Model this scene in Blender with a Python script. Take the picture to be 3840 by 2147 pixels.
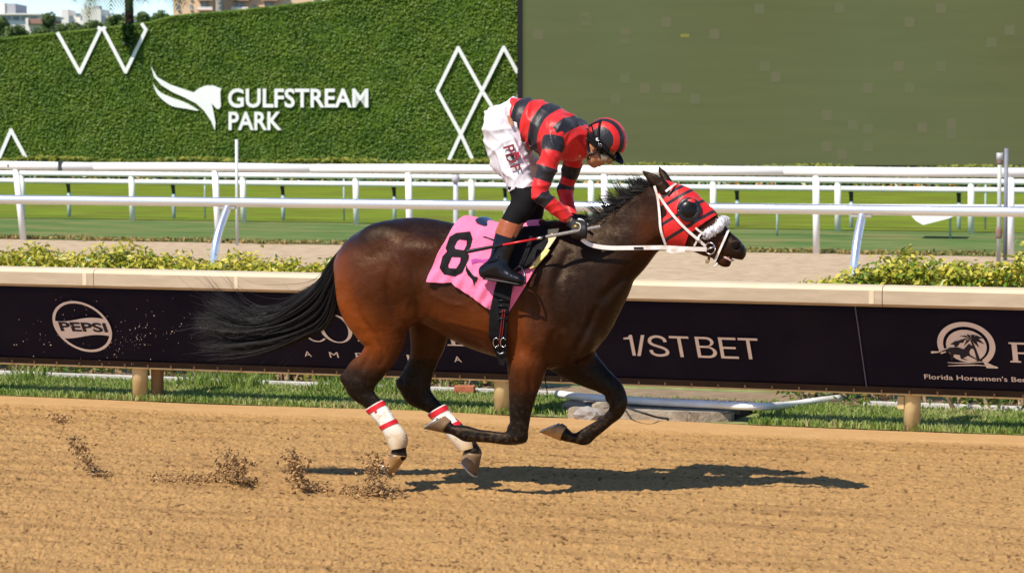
import bpy, bmesh, math, random
import numpy as np
from mathutils import Vector, Matrix

random.seed(7)
rng = np.random.default_rng(11)
for o in list(bpy.data.objects):
    bpy.data.objects.remove(o)
SC = bpy.context.scene
COL = SC.collection

# ------------------------------------------------------------------ camera
# the dirt rail runs along X; the horse gallops along +X on the plane Y = 0; Y grows away from the camera
FPX = 10435.0                       # focal length in pixels of the 3840 px wide picture
CX, CY, HOR = 1920.0, 1073.5, 411.0
PHI = math.atan((CY - HOR) / FPX)
TH = math.radians(19.607)
CAM_R = np.array([math.cos(TH), math.sin(TH), 0.0])
CAM_F = np.array([-math.sin(TH) * math.cos(PHI), math.cos(TH) * math.cos(PHI), -math.sin(PHI)])
CAM_U = np.cross(CAM_R, CAM_F)
CAM_C = np.array([17.07 * math.sin(TH), -17.07 * math.cos(TH), 2.266])
cam_data = bpy.data.cameras.new('camera')
cam = bpy.data.objects.new('camera', cam_data)
COL.objects.link(cam)
M = Matrix.Identity(4)
for i in range(3):
    M[i][0], M[i][1], M[i][2], M[i][3] = CAM_R[i], CAM_U[i], -CAM_F[i], CAM_C[i]
cam.matrix_world = M
cam_data.sensor_width = 36.0
cam_data.lens = FPX / 3840 * 36
cam_data.clip_start, cam_data.clip_end = 0.5, 6000
cam_data.dof.use_dof = True
cam_data.dof.focus_distance = 17.0
cam_data.dof.aperture_fstop = 7.1
SC.camera = cam

# ------------------------------------------------------------------ sky, sun, exposure
SUN_TO = Vector((-0.34, -0.71, 1.0)).normalized()         # towards the sun
SUN_EL = math.asin(SUN_TO.z)
world = bpy.data.worlds.new('World')
SC.world = world
world.use_nodes = True
wn = world.node_tree.nodes
sky = wn.new('ShaderNodeTexSky')
sky.sky_type = 'NISHITA'
sky.sun_disc = False
sky.sun_elevation = SUN_EL
sky.sun_rotation = math.atan2(SUN_TO.x, SUN_TO.y)
sky.air_density, sky.dust_density, sky.ozone_density = 0.8, 0.05, 5.0
tint = wn.new('ShaderNodeMix'); tint.data_type = 'RGBA'; tint.blend_type = 'MULTIPLY'; tint.inputs[0].default_value = 1.0; tint.inputs[7].default_value = (0.96, 0.97, 1.0, 1)
world.node_tree.links.new(sky.outputs[0], tint.inputs[6]); world.node_tree.links.new(tint.outputs[2], wn['Background'].inputs[0])
wn['Background'].inputs[1].default_value = 0.145
sun_data = bpy.data.lights.new('sun', 'SUN')
sun_data.energy = 5.0
sun_data.angle = math.radians(0.53)
sun_data.color = (1.0, 0.93, 0.82)
sun = bpy.data.objects.new('sun', sun_data)
COL.objects.link(sun)
sun.location = (-20, -18, 45)
sun.rotation_euler = SUN_TO.to_track_quat('Z', 'Y').to_euler()
SC.view_settings.view_transform = 'Standard'
SC.view_settings.look = 'None'
SC.view_settings.exposure = 0.35
SC.view_settings.gamma = 1.0
SC.view_settings.use_curve_mapping = False

# ------------------------------------------------------------------ measuring helpers
def _ray(x, y):
    return CAM_F + (x - CX) / FPX * CAM_R - (y - CY) / FPX * CAM_U
def onY(x, y, Y=0.0):
    d = _ray(x, y); t = (Y - CAM_C[1]) / d[1]
    return CAM_C + t * d
def onZ(x, y, Z=0.0):
    d = _ray(x, y); t = (Z - CAM_C[2]) / d[2]
    return CAM_C + t * d
def onD(x, y, D):
    d = _ray(x, y); fh = np.array([-math.sin(TH), math.cos(TH), 0]); t = D / (d @ fh)
    return CAM_C + t * d
def onY_arr(px, py, Y):
    d = CAM_F[None] + ((np.asarray(px) - CX) / FPX)[:, None] * CAM_R - ((np.asarray(py) - CY) / FPX)[:, None] * CAM_U
    t = (np.asarray(Y) - CAM_C[1]) / d[:, 1]
    return CAM_C + t[:, None] * d
def V3(p):
    return Vector((float(p[0]), float(p[1]), float(p[2])))

# ------------------------------------------------------------------ materials
MATS = {}
def lin(r, g, b):
    f = lambda c: ((c / 255 + 0.055) / 1.055) ** 2.4 if c > 10 else c / 255 / 12.92
    return (f(r), f(g), f(b), 1.0)
def _in(nt, node, name, val):
    node.inputs[name].default_value = val
def mat(name, c1, c2=None, rough=0.7, spec=0.3, scale=8.0, detail=4.0, metal=0.0, bump=0.0, bscale=None, coat=0.0, sheen=0.0,
        stretch=None, c3=None, s3=1.0, emis=None, estr=0.0, trans=0.0, sss=0.0, lo=0.35, hi=0.65):
    if name in MATS:
        return MATS[name]
    m = bpy.data.materials.new(name)
    m.use_nodes = True
    nt = m.node_tree; n = nt.nodes; L = nt.links
    b = n['Principled BSDF']
    c1 = tuple(c1) + ((1.0,) if len(c1) == 3 else ())
    b.inputs['Base Color'].default_value = c1
    b.inputs['Roughness'].default_value = rough
    b.inputs['Specular IOR Level'].default_value = spec
    b.inputs['Metallic'].default_value = metal
    b.inputs['Coat Weight'].default_value = coat
    b.inputs['Coat Roughness'].default_value = 0.25
    b.inputs['Sheen Weight'].default_value = sheen
    b.inputs['Transmission Weight'].default_value = trans
    if emis:
        b.inputs['Emission Color'].default_value = tuple(emis) + ((1.0,) if len(emis) == 3 else ())
        b.inputs['Emission Strength'].default_value = estr
    tc = n.new('ShaderNodeTexCoord')
    src = tc.outputs['Object']
    if stretch:
        mp = n.new('ShaderNodeMapping'); mp.inputs['Scale'].default_value = stretch
        L.new(src, mp.inputs[0]); src = mp.outputs[0]
    col = None
    if c2 is not None:
        c2 = tuple(c2) + ((1.0,) if len(c2) == 3 else ())
        no = n.new('ShaderNodeTexNoise'); no.inputs['Scale'].default_value = scale; no.inputs['Detail'].default_value = detail
        L.new(src, no.inputs['Vector'])
        cr = n.new('ShaderNodeValToRGB')
        cr.color_ramp.elements[0].position = lo; cr.color_ramp.elements[0].color = c1
        cr.color_ramp.elements[1].position = hi; cr.color_ramp.elements[1].color = c2
        L.new(no.outputs['Fac'], cr.inputs[0])
        col = cr.outputs[0]
        if c3 is not None:
            c3 = tuple(c3) + ((1.0,) if len(c3) == 3 else ())
            n3 = n.new('ShaderNodeTexNoise'); n3.inputs['Scale'].default_value = s3; n3.inputs['Detail'].default_value = 5
            L.new(src, n3.inputs['Vector'])
            r3 = n.new('ShaderNodeValToRGB'); r3.color_ramp.elements[0].position = 0.48; r3.color_ramp.elements[1].position = 0.7
            L.new(n3.outputs['Fac'], r3.inputs[0])
            mx = n.new('ShaderNodeMix'); mx.data_type = 'RGBA'
            L.new(r3.outputs[0], mx.inputs[0]); L.new(col, mx.inputs[6]); mx.inputs[7].default_value = c3
            col = mx.outputs[2]
        L.new(col, b.inputs['Base Color'])
    if bump > 0:
        nb = n.new('ShaderNodeTexNoise'); nb.inputs['Scale'].default_value = bscale or scale * 3; nb.inputs['Detail'].default_value = 6
        L.new(src, nb.inputs['Vector'])
        bp = n.new('ShaderNodeBump'); bp.inputs['Strength'].default_value = min(1.0, bump); bp.inputs['Distance'].default_value = 0.02
        L.new(nb.outputs['Fac'], bp.inputs['Height'])
        L.new(bp.outputs[0], b.inputs['Normal'])
    MATS[name] = m
    return m
def leafmat(name, c1, c2, trans=0.25, rough=0.5, attr=True):
    """foliage: colour varies per leaf through the 'tint' attribute"""
    m = bpy.data.materials.new(name); m.use_nodes = True
    nt = m.node_tree; n = nt.nodes; L = nt.links
    b = n['Principled BSDF']; b.inputs['Roughness'].default_value = rough; b.inputs['Specular IOR Level'].default_value = 0.3
    at = n.new('ShaderNodeAttribute'); at.attribute_name = 'tint'
    cr = n.new('ShaderNodeValToRGB')
    cols = c1 if isinstance(c1, list) else [c1, c2]
    cr.color_ramp.elements[0].color = tuple(cols[0]) + (1.0,); cr.color_ramp.elements[1].color = tuple(cols[-1]) + (1.0,)
    for i, c in enumerate(cols[1:-1]):
        e = cr.color_ramp.elements.new((i + 1) / (len(cols) - 1)); e.color = tuple(c) + (1.0,)
    L.new(at.outputs['Fac'], cr.inputs[0]); L.new(cr.outputs[0], b.inputs['Base Color'])
    tr = n.new('ShaderNodeBsdfTranslucent'); L.new(cr.outputs[0], tr.inputs[0])
    mx = n.new('ShaderNodeMixShader'); mx.inputs[0].default_value = trans
    L.new(b.outputs[0], mx.inputs[1]); L.new(tr.outputs[0], mx.inputs[2]); L.new(mx.outputs[0], n['Material Output'].inputs[0])
    MATS[name] = m
    return m

# ------------------------------------------------------------------ object helpers
def link(o, parent=None):
    COL.objects.link(o)
    if parent is not None:
        o.parent = parent
        o.matrix_parent_inverse = Matrix.Translation(-parent.location)
    return o
def tag(o, label=None, cat=None, group=None, kind=None):
    if label: o['label'] = label
    if cat: o['category'] = cat
    if group: o['group'] = group
    if kind: o['kind'] = kind
    return o
def thing(name, label, cat, loc=(0, 0, 0), group=None):
    o = bpy.data.objects.new(name, None)
    o.empty_display_size = 0.1
    o.location = V3(loc)
    COL.objects.link(o)
    return tag(o, label, cat, group)
def mesh_obj(name, verts, faces, material, parent=None, smooth=False):
    me = bpy.data.meshes.new(name)
    me.from_pydata([tuple(map(float, v)) for v in verts], [], faces)
    me.update()
    if smooth:
        me.polygons.foreach_set('use_smooth', [True] * len(me.polygons))
    o = bpy.data.objects.new(name, me)
    if material is not None:
        me.materials.append(material)
    return link(o, parent)
def np_mesh(name, V, Q, material, parent=None, smooth=True, attrs=None):
    """V (n,3) array; Q (m,3) or (m,4) int array"""
    me = bpy.data.meshes.new(name)
    V = np.asarray(V, np.float32); Q = np.asarray(Q, np.int32)
    k = Q.shape[1]
    me.vertices.add(len(V)); me.vertices.foreach_set('co', V.ravel())
    me.loops.add(len(Q) * k); me.loops.foreach_set('vertex_index', Q.ravel())
    me.polygons.add(len(Q))
    me.polygons.foreach_set('loop_start', np.arange(0, len(Q) * k, k, dtype=np.int32))
    me.update(calc_edges=True)
    me.polygons.foreach_set('use_smooth', np.full(len(Q), smooth))
    for an, av in (attrs or {}).items():
        a = me.attributes.new(an, 'FLOAT', 'POINT'); a.data.foreach_set('value', np.asarray(av, np.float32))
    if material is not None:
        me.materials.append(material)
    me.validate()
    o = bpy.data.objects.new(name, me)
    return link(o, parent)
def bm_obj(name, bm, material, parent=None, smooth=False):
    me = bpy.data.meshes.new(name)
    bm.normal_update()
    bm.to_mesh(me); bm.free()
    if smooth:
        me.polygons.foreach_set('use_smooth', [True] * len(me.polygons))
    for mm in (material if isinstance(material, (list, tuple)) else [material]):
        if mm is not None: me.materials.append(mm)
    return link(bpy.data.objects.new(name, me), parent)
def add_box(bm, c, s, rz=0.0, bevel=0.0):
    M_ = Matrix.Translation(V3(c)) @ Matrix.Rotation(rz, 4, 'Z') @ Matrix.Diagonal((s[0], s[1], s[2], 1))
    r = bmesh.ops.create_cube(bm, size=1.0, matrix=M_)
    if bevel:
        es = list({e for v in r['verts'] for e in v.link_edges})
        bmesh.ops.bevel(bm, geom=es, offset=bevel, segments=2, affect='EDGES', profile=0.6)
def box_obj(name, c, s, m, parent=None, rz=0.0, bevel=0.0):
    bm = bmesh.new(); add_box(bm, c, s, rz, bevel)
    return bm_obj(name, bm, m, parent)
def tube_data(pts, radii, sides=10, cap=True, flat=None):
    """swept tube; flat=(a,b) scales the section along lateral / normal"""
    P = np.asarray(pts, float); n = len(P)
    if np.isscalar(radii): radii = [radii] * n
    T = np.gradient(P, axis=0); T /= np.linalg.norm(T, axis=1)[:, None] + 1e-12
    up = np.array([0, 0, 1.0]) if abs(T[0][2]) < 0.9 else np.array([0, 1.0, 0])
    A = np.cross(T[0], up); A /= np.linalg.norm(A)
    V = []; Fc = []
    for i in range(n):
        A = A - T[i] * (A @ T[i]); A /= np.linalg.norm(A) + 1e-12
        B = np.cross(T[i], A)
        for j in range(sides):
            a = 2 * math.pi * j / sides
            V.append(P[i] + radii[i] * (math.cos(a) * A * (flat[0] if flat else 1) + math.sin(a) * B * (flat[1] if flat else 1)))
    for i in range(n - 1):
        for j in range(sides):
            a = i * sides + j; b = i * sides + (j + 1) % sides
            Fc.append((a, b, b + sides, a + sides))
    if cap:
        Fc.append(tuple(range(sides))[::-1]); Fc.append(tuple((n - 1) * sides + j for j in range(sides)))
    return V, Fc
def tube_obj(name, pts, radii, m, parent=None, sides=10, flat=None):
    V, Fc = tube_data(pts, radii, sides, True, flat)
    return mesh_obj(name, V, Fc, m, parent, True)
def smooth_curve(pts, n=6):
    P = np.asarray(pts, float)
    if len(P) < 3: 
        return np.array([P[0] + (P[1] - P[0]) * t for t in np.linspace(0, 1, n + 1)])
    Q = np.vstack([2 * P[0] - P[1], P, 2 * P[-1] - P[-2]])
    out = []
    for i in range(1, len(Q) - 2):
        p0, p1, p2, p3 = Q[i - 1], Q[i], Q[i + 1], Q[i + 2]
        for t in np.linspace(0, 1, n, endpoint=False):
            out.append(0.5 * ((2 * p1) + (-p0 + p2) * t + (2 * p0 - 5 * p1 + 4 * p2 - p3) * t * t + (-p0 + 3 * p1 - 3 * p2 + p3) * t ** 3))
    out.append(P[-1])
    return np.array(out)
def leaf_cloud(name, pos, nrm, size, material, parent=None, aspect=0.55, tint=None, fold=0.25, r=rng):
    """one mesh of many leaves, each a folded diamond of 4 triangles' worth; pos (n,3); nrm preferred normals or None"""
    n = len(pos)
    d = r.normal(size=(n, 3)); d /= np.linalg.norm(d, axis=1)[:, None]
    if nrm is not None:
        d = d * 0.6 + nrm; d /= np.linalg.norm(d, axis=1)[:, None]
    a = r.normal(size=(n, 3)); a -= d * (a * d).sum(1)[:, None]; a /= np.linalg.norm(a, axis=1)[:, None]
    b = np.cross(d, a)
    s = np.asarray(size) * (0.7 + 0.6 * r.random(n)) if np.ndim(size) == 0 else np.asarray(size)
    s = s[:, None]
    tip = pos + a * s; base = pos - a * s
    l = pos + b * s * aspect + d * s * fold; rr = pos - b * s * aspect + d * s * fold
    V = np.stack([base, l, tip, rr], 1).reshape(-1, 3)
    i = np.arange(n) * 4
    Q = np.concatenate([np.stack([i, i + 1, i + 2], 1), np.stack([i, i + 2, i + 3], 1)])
    t = np.repeat(tint if tint is not None else r.random(n), 4)
    return np_mesh(name, V, Q, material, parent, False, {'tint': t})
def vnoise(shape, cell, r):
    """smooth value noise on a grid, cell in samples"""
    ny, nx = shape
    cy_, cx_ = (cell, cell) if np.isscalar(cell) else cell
    g = r.random((int(ny / cy_) + 4, int(nx / cx_) + 4)).astype(np.float32)
    yy = np.arange(ny) / cy_; xx = np.arange(nx) / cx_
    y0 = yy.astype(int); x0 = xx.astype(int); fy = (yy - y0); fx = (xx - x0)
    fy = (fy * fy * (3 - 2 * fy))[:, None].astype(np.float32); fx = (fx * fx * (3 - 2 * fx))[None].astype(np.float32)
    a = g[np.ix_(y0, x0)]; b = g[np.ix_(y0, x0 + 1)]; c = g[np.ix_(y0 + 1, x0)]; d = g[np.ix_(y0 + 1, x0 + 1)]
    return (a * (1 - fx) + b * fx) * (1 - fy) + (c * (1 - fx) + d * fx) * fy

# flat lettering: text or outlines filled as 2D meshes, then placed on a surface
def text_bm(body, bold=0.0, shear=0.0):
    c = bpy.data.curves.new('lettering', 'FONT')
    c.body = body; c.size = 1.0; c.offset = bold; c.shear = shear; c.resolution_u = 4
    o = bpy.data.objects.new('lettering', c)
    COL.objects.link(o); bpy.context.view_layer.update()
    me = bpy.data.meshes.new_from_object(o.evaluated_get(bpy.context.evaluated_depsgraph_get()))
    bm = bmesh.new(); bm.from_mesh(me)
    bpy.data.objects.remove(o); bpy.data.curves.remove(c); bpy.data.meshes.remove(me)
    bmesh.ops.remove_doubles(bm, verts=bm.verts, dist=1e-5)
    return bm
def outline_bm(loops):
    """2D polygon with holes -> filled bmesh in the XY plane"""
    c = bpy.data.curves.new('outline', 'CURVE'); c.dimensions = '2D'; c.fill_mode = 'BOTH'
    for lp in loops:
        s = c.splines.new('POLY'); s.points.add(len(lp) - 1); s.use_cyclic_u = True
        for i, p in enumerate(lp): s.points[i].co = (p[0], p[1], 0, 1)
    o = bpy.data.objects.new('outline', c); COL.objects.link(o); bpy.context.view_layer.update()
    me = bpy.data.meshes.new_from_object(o.evaluated_get(bpy.context.evaluated_depsgraph_get()))
    bm = bmesh.new(); bm.from_mesh(me)
    bpy.data.objects.remove(o); bpy.data.curves.remove(c); bpy.data.meshes.remove(me)
    bmesh.ops.remove_doubles(bm, verts=bm.verts, dist=1e-6)
    return bm
def grid_cut(bm, step):
    xs = [v.co.x for v in bm.verts]; ys = [v.co.y for v in bm.verts]
    for ax, lo_, hi_ in ((0, min(xs), max(xs)), (1, min(ys), max(ys))):
        t = lo_ + step
        while t < hi_:
            co = Vector((t, 0, 0)) if ax == 0 else Vector((0, t, 0)); no = Vector((1, 0, 0)) if ax == 0 else Vector((0, 1, 0))
            bmesh.ops.bisect_plane(bm, geom=bm.verts[:] + bm.edges[:] + bm.faces[:], plane_co=co, plane_no=no, dist=1e-6)
            t += step
def fit_bm(bm, x0, y0, x1, y1):
    xs = [v.co.x for v in bm.verts]; ys = [v.co.y for v in bm.verts]
    ax, bx, ay, by = min(xs), max(xs), min(ys), max(ys)
    for v in bm.verts:
        v.co.x = x0 + (v.co.x - ax) / (bx - ax) * (x1 - x0); v.co.y = y0 + (v.co.y - ay) / (by - ay) * (y1 - y0)
def solid_bm(bm, depth):
    """give a flat XY mesh thickness along +Z (front face at z=depth)"""
    r = bmesh.ops.extrude_face_region(bm, geom=bm.faces[:])
    for v in r['geom']:
        if isinstance(v, bmesh.types.BMVert): v.co.z += depth
    bmesh.ops.recalc_face_normals(bm, faces=bm.faces)
def islands(bm):
    seen = set(); out = []
    for f in bm.faces:
        if f.index in seen: continue
        st = [f]; seen.add(f.index); comp = []
        while st:
            g = st.pop(); comp.append(g)
            for e in g.edges:
                for h in e.link_faces:
                    if h.index not in seen: seen.add(h.index); st.append(h)
        out.append(comp)
    res = []
    for comp in out:
        vs = {}; V = []; F = []
        for f in comp:
            row = []
            for v in f.verts:
                if v.index not in vs: vs[v.index] = len(V); V.append(v.co.copy())
                row.append(vs[v.index])
            F.append(row)
        res.append((V, F))
    bm.free()
    return res
# ================================================================== ground
M_ground = mat('far_grass', (0.055, 0.085, 0.02), (0.09, 0.115, 0.03), 0.95, 0.1, 0.4)
def sheet(name, x0, x1, y0, y1, z, m, kind='structure'):
    o = mesh_obj(name, [(x0, y0, z), (x1, y0, z), (x1, y1, z), (x0, y1, z)], [(0, 1, 2, 3)], m)
    return tag(o, kind=kind)
o = sheet('ground', -2500, 2500, -300, 5000, -0.06, M_ground)

# racing dirt: a finely broken surface where the camera looks, a plain sheet round it
m = bpy.data.materials.new('track_dirt'); m.use_nodes = True; MATS['track_dirt'] = m
nt = m.node_tree; n = nt.nodes; L = nt.links; b = n['Principled BSDF']
b.inputs['Roughness'].default_value = 0.95; b.inputs['Specular IOR Level'].default_value = 0.12
tc = n.new('ShaderNodeTexCoord')
def _noise(scale, det=4, rough=0.55, vec=None):
    q = n.new('ShaderNodeTexNoise'); q.inputs['Scale'].default_value = scale; q.inputs['Detail'].default_value = det; q.inputs['Roughness'].default_value = rough
    L.new(vec or tc.outputs['Object'], q.inputs['Vector']); return q.outputs['Fac']
def _ramp(fac, a, b_, ca, cb):
    r = n.new('ShaderNodeValToRGB'); r.color_ramp.elements[0].position = a; r.color_ramp.elements[1].position = b_
    r.color_ramp.elements[0].color = ca; r.color_ramp.elements[1].color = cb; L.new(fac, r.inputs[0]); return r.outputs[0]
def _mix(fac, a, c, mode='MIX'):
    x = n.new('ShaderNodeMix'); x.data_type = 'RGBA'; x.blend_type = mode
    if isinstance(fac, float): x.inputs[0].default_value = fac
    else: L.new(fac, x.inputs[0])
    for s, v in ((6, a), (7, c)):
        if isinstance(v, tuple): x.inputs[s].default_value = v
        else: L.new(v, x.inputs[s])
    return x.outputs[2]
base = _ramp(_noise(0.9, 5), 0.3, 0.7, (0.350, 0.192, 0.067, 1), (0.410, 0.238, 0.089, 1))
fine = _ramp(_noise(45, 5, 0.7), 0.32, 0.62, (0.225, 0.114, 0.037, 1), (0.480, 0.290, 0.115, 1))
cA = _mix(0.5, base, fine)
at = n.new('ShaderNodeAttribute'); at.attribute_name = 'shade_streaks'         # painted pit shade, specks and harrow streaks, the dry lip by the rail paler
cB = _mix(at.outputs['Fac'], cA, (0.11, 0.056, 0.021, 1))
at2 = n.new('ShaderNodeAttribute'); at2.attribute_name = 'dry'
cC = _mix(at2.outputs['Fac'], cB, _ramp(_noise(6, 4), 0.3, 0.7, (0.45, 0.262, 0.108, 1), (0.50, 0.302, 0.132, 1)))
L.new(cC, b.inputs['Base Color'])
bp = n.new('ShaderNodeBump'); bp.inputs['Strength'].default_value = 0.55; bp.inputs['Distance'].default_value = 0.012
L.new(_noise(70, 5, 0.7), bp.inputs['Height']); L.new(bp.outputs[0], b.inputs['Normal'])
M_dirt = m

ny, nx = 330, 1100
ys = np.linspace(-4.9, 3.42, ny)
xl = np.interp(ys, [-4.9, -4.18, 3.42], [-1.9, -2.2, -6.6]); xr = np.interp(ys, [-4.9, -2.5, 3.42], [5.0, 4.5, 3.6])
X = xl[:, None] + (xr - xl)[:, None] * np.linspace(0, 1, nx)[None]
Yg = np.repeat(ys[:, None], nx, 1)
r = np.random.default_rng(5)
cell = 0.0155
n4 = vnoise((ny, nx), (1.0, 2.3), r); n8 = vnoise((ny, nx), (1.6, 5.0), r); n16 = vnoise((ny, nx), (8, 24), r); n60 = vnoise((ny, nx), (36, 100), r)
clod = np.clip((n4 * 0.6 + n8 * 0.55 - 0.62) / 0.3, 0, 1) ** 1.3
pit = np.clip((0.34 - (n4 * 0.5 + n8 * 0.5)) / 0.25, 0, 1)
lip = np.clip((ys - 2.62 + 0.12 * (n60[:, 500] - .5)) / 0.22, 0, 1)[:, None] * np.ones((1, nx))
lip = np.clip(lip + 0.35 * (n16 - 0.5) * (lip > 0.02) * (lip < 0.98), 0, 1)
amp = 1 - 0.88 * lip
Zg = amp * (0.010 * clod - 0.017 * pit + 0.008 * n16 + 0.004 * r.random((ny, nx))) + 0.016 * (n60 - 0.5) + 0.02 * lip * np.clip((3.42 - ys)[:, None] / 0.2, 0, 1)
Zg -= 0.012
rows = np.clip((vnoise((ny, nx), (3, 160), r) - .5) * 2, -1, 1); Zg += .006 * rows * amp
shade_streaks = amp * np.clip(.34 * rows, 0, 1) + amp * (0.8 * np.clip((vnoise((ny, nx), (1.2, 3.4), r) - 0.80) / 0.08, 0, 1) + 0.55 * pit)
idx = np.arange(ny * nx).reshape(ny, nx)
Q = np.stack([idx[:-1, :-1], idx[:-1, 1:], idx[1:, 1:], idx[1:, :-1]], -1).reshape(-1, 4)
o = np_mesh('dirt_track', np.stack([X, Yg, Zg], -1).reshape(-1, 3), Q, M_dirt, None, True, {'shade_streaks': shade_streaks.ravel(), 'dry': lip.ravel()})
tag(o, kind='structure')
o = sheet('dirt_track', -60, 60, -30, 3.40, -0.042, M_dirt)

M_sand = mat('path_sand', (0.42, 0.315, 0.20), (0.48, 0.365, 0.24), 0.95, 0.1, 2.2, 6, c3=(0.33, 0.235, 0.14), s3=5.0, bump=0.6, bscale=14)
sheet('sand_path', -80, 60, 5.9, 27.35, -0.02, M_sand)

def turf_mat(name, ca, cb, band=0.0, cc=None):
    return mat(name, ca, cb, 0.95, 0.1, 1.2, 8, stretch=(0.5, 1.0, 1), c3=cc, s3=1.1, bump=0.6, bscale=40)
M_turf = turf_mat('turf', (0.065, 0.13, 0.028), (0.14, 0.18, 0.055), cc=(0.20, 0.18, 0.065))
M_turf2 = turf_mat('infield_turf', (0.115, 0.165, 0.012), (0.17, 0.22, 0.015), cc=(0.13, 0.12, 0.018))
sheet('turf_course', -120, 80, 27.3, 35.6, -0.012, M_turf)
sheet('infield_grass', -200, 120, 35.6, 84, -0.004, M_turf2)
# ragged straw-coloured edge between sand and turf
M_straw = leafmat('straw_grass', [(0.42, 0.27, 0.10), (0.30, 0.24, 0.08), (0.12, 0.16, 0.03)], None, 0.2)
npt = 3800
px = rng.uniform(-22, 2, npt)
pos = np.stack([px, 27.36 + np.abs(rng.normal(0, 0.22, npt)) - 0.12 + 0.10 * np.sin(px * 2.3) + .08 * np.sin(px * 5.1), rng.uniform(0, 0.03, npt)], 1)
o = leaf_cloud('grass_fringe', pos, None, 0.045, M_straw); tag(o, 'straw coloured grass fringe along the sand path', 'grass', kind='stuff')

# ================================================================== grass verge under the rail
M_grass = leafmat('verge_grass', [(0.10, 0.18, 0.025), (0.20, 0.29, 0.05), (0.33, 0.38, 0.11), (0.46, 0.38, 0.19)], None, 0.3)
M_soil = mat('verge_soil', (0.16, 0.20, 0.055), (0.26, 0.28, 0.10), 0.95, 0.1, 6, c3=(0.16, 0.11, 0.06), s3=2.5)
sheet('grass_verge', -60, 60, 3.36, 5.92, -0.004, M_soil)
M_clay = mat('hedge_soil', (0.20, 0.14, 0.085), (0.28, 0.2, 0.12), 0.95, 0.1, 7, bump=.5)
sheet('hedge_bed', -60, 60, 4.72, 5.5, 0.004, M_clay)
def blades(name, n_, xr_, yr_, h, material, r, lean=0.5, mask=None, tint=None):
    x = r.uniform(xr_[0], xr_[1], n_); y = r.uniform(yr_[0], yr_[1], n_)
    if mask is not None:
        k = mask(x, y); x, y = x[k], y[k]
    n2 = len(x); hh = h * (0.5 + 0.8 * r.random(n2)); a = r.uniform(0, 2 * np.pi, n2); w = 0.006
    dx, dy = np.cos(a), np.sin(a); l = lean * hh * r.random(n2); b2 = r.uniform(0, 2 * np.pi, n2)
    z0 = np.zeros(n2)
    A = np.stack([x - dx * w, y - dy * w, z0], 1); B = np.stack([x + dx * w, y + dy * w, z0], 1)
    Mm = np.stack([x + np.cos(b2) * l * .35, y + np.sin(b2) * l * .35, hh * .6], 1); C = np.stack([x + np.cos(b2) * l, y + np.sin(b2) * l, hh], 1)
    D_ = Mm + np.stack([dx * w * .8, dy * w * .8, z0], 1); Mm = Mm - np.stack([dx * w * .8, dy * w * .8, z0], 1)
    V = np.stack([A, B, D_, Mm, C], 1).reshape(-1, 3); i = np.arange(n2) * 5
    Tq = np.concatenate([np.stack([i, i + 1, i + 2], 1), np.stack([i, i + 2, i + 3], 1), np.stack([i + 3, i + 2, i + 4], 1)])
    t = np.repeat(np.clip((tint(x, y) if tint else 0.45) + r.normal(0, 0.22, n2), 0, 1), 5)
    return np_mesh(name, V, Tq, material, None, False, {'tint': t})
r = np.random.default_rng(21)
# bare stony patch by the drain
patch = lambda x, y: ~((x > -0.62) & (x < 0.62) & (y < 4.05)) & ~((x > -1.05) & (x < -0.3) & (y < 3.75) & (r.random(len(x)) < 0.75))
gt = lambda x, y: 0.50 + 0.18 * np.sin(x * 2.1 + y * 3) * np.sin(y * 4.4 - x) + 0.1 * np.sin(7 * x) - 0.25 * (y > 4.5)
o = blades('grass_blades', 62000, (-7.2, 3.6), (3.34, 4.62), 0.045, M_grass, r, 0.8, patch, gt)
tag(o, 'short green grass strip between dirt track and hedge', 'grass', kind='stuff')
o = blades('grass_tufts', 9000, (-7.2, 3.6), (4.1, 4.75), 0.13, M_grass, r, 0.7, lambda x, y: (np.sin(x * 1.7 + 1) + np.sin(x * 4.1) > 0.4) & ~((x > -1.3) & (x < 0.9)), lambda x, y: 0.3)
tag(o, 'taller grass tufts at the foot of the hedge', 'grass', kind='stuff')
# concrete edging strips in front of the hedge
M_conc = mat('concrete', (0.42, 0.40, 0.36), (0.55, 0.53, 0.49), 0.9, 0.2, 9, bump=0.4, bscale=40)
t = thing('concrete_edging', 'pale concrete edging strip in front of the hedge', 'edging', (-4, 4.62, 0))
xs = [-7.5, -5.9, -4.3, -2.75, -1.25]
for i in range(4):
    y = 4.64 - 0.02 * i
    box_obj('edging_strip', ((xs[i] + xs[i + 1]) / 2, y, 0.022), (xs[i + 1] - xs[i] - 0.01, 0.05, 0.07), M_conc, t, rz=0.006 * (i % 2), bevel=0.006)
t = thing('concrete_edging', 'pale concrete edging beyond the white pipe, right of the drain', 'edging', (2, 4.8, 0))
for i, xa in enumerate((1.15, 2.2, 3.25)):
    box_obj('edging_strip', (xa + 0.51, 4.82, 0.012), (1.03, 0.05, 0.06), M_conc, t, rz=0.004, bevel=0.006)

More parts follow.
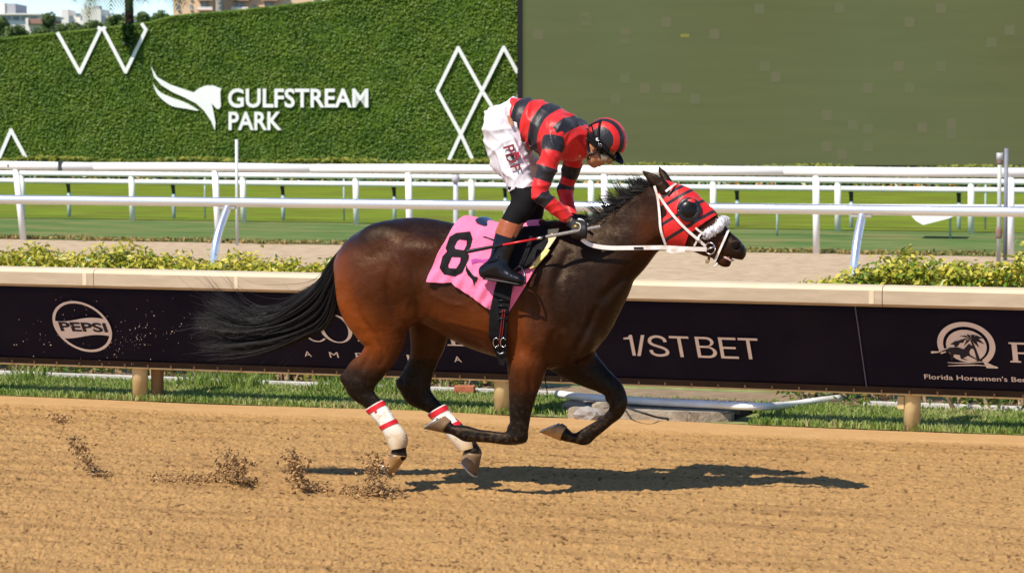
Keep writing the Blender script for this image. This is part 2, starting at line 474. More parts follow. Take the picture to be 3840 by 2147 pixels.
# ------------------------------------------------------------------ storm drain, pipe, stones, brick, cable
M_conc2 = mat('drain_concrete', (0.26, 0.21, 0.15), (0.38, 0.32, 0.24), 0.95, 0.15, 7, c3=(0.17, 0.13, 0.09), s3=5, bump=0.6, bscale=30)
M_iron = mat('rusty_iron', (0.10, 0.075, 0.065), (0.20, 0.13, 0.10), 0.7, 0.3, 20)
pa, pb = onZ(2255, 1545, 0.05), onZ(2745, 1545, 0.05)
t = thing('storm_drain', 'concrete storm drain with iron grating at the track edge', 'drain', ((pa[0] + pb[0]) / 2, 3.65, 0))
bm = bmesh.new()
a0, a1 = pa[0] - 0.28, pb[0]
prof = [(a0, 3.34), (a0 + 0.10, 3.30), (a1 - 0.25, 3.32), (a1 + 0.02, 3.50), (a1 + 0.02, 3.62), (a0, 3.62)]
vb = [bm.verts.new((x, y, -0.03)) for x, y in prof]; vt = [bm.verts.new((x, y, 0.068)) for x, y in prof]
bm.faces.new(vt); bm.faces.new(vb[::-1])
for i in range(6): bm.faces.new((vb[i], vb[(i + 1) % 6], vt[(i + 1) % 6], vt[i]))
bmesh.ops.bevel(bm, geom=bm.edges[:], offset=0.012, segments=2, affect='EDGES')
bm_obj('slab', bm, M_conc2, t)
box_obj('pit', ((a0 + a1) / 2 + .05, 3.86, 0.010), (a1 - a0 - 0.05, 0.46, 0.09), mat('drain_dark', (0.02, 0.018, 0.016), None, 0.9), t)
box_obj('frame', ((a0 + a1) / 2 + .05, 3.634, 0.062), (a1 - a0, 0.025, 0.05), M_iron, t)
box_obj('frame', ((a0 + a1) / 2 + .05, 4.09, 0.062), (a1 - a0, 0.025, 0.05), M_iron, t)
for i in range(17):
    x = a0 + 0.14 + i * (a1 - a0 - 0.16) / 16
    box_obj('bar', (x, 3.861, 0.070), (0.018, 0.43, 0.034), M_iron, t)
M_pvc = mat('white_pvc', (0.78, 0.76, 0.72), (0.86, 0.85, 0.82), 0.5, 0.4, 4, c3=(0.6, 0.57, 0.5), s3=3)
pp = [onZ(*q, 0.115) for q in ((2090, 1476), (2180, 1487), (2320, 1497), (2500, 1508), (2680, 1516), (2850, 1523))] + [onZ(*q, 0.045) for q in ((2960, 1517), (3060, 1503), (3150, 1492))]
t = tube_obj('white_pipe', smooth_curve(pp, 5), 0.028, M_pvc, None, 14)
tag(t, 'white plastic pipe lying over the storm drain grating', 'pipe')
cc = [onZ(*q, 0.11) for q in ((2330, 1515),)] + [onZ(2360, 1530, 0.115), onZ(2420, 1550, 0.09), onZ(2480, 1566, 0.03), onZ(2560, 1570, 0.012), onZ(2650, 1562, 0.02), onZ(2730, 1544, 0.07)]
t = tube_obj('cable', smooth_curve(cc, 6), 0.008, mat('cable_black', (0.03, 0.03, 0.035), None, 0.6), None, 6)
tag(t, 'thin black cable sagging over the drain concrete', 'cable')
M_stone = mat('stone', (0.30, 0.23, 0.19), (0.42, 0.33, 0.27), 0.9, 0.2, 10, bump=0.5, bscale=25)
def rock(name, c, s, label, seed, m=M_stone):
    bm = bmesh.new(); bmesh.ops.create_icosphere(bm, subdivisions=2, radius=1)
    rr = random.Random(seed)
    for v in bm.verts:
        k = 1 + 0.28 * (rr.random() - 0.5) + 0.2 * math.sin(3 * v.co.x + seed) * math.cos(4 * v.co.y)
        v.co = Vector((v.co.x * s[0] * k, v.co.y * s[1] * k, v.co.z * s[2] * k)) + V3(c)
    tag(bm_obj(name, bm, m), label, 'stone')
rock('stone', onZ(2172, 1520, 0.04), (0.12, 0.09, 0.05), 'reddish flat stone left of the drain under the pipe', 3)
rock('stone', onZ(2205, 1553, 0.04), (0.11, 0.07, 0.06), 'grey stone beside the drain at the dirt edge', 9, mat('grey_stone', (0.24, 0.21, 0.19), (0.36, 0.33, 0.30), .9, .2, 12, bump=.5))
rock('stone', onZ(2262, 1538, 0.05), (0.09, 0.08, 0.07), 'pale broken concrete lump against the left end of the drain', 5, M_conc2)
c = onZ(1743, 1462, 0.05)
tag(box_obj('brick', c, (0.16, 0.09, 0.075), mat('brick_red', (0.33, 0.10, 0.05), (0.45, 0.15, 0.08), .9, .2, 20), None, rz=0.2, bevel=0.006), 'lone red brick lying in the hedge foot behind the hind legs', 'brick')

# ================================================================== hedge (two stretches) behind the dirt rail
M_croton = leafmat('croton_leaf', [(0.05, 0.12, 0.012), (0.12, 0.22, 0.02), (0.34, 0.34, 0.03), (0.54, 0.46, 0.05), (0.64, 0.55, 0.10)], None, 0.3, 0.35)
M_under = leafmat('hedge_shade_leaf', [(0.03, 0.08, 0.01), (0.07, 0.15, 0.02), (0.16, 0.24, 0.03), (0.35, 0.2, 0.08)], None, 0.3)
M_stem = mat('hedge_stem', (0.24, 0.17, 0.11), (0.42, 0.31, 0.2), 0.9, 0.2, 20)
def hedge_top(x):
    return 0.985 + 0.03 * math.sin(x * 2.2 + 1) + 0.025 * math.sin(x * 5.7) + 0.02 * math.sin(x * 13.1 + 2)
def hedge(x0, x1, label, seed, dens=1.0, grow=lambda x: 1.0, lift=0.0):
    t = thing('hedge', label, 'hedge', ((x0 + x1) / 2, 5.1, 0))
    r = np.random.default_rng(seed)
    pos = []; nr = []; tint = []
    ncl = int((x1 - x0) * 260 * dens)
    for _ in range(ncl):
        x = r.uniform(x0, x1); y = r.uniform(4.78, 5.42)
        g = grow(x)
        top = (0.80 + (hedge_top(x) + lift - 0.80 + (0.07 if r.random() < .10 else 0) + r.uniform(-.05, .03)) * g)
        z = top - abs(r.normal(0, 0.09)) if r.random() < 0.85 else r.uniform(0.35, top)
        c = np.array([x, y, z]); k = 13
        p = c + r.normal(0, 1, (k, 3)) * np.array([0.05, 0.055, 0.03]); pos.append(p)
        d = p - (c - np.array([0, 0, 0.10])); nr.append(d / np.linalg.norm(d, axis=1)[:, None])
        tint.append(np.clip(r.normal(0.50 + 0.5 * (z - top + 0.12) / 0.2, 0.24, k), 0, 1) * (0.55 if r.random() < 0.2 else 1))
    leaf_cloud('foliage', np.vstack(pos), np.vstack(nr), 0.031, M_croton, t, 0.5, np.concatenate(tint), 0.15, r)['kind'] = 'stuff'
    V = []; Fc = []
    n_ = int((x1 - x0) * 9 * dens)
    for i in range(n_):
        x = r.uniform(x0, x1); y = r.uniform(4.8, 5.35); 
        p0 = np.array([x, y, 0]); p1 = p0 + np.array([r.normal(0, .12), r.normal(0, .06), r.uniform(.25, .4)])
        p2 = p1 + np.array([r.normal(0, .12), r.normal(0, .06), r.uniform(.3, .5) * min(1, grow(x) + .1)])
        v, f = tube_data([p0, p1, p2], [r.uniform(.012, .02), .012, .005], 5, False)
        k = len(V); V += v; Fc += [tuple(q + k for q in ff) for ff in f]
    s = mesh_obj('stems', V, Fc, M_stem, t, True); s['kind'] = 'stuff'
    # low leaves at the foot, seen through the gap below the banner
    k = int((x1 - x0) * 620 * dens)
    p = np.stack([r.uniform(x0, x1, k), r.uniform(4.72, 5.5, k), np.abs(r.normal(0, .13, k)) + .02], 1)
    p = p[(np.sin(p[:, 0] * 3.1 + 0.7) + np.sin(p[:, 0] * 7.3) + r.normal(0, .6, k)) > -0.3]
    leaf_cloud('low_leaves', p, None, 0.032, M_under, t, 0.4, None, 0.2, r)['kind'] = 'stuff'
    p = np.stack([r.uniform(x0, x1, k // 3), r.uniform(4.9, 5.5, k // 3), np.abs(r.normal(.2, .16, k // 3)) + .02], 1)
    leaf_cloud('dead_leaves', p, None, 0.04, leafmat('dead_leaf', [(0.25, 0.15, 0.07), (0.4, 0.27, 0.14), (0.2, .1, .05)], None, .2) if 'dead_leaf' not in MATS else MATS['dead_leaf'], t, 0.35, None, 0.2, r)['kind'] = 'stuff'
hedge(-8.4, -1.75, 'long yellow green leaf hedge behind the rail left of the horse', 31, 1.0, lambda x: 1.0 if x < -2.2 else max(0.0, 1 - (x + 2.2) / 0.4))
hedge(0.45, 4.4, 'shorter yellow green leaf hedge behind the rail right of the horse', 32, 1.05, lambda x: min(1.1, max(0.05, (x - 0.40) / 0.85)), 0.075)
# ================================================================== the dirt rail with its cover
M_cover = mat('rail_cream', (0.51, 0.43, 0.28), (0.57, 0.48, 0.32), 0.55, 0.35, 3, c3=(0.58, 0.44, 0.27), s3=1.2, bump=0.15, bscale=30)
M_face = mat('rail_face', (0.40, 0.31, 0.205), (0.46, 0.36, 0.245), 0.6, 0.3, 6, stretch=(0.5, 1, 3), c3=(0.50, 0.39, 0.27), s3=7, lo=.3, hi=.7)
M_under = MATS['hedge_shade_leaf']
M_post = mat('rail_post_cream', (0.60, 0.44, 0.20), (0.66, 0.50, 0.25), 0.6, 0.3, 8, c3=(0.45, 0.31, 0.13), s3=5)
M_wood = mat('brace_wood', (0.20, 0.115, 0.05), (0.30, 0.18, 0.085), 0.85, 0.2, 12, stretch=(1, 1, .2))
rail = thing('track_rail', 'cream covered track rail on posts along the dirt', 'rail', (-1.3, 3.1, 0))
prof = [(2.875, 0.905), (2.852, 0.925), (2.850, 1.018), (2.870, 1.043), (2.93, 1.052), (3.08, 1.046), (3.10, 1.02), (3.10, 0.98), (2.95, 0.965), (2.90, 0.905)]
def rail_seg(x0, x1):
    """one moulded cover length: 2 mm gap to the next"""
    bm = bmesh.new()
    a = [bm.verts.new((x0 + 0.003, y, z)) for y, z in prof]; c = [bm.verts.new((x1 - 0.003, y, z)) for y, z in prof]
    n_ = len(prof)
    for i in range(n_):
        f = bm.faces.new((a[i], a[(i + 1) % n_], c[(i + 1) % n_], c[i])); f.material_index = 1 if i in (0, 1) else 0
    bm.faces.new(a[::-1]); bm.faces.new(c)
    bmesh.ops.recalc_face_normals(bm, faces=bm.faces)
    return bm_obj('cover_panel', bm, [M_cover, M_face], rail)
jl, jr = onY(350, 1050, 2.85)[0], onY(3308, 1110, 2.85)[0]
jm = (jl + jr) / 2
joints = [jl - 6.3, jl - (jm - jl), jl, jm, jr, jr + 3.05, jr + 6.1]
for a_, b_ in zip(joints[:-1], joints[1:]):
    rail_seg(a_, b_)
M_band = mat('joint_band', (0.62, 0.50, 0.33), (0.66, 0.54, 0.36), 0.5, 0.4, 6)
for j in (jl, jr):
    for dx in (-0.075,):
        box_obj('joint_band', (j + dx, 2.8495, 0.972), (0.035, 0.004, 0.092), M_band, rail)
for pxx in (1310 / 1.0,):
    q = onY(885, 1060, 2.85)[0]
    box_obj('joint_band', (q, 2.8495, 0.972), (0.03, 0.004, 0.092), M_band, rail)
posts = [(-4.32, True), (-1.30, True), (1.80, False), (-7.35, True), (4.85, True)]
for xp, br in posts:
    tube_obj('post', [(xp, 3.43, -0.05), (xp, 3.43, 0.3), (xp, 3.42, 1.0)], 0.062, M_post, rail, 16)
    if br:
        tube_obj('wooden_brace', [(xp + 0.115, 3.50, -0.05), (xp + 0.115, 3.50, 0.9)], 0.05, M_wood, rail, 10)
box_obj('post_bracket', (1.80 - 0.075, 3.40, 0.19), (0.045, 0.03, 0.09), M_post, rail)
# steel arms that carry the cover above the banner
M_galv = mat('galvanised', (0.55, 0.56, 0.58), (0.68, 0.69, 0.71), 0.35, 0.5, 10, metal=0.6)
for xp, br in posts:
    box_obj('arm', (xp, 3.20, 0.955), (0.05, 0.40, 0.02), M_galv, rail)

# ------------------------------------------------------------------ sponsor banners, slanting back under the cover
BT, BB = np.array([2.915, 0.930]), np.array([3.352, 0.262])       # (Y, Z) of top and bottom edge
def ban(x, v, off=0.0):
    """point of the banner: x along the rail, v = 0 bottom .. 1 top; off = distance in front"""
    yz = BB + (BT - BB) * v
    nrm = np.array([-(BT - BB)[1], (BT - BB)[0]]); nrm /= np.linalg.norm(nrm)
    if nrm[0] > 0: nrm = -nrm
    yz = yz + nrm * off
    return np.array([x, yz[0], yz[1]])
BH = float(np.linalg.norm(BT - BB))
def ban_uv(px, py):
    """pixel of the photograph -> (x, v) on the banner plane"""
    lo_, hi_ = 0.0, 1.0
    f = lambda v: None
    d = _ray(px, py)
    e = BT - BB
    # solve C + t d = (x, BB + v e)
    A = np.array([[d[1], -e[0]], [d[2], -e[1]]]); rhs = np.array([BB[0] - CAM_C[1], BB[1] - CAM_C[2]])
    t_, v_ = np.linalg.solve(A, rhs)
    return CAM_C[0] + t_ * d[0], v_
M_ban = mat('banner_navy', (0.0036, 0.0040, 0.0165), (0.0055, 0.0054, 0.020), 0.6, 0.10, 3, c3=(0.008, 0.0070, 0.019), s3=2, bump=0.12, bscale=5)
M_print = mat('banner_print', (0.75, 0.66, 0.62), (0.82, 0.73, 0.69), 0.6, 0.3, 10)
M_cord = mat('banner_batten', (0.66, 0.50, 0.24), (0.72, 0.56, 0.30), 0.6, 0.3, 10)
seam0, seam1 = ban_uv(3195, 1150)[0], ban_uv(3270, 1455)[0]
seam = (seam0 + seam1) / 2
M_seam = mat('banner_seam', (0.10, 0.10, 0.16), None, 0.6)
def banner(x0, x1, label):
    t = thing('banner', label, 'banner', ((x0 + x1) / 2, 3.1, 0.25))
    nu = int((x1 - x0) / 0.06); V = []; Fc = []
    for i in range(nu + 1):
        x = x0 + (x1 - x0) * i / nu
        for j in range(9):
            v = j / 8; w = 0.004 * math.sin(x * 5 + v * 3) * math.sin(math.pi * v) + 0.003 * math.sin(x * 13 + 1) * math.sin(math.pi * v)
            V.append(ban(x, v, w))
    for i in range(nu):
        for j in range(8):
            a = i * 9 + j; Fc.append((a, a + 9, a + 10, a + 1))
    o = mesh_obj('fabric', V, Fc, M_ban, t, True)
    s = o.modifiers.new('thickness', 'SOLIDIFY'); s.thickness = 0.003; s.offset = 1
    # sleeve along the bottom edge and the cream batten that stretches it
    mesh_obj('hem', [ban(x0, 0.0, 0.009), ban(x1, 0.0, 0.009), ban(x1, 0.075, 0.009), ban(x0, 0.075, 0.009)], [(0, 1, 2, 3)], mat('banner_hem', (0.03, 0.02, 0.017), (0.04, 0.027, 0.022), .7, .2, 8), t)
    tube_obj('batten', [(x0, 3.353, 0.258), ((x0 + x1) / 2, 3.353, 0.256), (x1, 3.353, 0.258)], 0.011, M_cord, t, 8)
    k = 0
    x = x0 + 0.1
    while x < x1:
        if -6.4 < x < 3.4:
            box_obj('clip', ban(x, 0.022, 0.016), (0.013, 0.008, 0.034), M_wood, t)
        x += 0.2
    return t
def put_on_banner(bm, px0, py0, px1, py1, parent, name, m=None, off=0.013, box=None):
    """flat artwork: its bounding box fills the banner rectangle whose lower left / upper right corners are seen at those pixels"""
    (xa, va), (xb, vb) = ban_uv(px0, py0), ban_uv(px1, py1)
    if box: xa, va, xb, vb = box
    fit_bm(bm, xa, va, xb, vb)
    for v in bm.verts: v.co = V3(ban(v.co.x, v.co.y, off))
    return bm_obj(name, bm, m or M_print, parent)
bl = banner(-9.5, seam, 'dark navy sponsor banner with white printed names under the rail left of the seam')
br_ = banner(seam + 0.0008, 5.6, 'dark navy banner with the round palm and horse emblem at the right')
mesh_obj('seam', [ban(seam - 0.009, 0.07, 0.011), ban(seam - 0.001, 0.07, 0.011), ban(seam - 0.001, 0.97, 0.011), ban(seam - 0.009, 0.97, 0.011)], [(0, 1, 2, 3)], M_seam, bl)
# round cola emblem (ring, wave band, word)
xa, va = ban_uv(200, 1220); xb, vb = ban_uv(422, 1220)
xc = (xa + xb) / 2
_, vtop = ban_uv(272, 1124); _, vbot = ban_uv(348, 1315); vc = (vtop + vbot) / 2
RV = (vtop - vbot) / 2; RX = RV * BH
RX = max(RX, 1e-3)
def circ(rx, ry, n_=48, a0=0.0, a1=2 * math.pi, cx_=0, cy_=0):
    return [(cx_ + rx * math.cos(a0 + (a1 - a0) * i / n_), cy_ + ry * math.sin(a0 + (a1 - a0) * i / n_)) for i in range(n_ + (0 if abs(a1 - a0 - 2 * math.pi) < 1e-6 else 1))]
def emblem(name, loops, parent, m=None, cx_=0.0, cv=0.0, sx=1.0, off=0.013):
    """loops in metres about the centre (cx_, cv) on the banner"""
    bm = outline_bm(loops)
    for v in bm.verts: v.co = V3(ban(cx_ + v.co.x * sx, cv + v.co.y / BH, off))
    return bm_obj(name, bm, m or M_print, parent)
emblem('emblem_ring', [circ(RX, RX), circ(RX * .91, RX * .91)], bl, None, xc, vc)
wave_t = [(RX * u, RX * (0.27 + 0.09 * math.sin(u * 2.6 + 0.3))) for u in np.linspace(-0.90, 0.93, 24)]
wave_b = [(RX * u, RX * (-0.40 + 0.09 * math.sin(u * 2.6 + 0.3))) for u in np.linspace(0.88, -0.86, 24)]
emblem('emblem_band', [wave_t + [(RX * .955, RX * .0)] + wave_b + [(-RX * .955, -RX * .0)]], bl, None, xc, vc, 1.0, 0.0115)
bm = text_bm('PEPSI', 0.03)
fit_bm(bm, -RX * .80, -RX * .20, RX * .86, RX * .17)
for v in bm.verts: v.co = V3(ban(xc + v.co.x, vc + v.co.y / BH, 0.0145))
bm_obj('emblem_word', bm, mat('print_navy', (0.012, 0.012, 0.03), None, .6), bl)
# AMERICA, widely spaced
for ch, pxx in zip('AMERICA', (1156, 1254, 1349, 1440, 1533, 1625, 1718)):
    py = np.interp(pxx, [1156, 1718], [1322, 1342])
    x, v = ban_uv(pxx, py)
    bm = text_bm(ch, 0.0); w = 0.020 if ch == 'I' else (0.062 if ch == 'M' else 0.050)
    if ch == 'I': w = 0.016
    fit_bm(bm, x - w * .58, v - 0.033, x + w * .58, v + 0.033)
    for q in bm.verts: q.co = V3(ban(q.co.x, q.co.y, 0.013))
    bm_obj('letter', bm, M_print, bl)
# the large serif name above it, of which only the first letters and the last one show beside the horse
def ring_letter(name, px0, px1, pyb, open_=False):
    xa, vb_ = ban_uv(px0, pyb); xb, _ = ban_uv(px1, pyb)
    w = (xb - xa) / 2; h = w * 1.02; xcc = (xa + xb) / 2
    n_ = 40
    if open_:
        out = circ(w, h, n_, math.radians(48), math.radians(318)); inn = [(p[0] * .78 - 0.0 * w, p[1] * .90) for p in circ(w, h, n_, math.radians(316), math.radians(46))]
        lp = [out + inn]
    else:
        lp = [circ(w, h, n_), [(p[0] * .76, p[1] * .93) for p in circ(w, h, n_)]]
    emblem(name, lp, bl, None, xcc, vb_ + h / BH)
ring_letter('letter', 1150, 1238, 1276, True)
ring_letter('letter', 1215, 1335, 1279)
emblem('letter', [[(0, 0), (.075, 0), (.075, .012), (.052, .016), (.052, .10), (.024, .10), (.024, .016), (0, .012)]], bl, None, *ban_uv(1345, 1275))
emblem('letter', [[(-.02, 0), (.115, 0), (.125, .035), (.115, .035), (.10, .012), (.046, .012), (.046, .165), (.060, .17), (.060, .178), (0, .178), (0, .17), (.016, .165), (.016, .012), (-.02, .010)]], bl, None, *ban_uv(1690, 1291))
# 1/ST BET
(x0_, vbl), (x1_, vbr) = ban_uv(2376, 1330), ban_uv(2838, 1340)
_, vt = ban_uv(2560, 1256); _, vb2 = ban_uv(2572, 1334)
xs0, xs1 = ban_uv(2343, 1257)[0] + 0.02, ban_uv(2845, 1262)[0] + 0.0
GL = {}
def ribbon(path, w):
    P_ = smooth_curve(path, 6); T_ = np.gradient(P_, axis=0); T_ /= np.linalg.norm(T_, axis=1)[:, None]; N_ = np.stack([-T_[:, 1], T_[:, 0]], 1) * w / 2
    return [tuple(p) for p in P_ + N_] + [tuple(p) for p in (P_ - N_)[::-1]]
GL['1'] = (0.32, [[(.19, 0), (.30, 0), (.30, 1), (.21, 1), (.16, .89), (0, .85), (0, .77), (.19, .79)]])
GL['/'] = (0.30, [[(-.06, -.01), (.05, -.01), (.30, 1.01), (.19, 1.01)]])
GL['S'] = (0.66, [ribbon([(.06, .30), (.10, .14), (.24, .055), (.42, .06), (.56, .14), (.58, .28), (.48, .40), (.32, .48), (.16, .56), (.07, .68), (.11, .85), (.25, .945), (.42, .94), (.54, .84), (.57, .70)], .112)])
GL['T'] = (0.62, [[(.255, 0), (.365, 0), (.365, .895), (.62, .895), (.62, 1), (0, 1), (0, .895), (.255, .895)]])
arc = lambda cx_, cy_, rx, ry: [(cx_ + rx * math.sin(t_), cy_ - ry * math.cos(t_)) for t_ in np.linspace(0, math.pi, 14)]
GL['B'] = (0.66, [[(0, 0)] + arc(.36, .27, .27, .27) + arc(.33, .77, .25, .23)[1:] + [(0, 1)], [(.11, .10)] + arc(.35, .29, .165, .19)[0:] + [(.11, .48)], [(.11, .575)] + arc(.33, .7375, .145, .1625) + [(.11, .90)]])
GL['E'] = (0.56, [[(0, 0), (.56, 0), (.56, .105), (.11, .105), (.11, .46), (.51, .46), (.51, .56), (.11, .56), (.11, .895), (.55, .895), (.55, 1), (0, 1)]])
hx = (vt - vb2) * BH; pen = 0.0; tot = 0.0; adv = {'1': .40, '/': .36, 'S': .72, 'T': .66, 'B': .74, 'E': .62, ' ': .16}
for ch in '1/ST BET': tot += adv[ch]
wsc = (xs1 - xs0 + .03) / tot
for ch in '1/ST BET':
    if ch != ' ':
        bm = outline_bm(GL[ch][1])
        for v in bm.verts: v.co = V3(ban(xs0 - .03 + (pen + v.co.x) * wsc, vb2 + v.co.y * (vt - vb2), .013))
        bm_obj('letter', bm, M_print, bl)
    pen += adv[ch]
# horsemen's emblem on the right banner: horseshoe ring, palm, galloping horse and rider, waves
xe0, ve0 = ban_uv(3508, 1260); xe1, _ = ban_uv(3735, 1260)
_, vet = ban_uv(3612, 1202); _, veb = ban_uv(3655, 1375)
cxe = (xe0 + xe1) / 2; cve = (vet + veb) / 2; RE = (vet - veb) / 2 * BH
out = circ(RE, RE, 44, math.radians(-48), math.radians(205)); inn = circ(RE * .80, RE * .80, 44, math.radians(205), math.radians(-52))
foot = [(RE * .62, -RE * .98), (RE * 1.0, -RE * .98), (RE * 1.02, -RE * .92), (RE * .86, -RE * .86)]
emblem('emblem_horseshoe', [out + inn[:] + foot], br_, None, cxe, cve)
emblem('emblem_disc', [circ(RE * .70, RE * .70, 40, 0, 2 * math.pi, 0, -RE * .04)], br_, None, cxe, cve, 1.0, 0.0125)
M_navy = MATS['print_navy']
tr = [(RE * .32, -RE * .70), (RE * .44, -RE * .68), (RE * .34, -RE * .2), (RE * .22, RE * .24), (RE * .16, RE * .22), (RE * .26, -RE * .25)]
emblem('emblem_palm', [tr], br_, M_navy, cxe, cve, 1.0, 0.0142)
for a_, l_ in ((20, .46), (-12, .46), (62, .34), (110, .34), (150, .46), (185, .46), (215, .34), (-45, .36)):
    ar = math.radians(a_); d = (math.cos(ar), math.sin(ar)); nn = (-d[1], d[0]); c0 = (RE * .19, RE * .26); l2 = RE * l_
    drop = -RE * .10
    pts = [(c0[0], c0[1]), (c0[0] + d[0] * l2 * .5 + nn[0] * RE * .07, c0[1] + d[1] * l2 * .5 + nn[1] * RE * .07 + abs(d[0]) * RE * .05), (c0[0] + d[0] * l2, c0[1] + d[1] * l2 + drop), (c0[0] + d[0] * l2 * .5 - nn[0] * RE * .05, c0[1] + d[1] * l2 * .5 - nn[1] * RE * .05)]
    emblem('emblem_frond', [pts], br_, M_navy, cxe, cve, 1.0, 0.0144)
hs = [(-.95, -.30), (-.62, -.12), (-.3, -.1), (-.1, -.18), (.1, .08), (.16, .02), (.34, -.14), (.30, -.19), (.16, -.14), (.08, -.28), (.1, -.42), (.36, -.62), (.32, -.64), (.02, -.46), (-.16, -.58), (-.02, -.64), (-.05, -.66), (-.24, -.60), (-.26, -.44), (-.46, -.42), (-.52, -.66), (-.60, -.68), (-.58, -.40), (-.66, -.26), (-.95, -.36), (-1.2, -.30), (-1.2, -.36)]
emblem('emblem_horse', [[(p[0] * RE, p[1] * RE) for p in hs]], br_, M_navy, cxe, cve, 1.0, 0.0146)
rd = [(-.55, .02), (-.38, .16), (-.22, .2), (-.12, .26), (-.04, .2), (-.1, .1), (-.2, .1), (-.3, -.06), (-.4, -.1), (-.42, 0)]
emblem('emblem_rider', [[(p[0] * RE, p[1] * RE) for p in rd]], br_, M_navy, cxe, cve, 1.0, 0.0148)
tl = [(-1.25, -.30), (-1.0, -.30), (-.8, -.18), (-.55, -.12), (-.8, -.24), (-1.0, -.36), (-1.25, -.40)]
emblem('emblem_tail', [[(p[0] * RE, p[1] * RE) for p in tl]], br_, None, cxe, cve, 1.0, 0.0150)
for k, (yy, wd) in enumerate(((-.74, .045), (-.88, .05))):
    up_ = [(RE * u, RE * (yy + .04 * math.sin(u * 3 + k))) for u in np.linspace(-.72, .62, 16)]
    dn_ = [(RE * u, RE * (yy - wd * (1.2 - abs(u)) + .04 * math.sin(u * 3 + k))) for u in np.linspace(.62, -.72, 16)]
    emblem('emblem_wave', [up_ + dn_], br_, None, cxe, cve)
(xf0, vf0), (xf1, vf1) = ban_uv(3468, 1413), ban_uv(3845, 1424)
bm = text_bm("Florida Horsemen's Benevolent", 0.006)
vmid = ban_uv(3650, 1412)[1]; hgt = 0.036 / BH
sc = (xf1 - xf0) / 22.0 * 29.5
fit_bm(bm, xf0, vmid - hgt * .62, xf0 + sc * 1.0, vmid + hgt * .62)
for q in bm.verts: q.co = V3(ban(q.co.x, q.co.y, 0.013))
bm_obj('emblem_name', bm, M_print, br_)
xF, vF = ban_uv(3790, 1353)
emblem('letter', [[(0, 0), (.075, 0), (.075, .012), (.056, .016), (.056, .075), (.10, .075), (.106, .06), (.112, .06), (.112, .105), (.106, .105), (.10, .09), (.056, .09), (.056, .158), (.115, .158), (.126, .13), (.134, .13), (.130, .175), (0, .175), (0, .163), (.02, .159), (.02, .016), (0, .012)]], br_, None, xF, vF)

# ================================================================== silver gooseneck rail
M_alu = mat('brushed_aluminium', (0.72, 0.73, 0.76), (0.80, 0.81, 0.83), 0.30, 0.5, 3, metal=0.85, stretch=(.2, 4, 4))
M_alu2 = mat('bracket_grey', (0.35, 0.30, 0.27), (0.42, 0.37, 0.33), 0.6, 0.4, 10)
f1 = thing('gooseneck_rail', 'silver tube rail on curved gooseneck posts beyond the hedge', 'rail', (-6, 18.4, 0))
tube_obj('rail_tube', [(x, 18.7, 0.995) for x in (-26, -16, -6, 4, 14)], 0.065, M_alu, f1, 20)
xa = onY(854, 775, 18.7)[0]; xb = onY(3233, 800, 18.7)[0]; dx = (xb - xa) / 2
for k in range(-2, 5):
    x = xa + k * dx
    pts = smooth_curve([(x, 18.70, 0.93), (x, 18.60, 0.82), (x, 18.44, 0.64), (x, 18.32, 0.44), (x, 18.26, 0.22), (x, 18.25, -0.05)], 5)
    tube_obj('post', pts, 0.055, M_alu, f1, 14)
    box_obj('bracket', (x, 18.69, 0.925), (0.26, 0.05, 0.05), M_alu2, f1, bevel=0.012)

# ================================================================== white running rails
M_wh = mat('white_rail', (0.80, 0.79, 0.76), (0.84, 0.83, 0.80), 0.45, 0.4, 2, stretch=(.2, 1, 1))
M_wh2 = mat('white_post_aged', (0.72, 0.71, 0.60), (0.78, 0.77, 0.66), 0.6, 0.3, 3)
M_gr = mat('green_grey_post', (0.30, 0.38, 0.36), (0.42, 0.50, 0.47), 0.6, 0.3, 6)
M_dk = mat('dark_bracket', (0.03, 0.035, 0.03), None, 0.6)
f2 = thing('running_rail', 'nearest and tallest white running rail along the turf', 'rail', (-10, 27.1, 0))
for k in range(10):
    x0_ = -34 + k * 4.1 + 0.25
    V_, F_ = tube_data([(x0_, 27.1, 1.285 + .012 * math.sin(k)), (x0_ + 2.05, 27.1, 1.287), (x0_ + 4.098, 27.1, 1.285 + .012 * math.sin(k + 1))], 0.077, 14)
    mesh_obj('rail_tube', V_, F_, M_wh, f2, True)
for pxx in (88, 820, 1537, 2270, 3062, 3790):
    q = onY(pxx, 900, 27.16); lean = 0.10 if pxx < 200 else (0.03 if pxx < 900 else 0)
    tube_obj('post', [(q[0] - lean, 27.10, 1.22), (q[0], 27.16, -0.05)], 0.056, M_wh, f2, 12)
q = onY(222, 630, 27.0)
box_obj('marker_band', (q[0], 27.10, 1.29), (0.065, 0.166, 0.166), M_dk, f2)
q = onY(28, 630, 27.0)
box_obj('marker_tab', (q[0], 27.02, 1.29), (0.02, 0.02, 0.05), M_dk, f2)
f3 = thing('running_rail', 'middle white running rail on thick cream posts', 'rail', (-12, 35, 0))
tube_obj('rail_tube', [(x, 35.0, 0.945) for x in np.linspace(-36, 8, 12)], 0.053, M_wh, f3, 12)
for pxx in (493, 910, 1333, 1767, 2215, 2673, 3140, 3640, 80):
    q = onY(pxx, 800, 35.0)
    tube_obj('post', [(q[0], 35.02, 0.93), (q[0], 35.05, -0.05)], 0.062, M_wh2, f3, 12)
f4 = thing('running_rail', 'lowest and farthest white rail on thin grey green posts', 'rail', (-12, 36.2, 0))
tube_obj('rail_tube', [(x, 36.2, 0.755) for x in np.linspace(-38, 8, 12)], 0.055, mat('white_rail_grey', (0.66, .68, .66), (.74, .75, .73), .5, .4, 2), f4, 12)
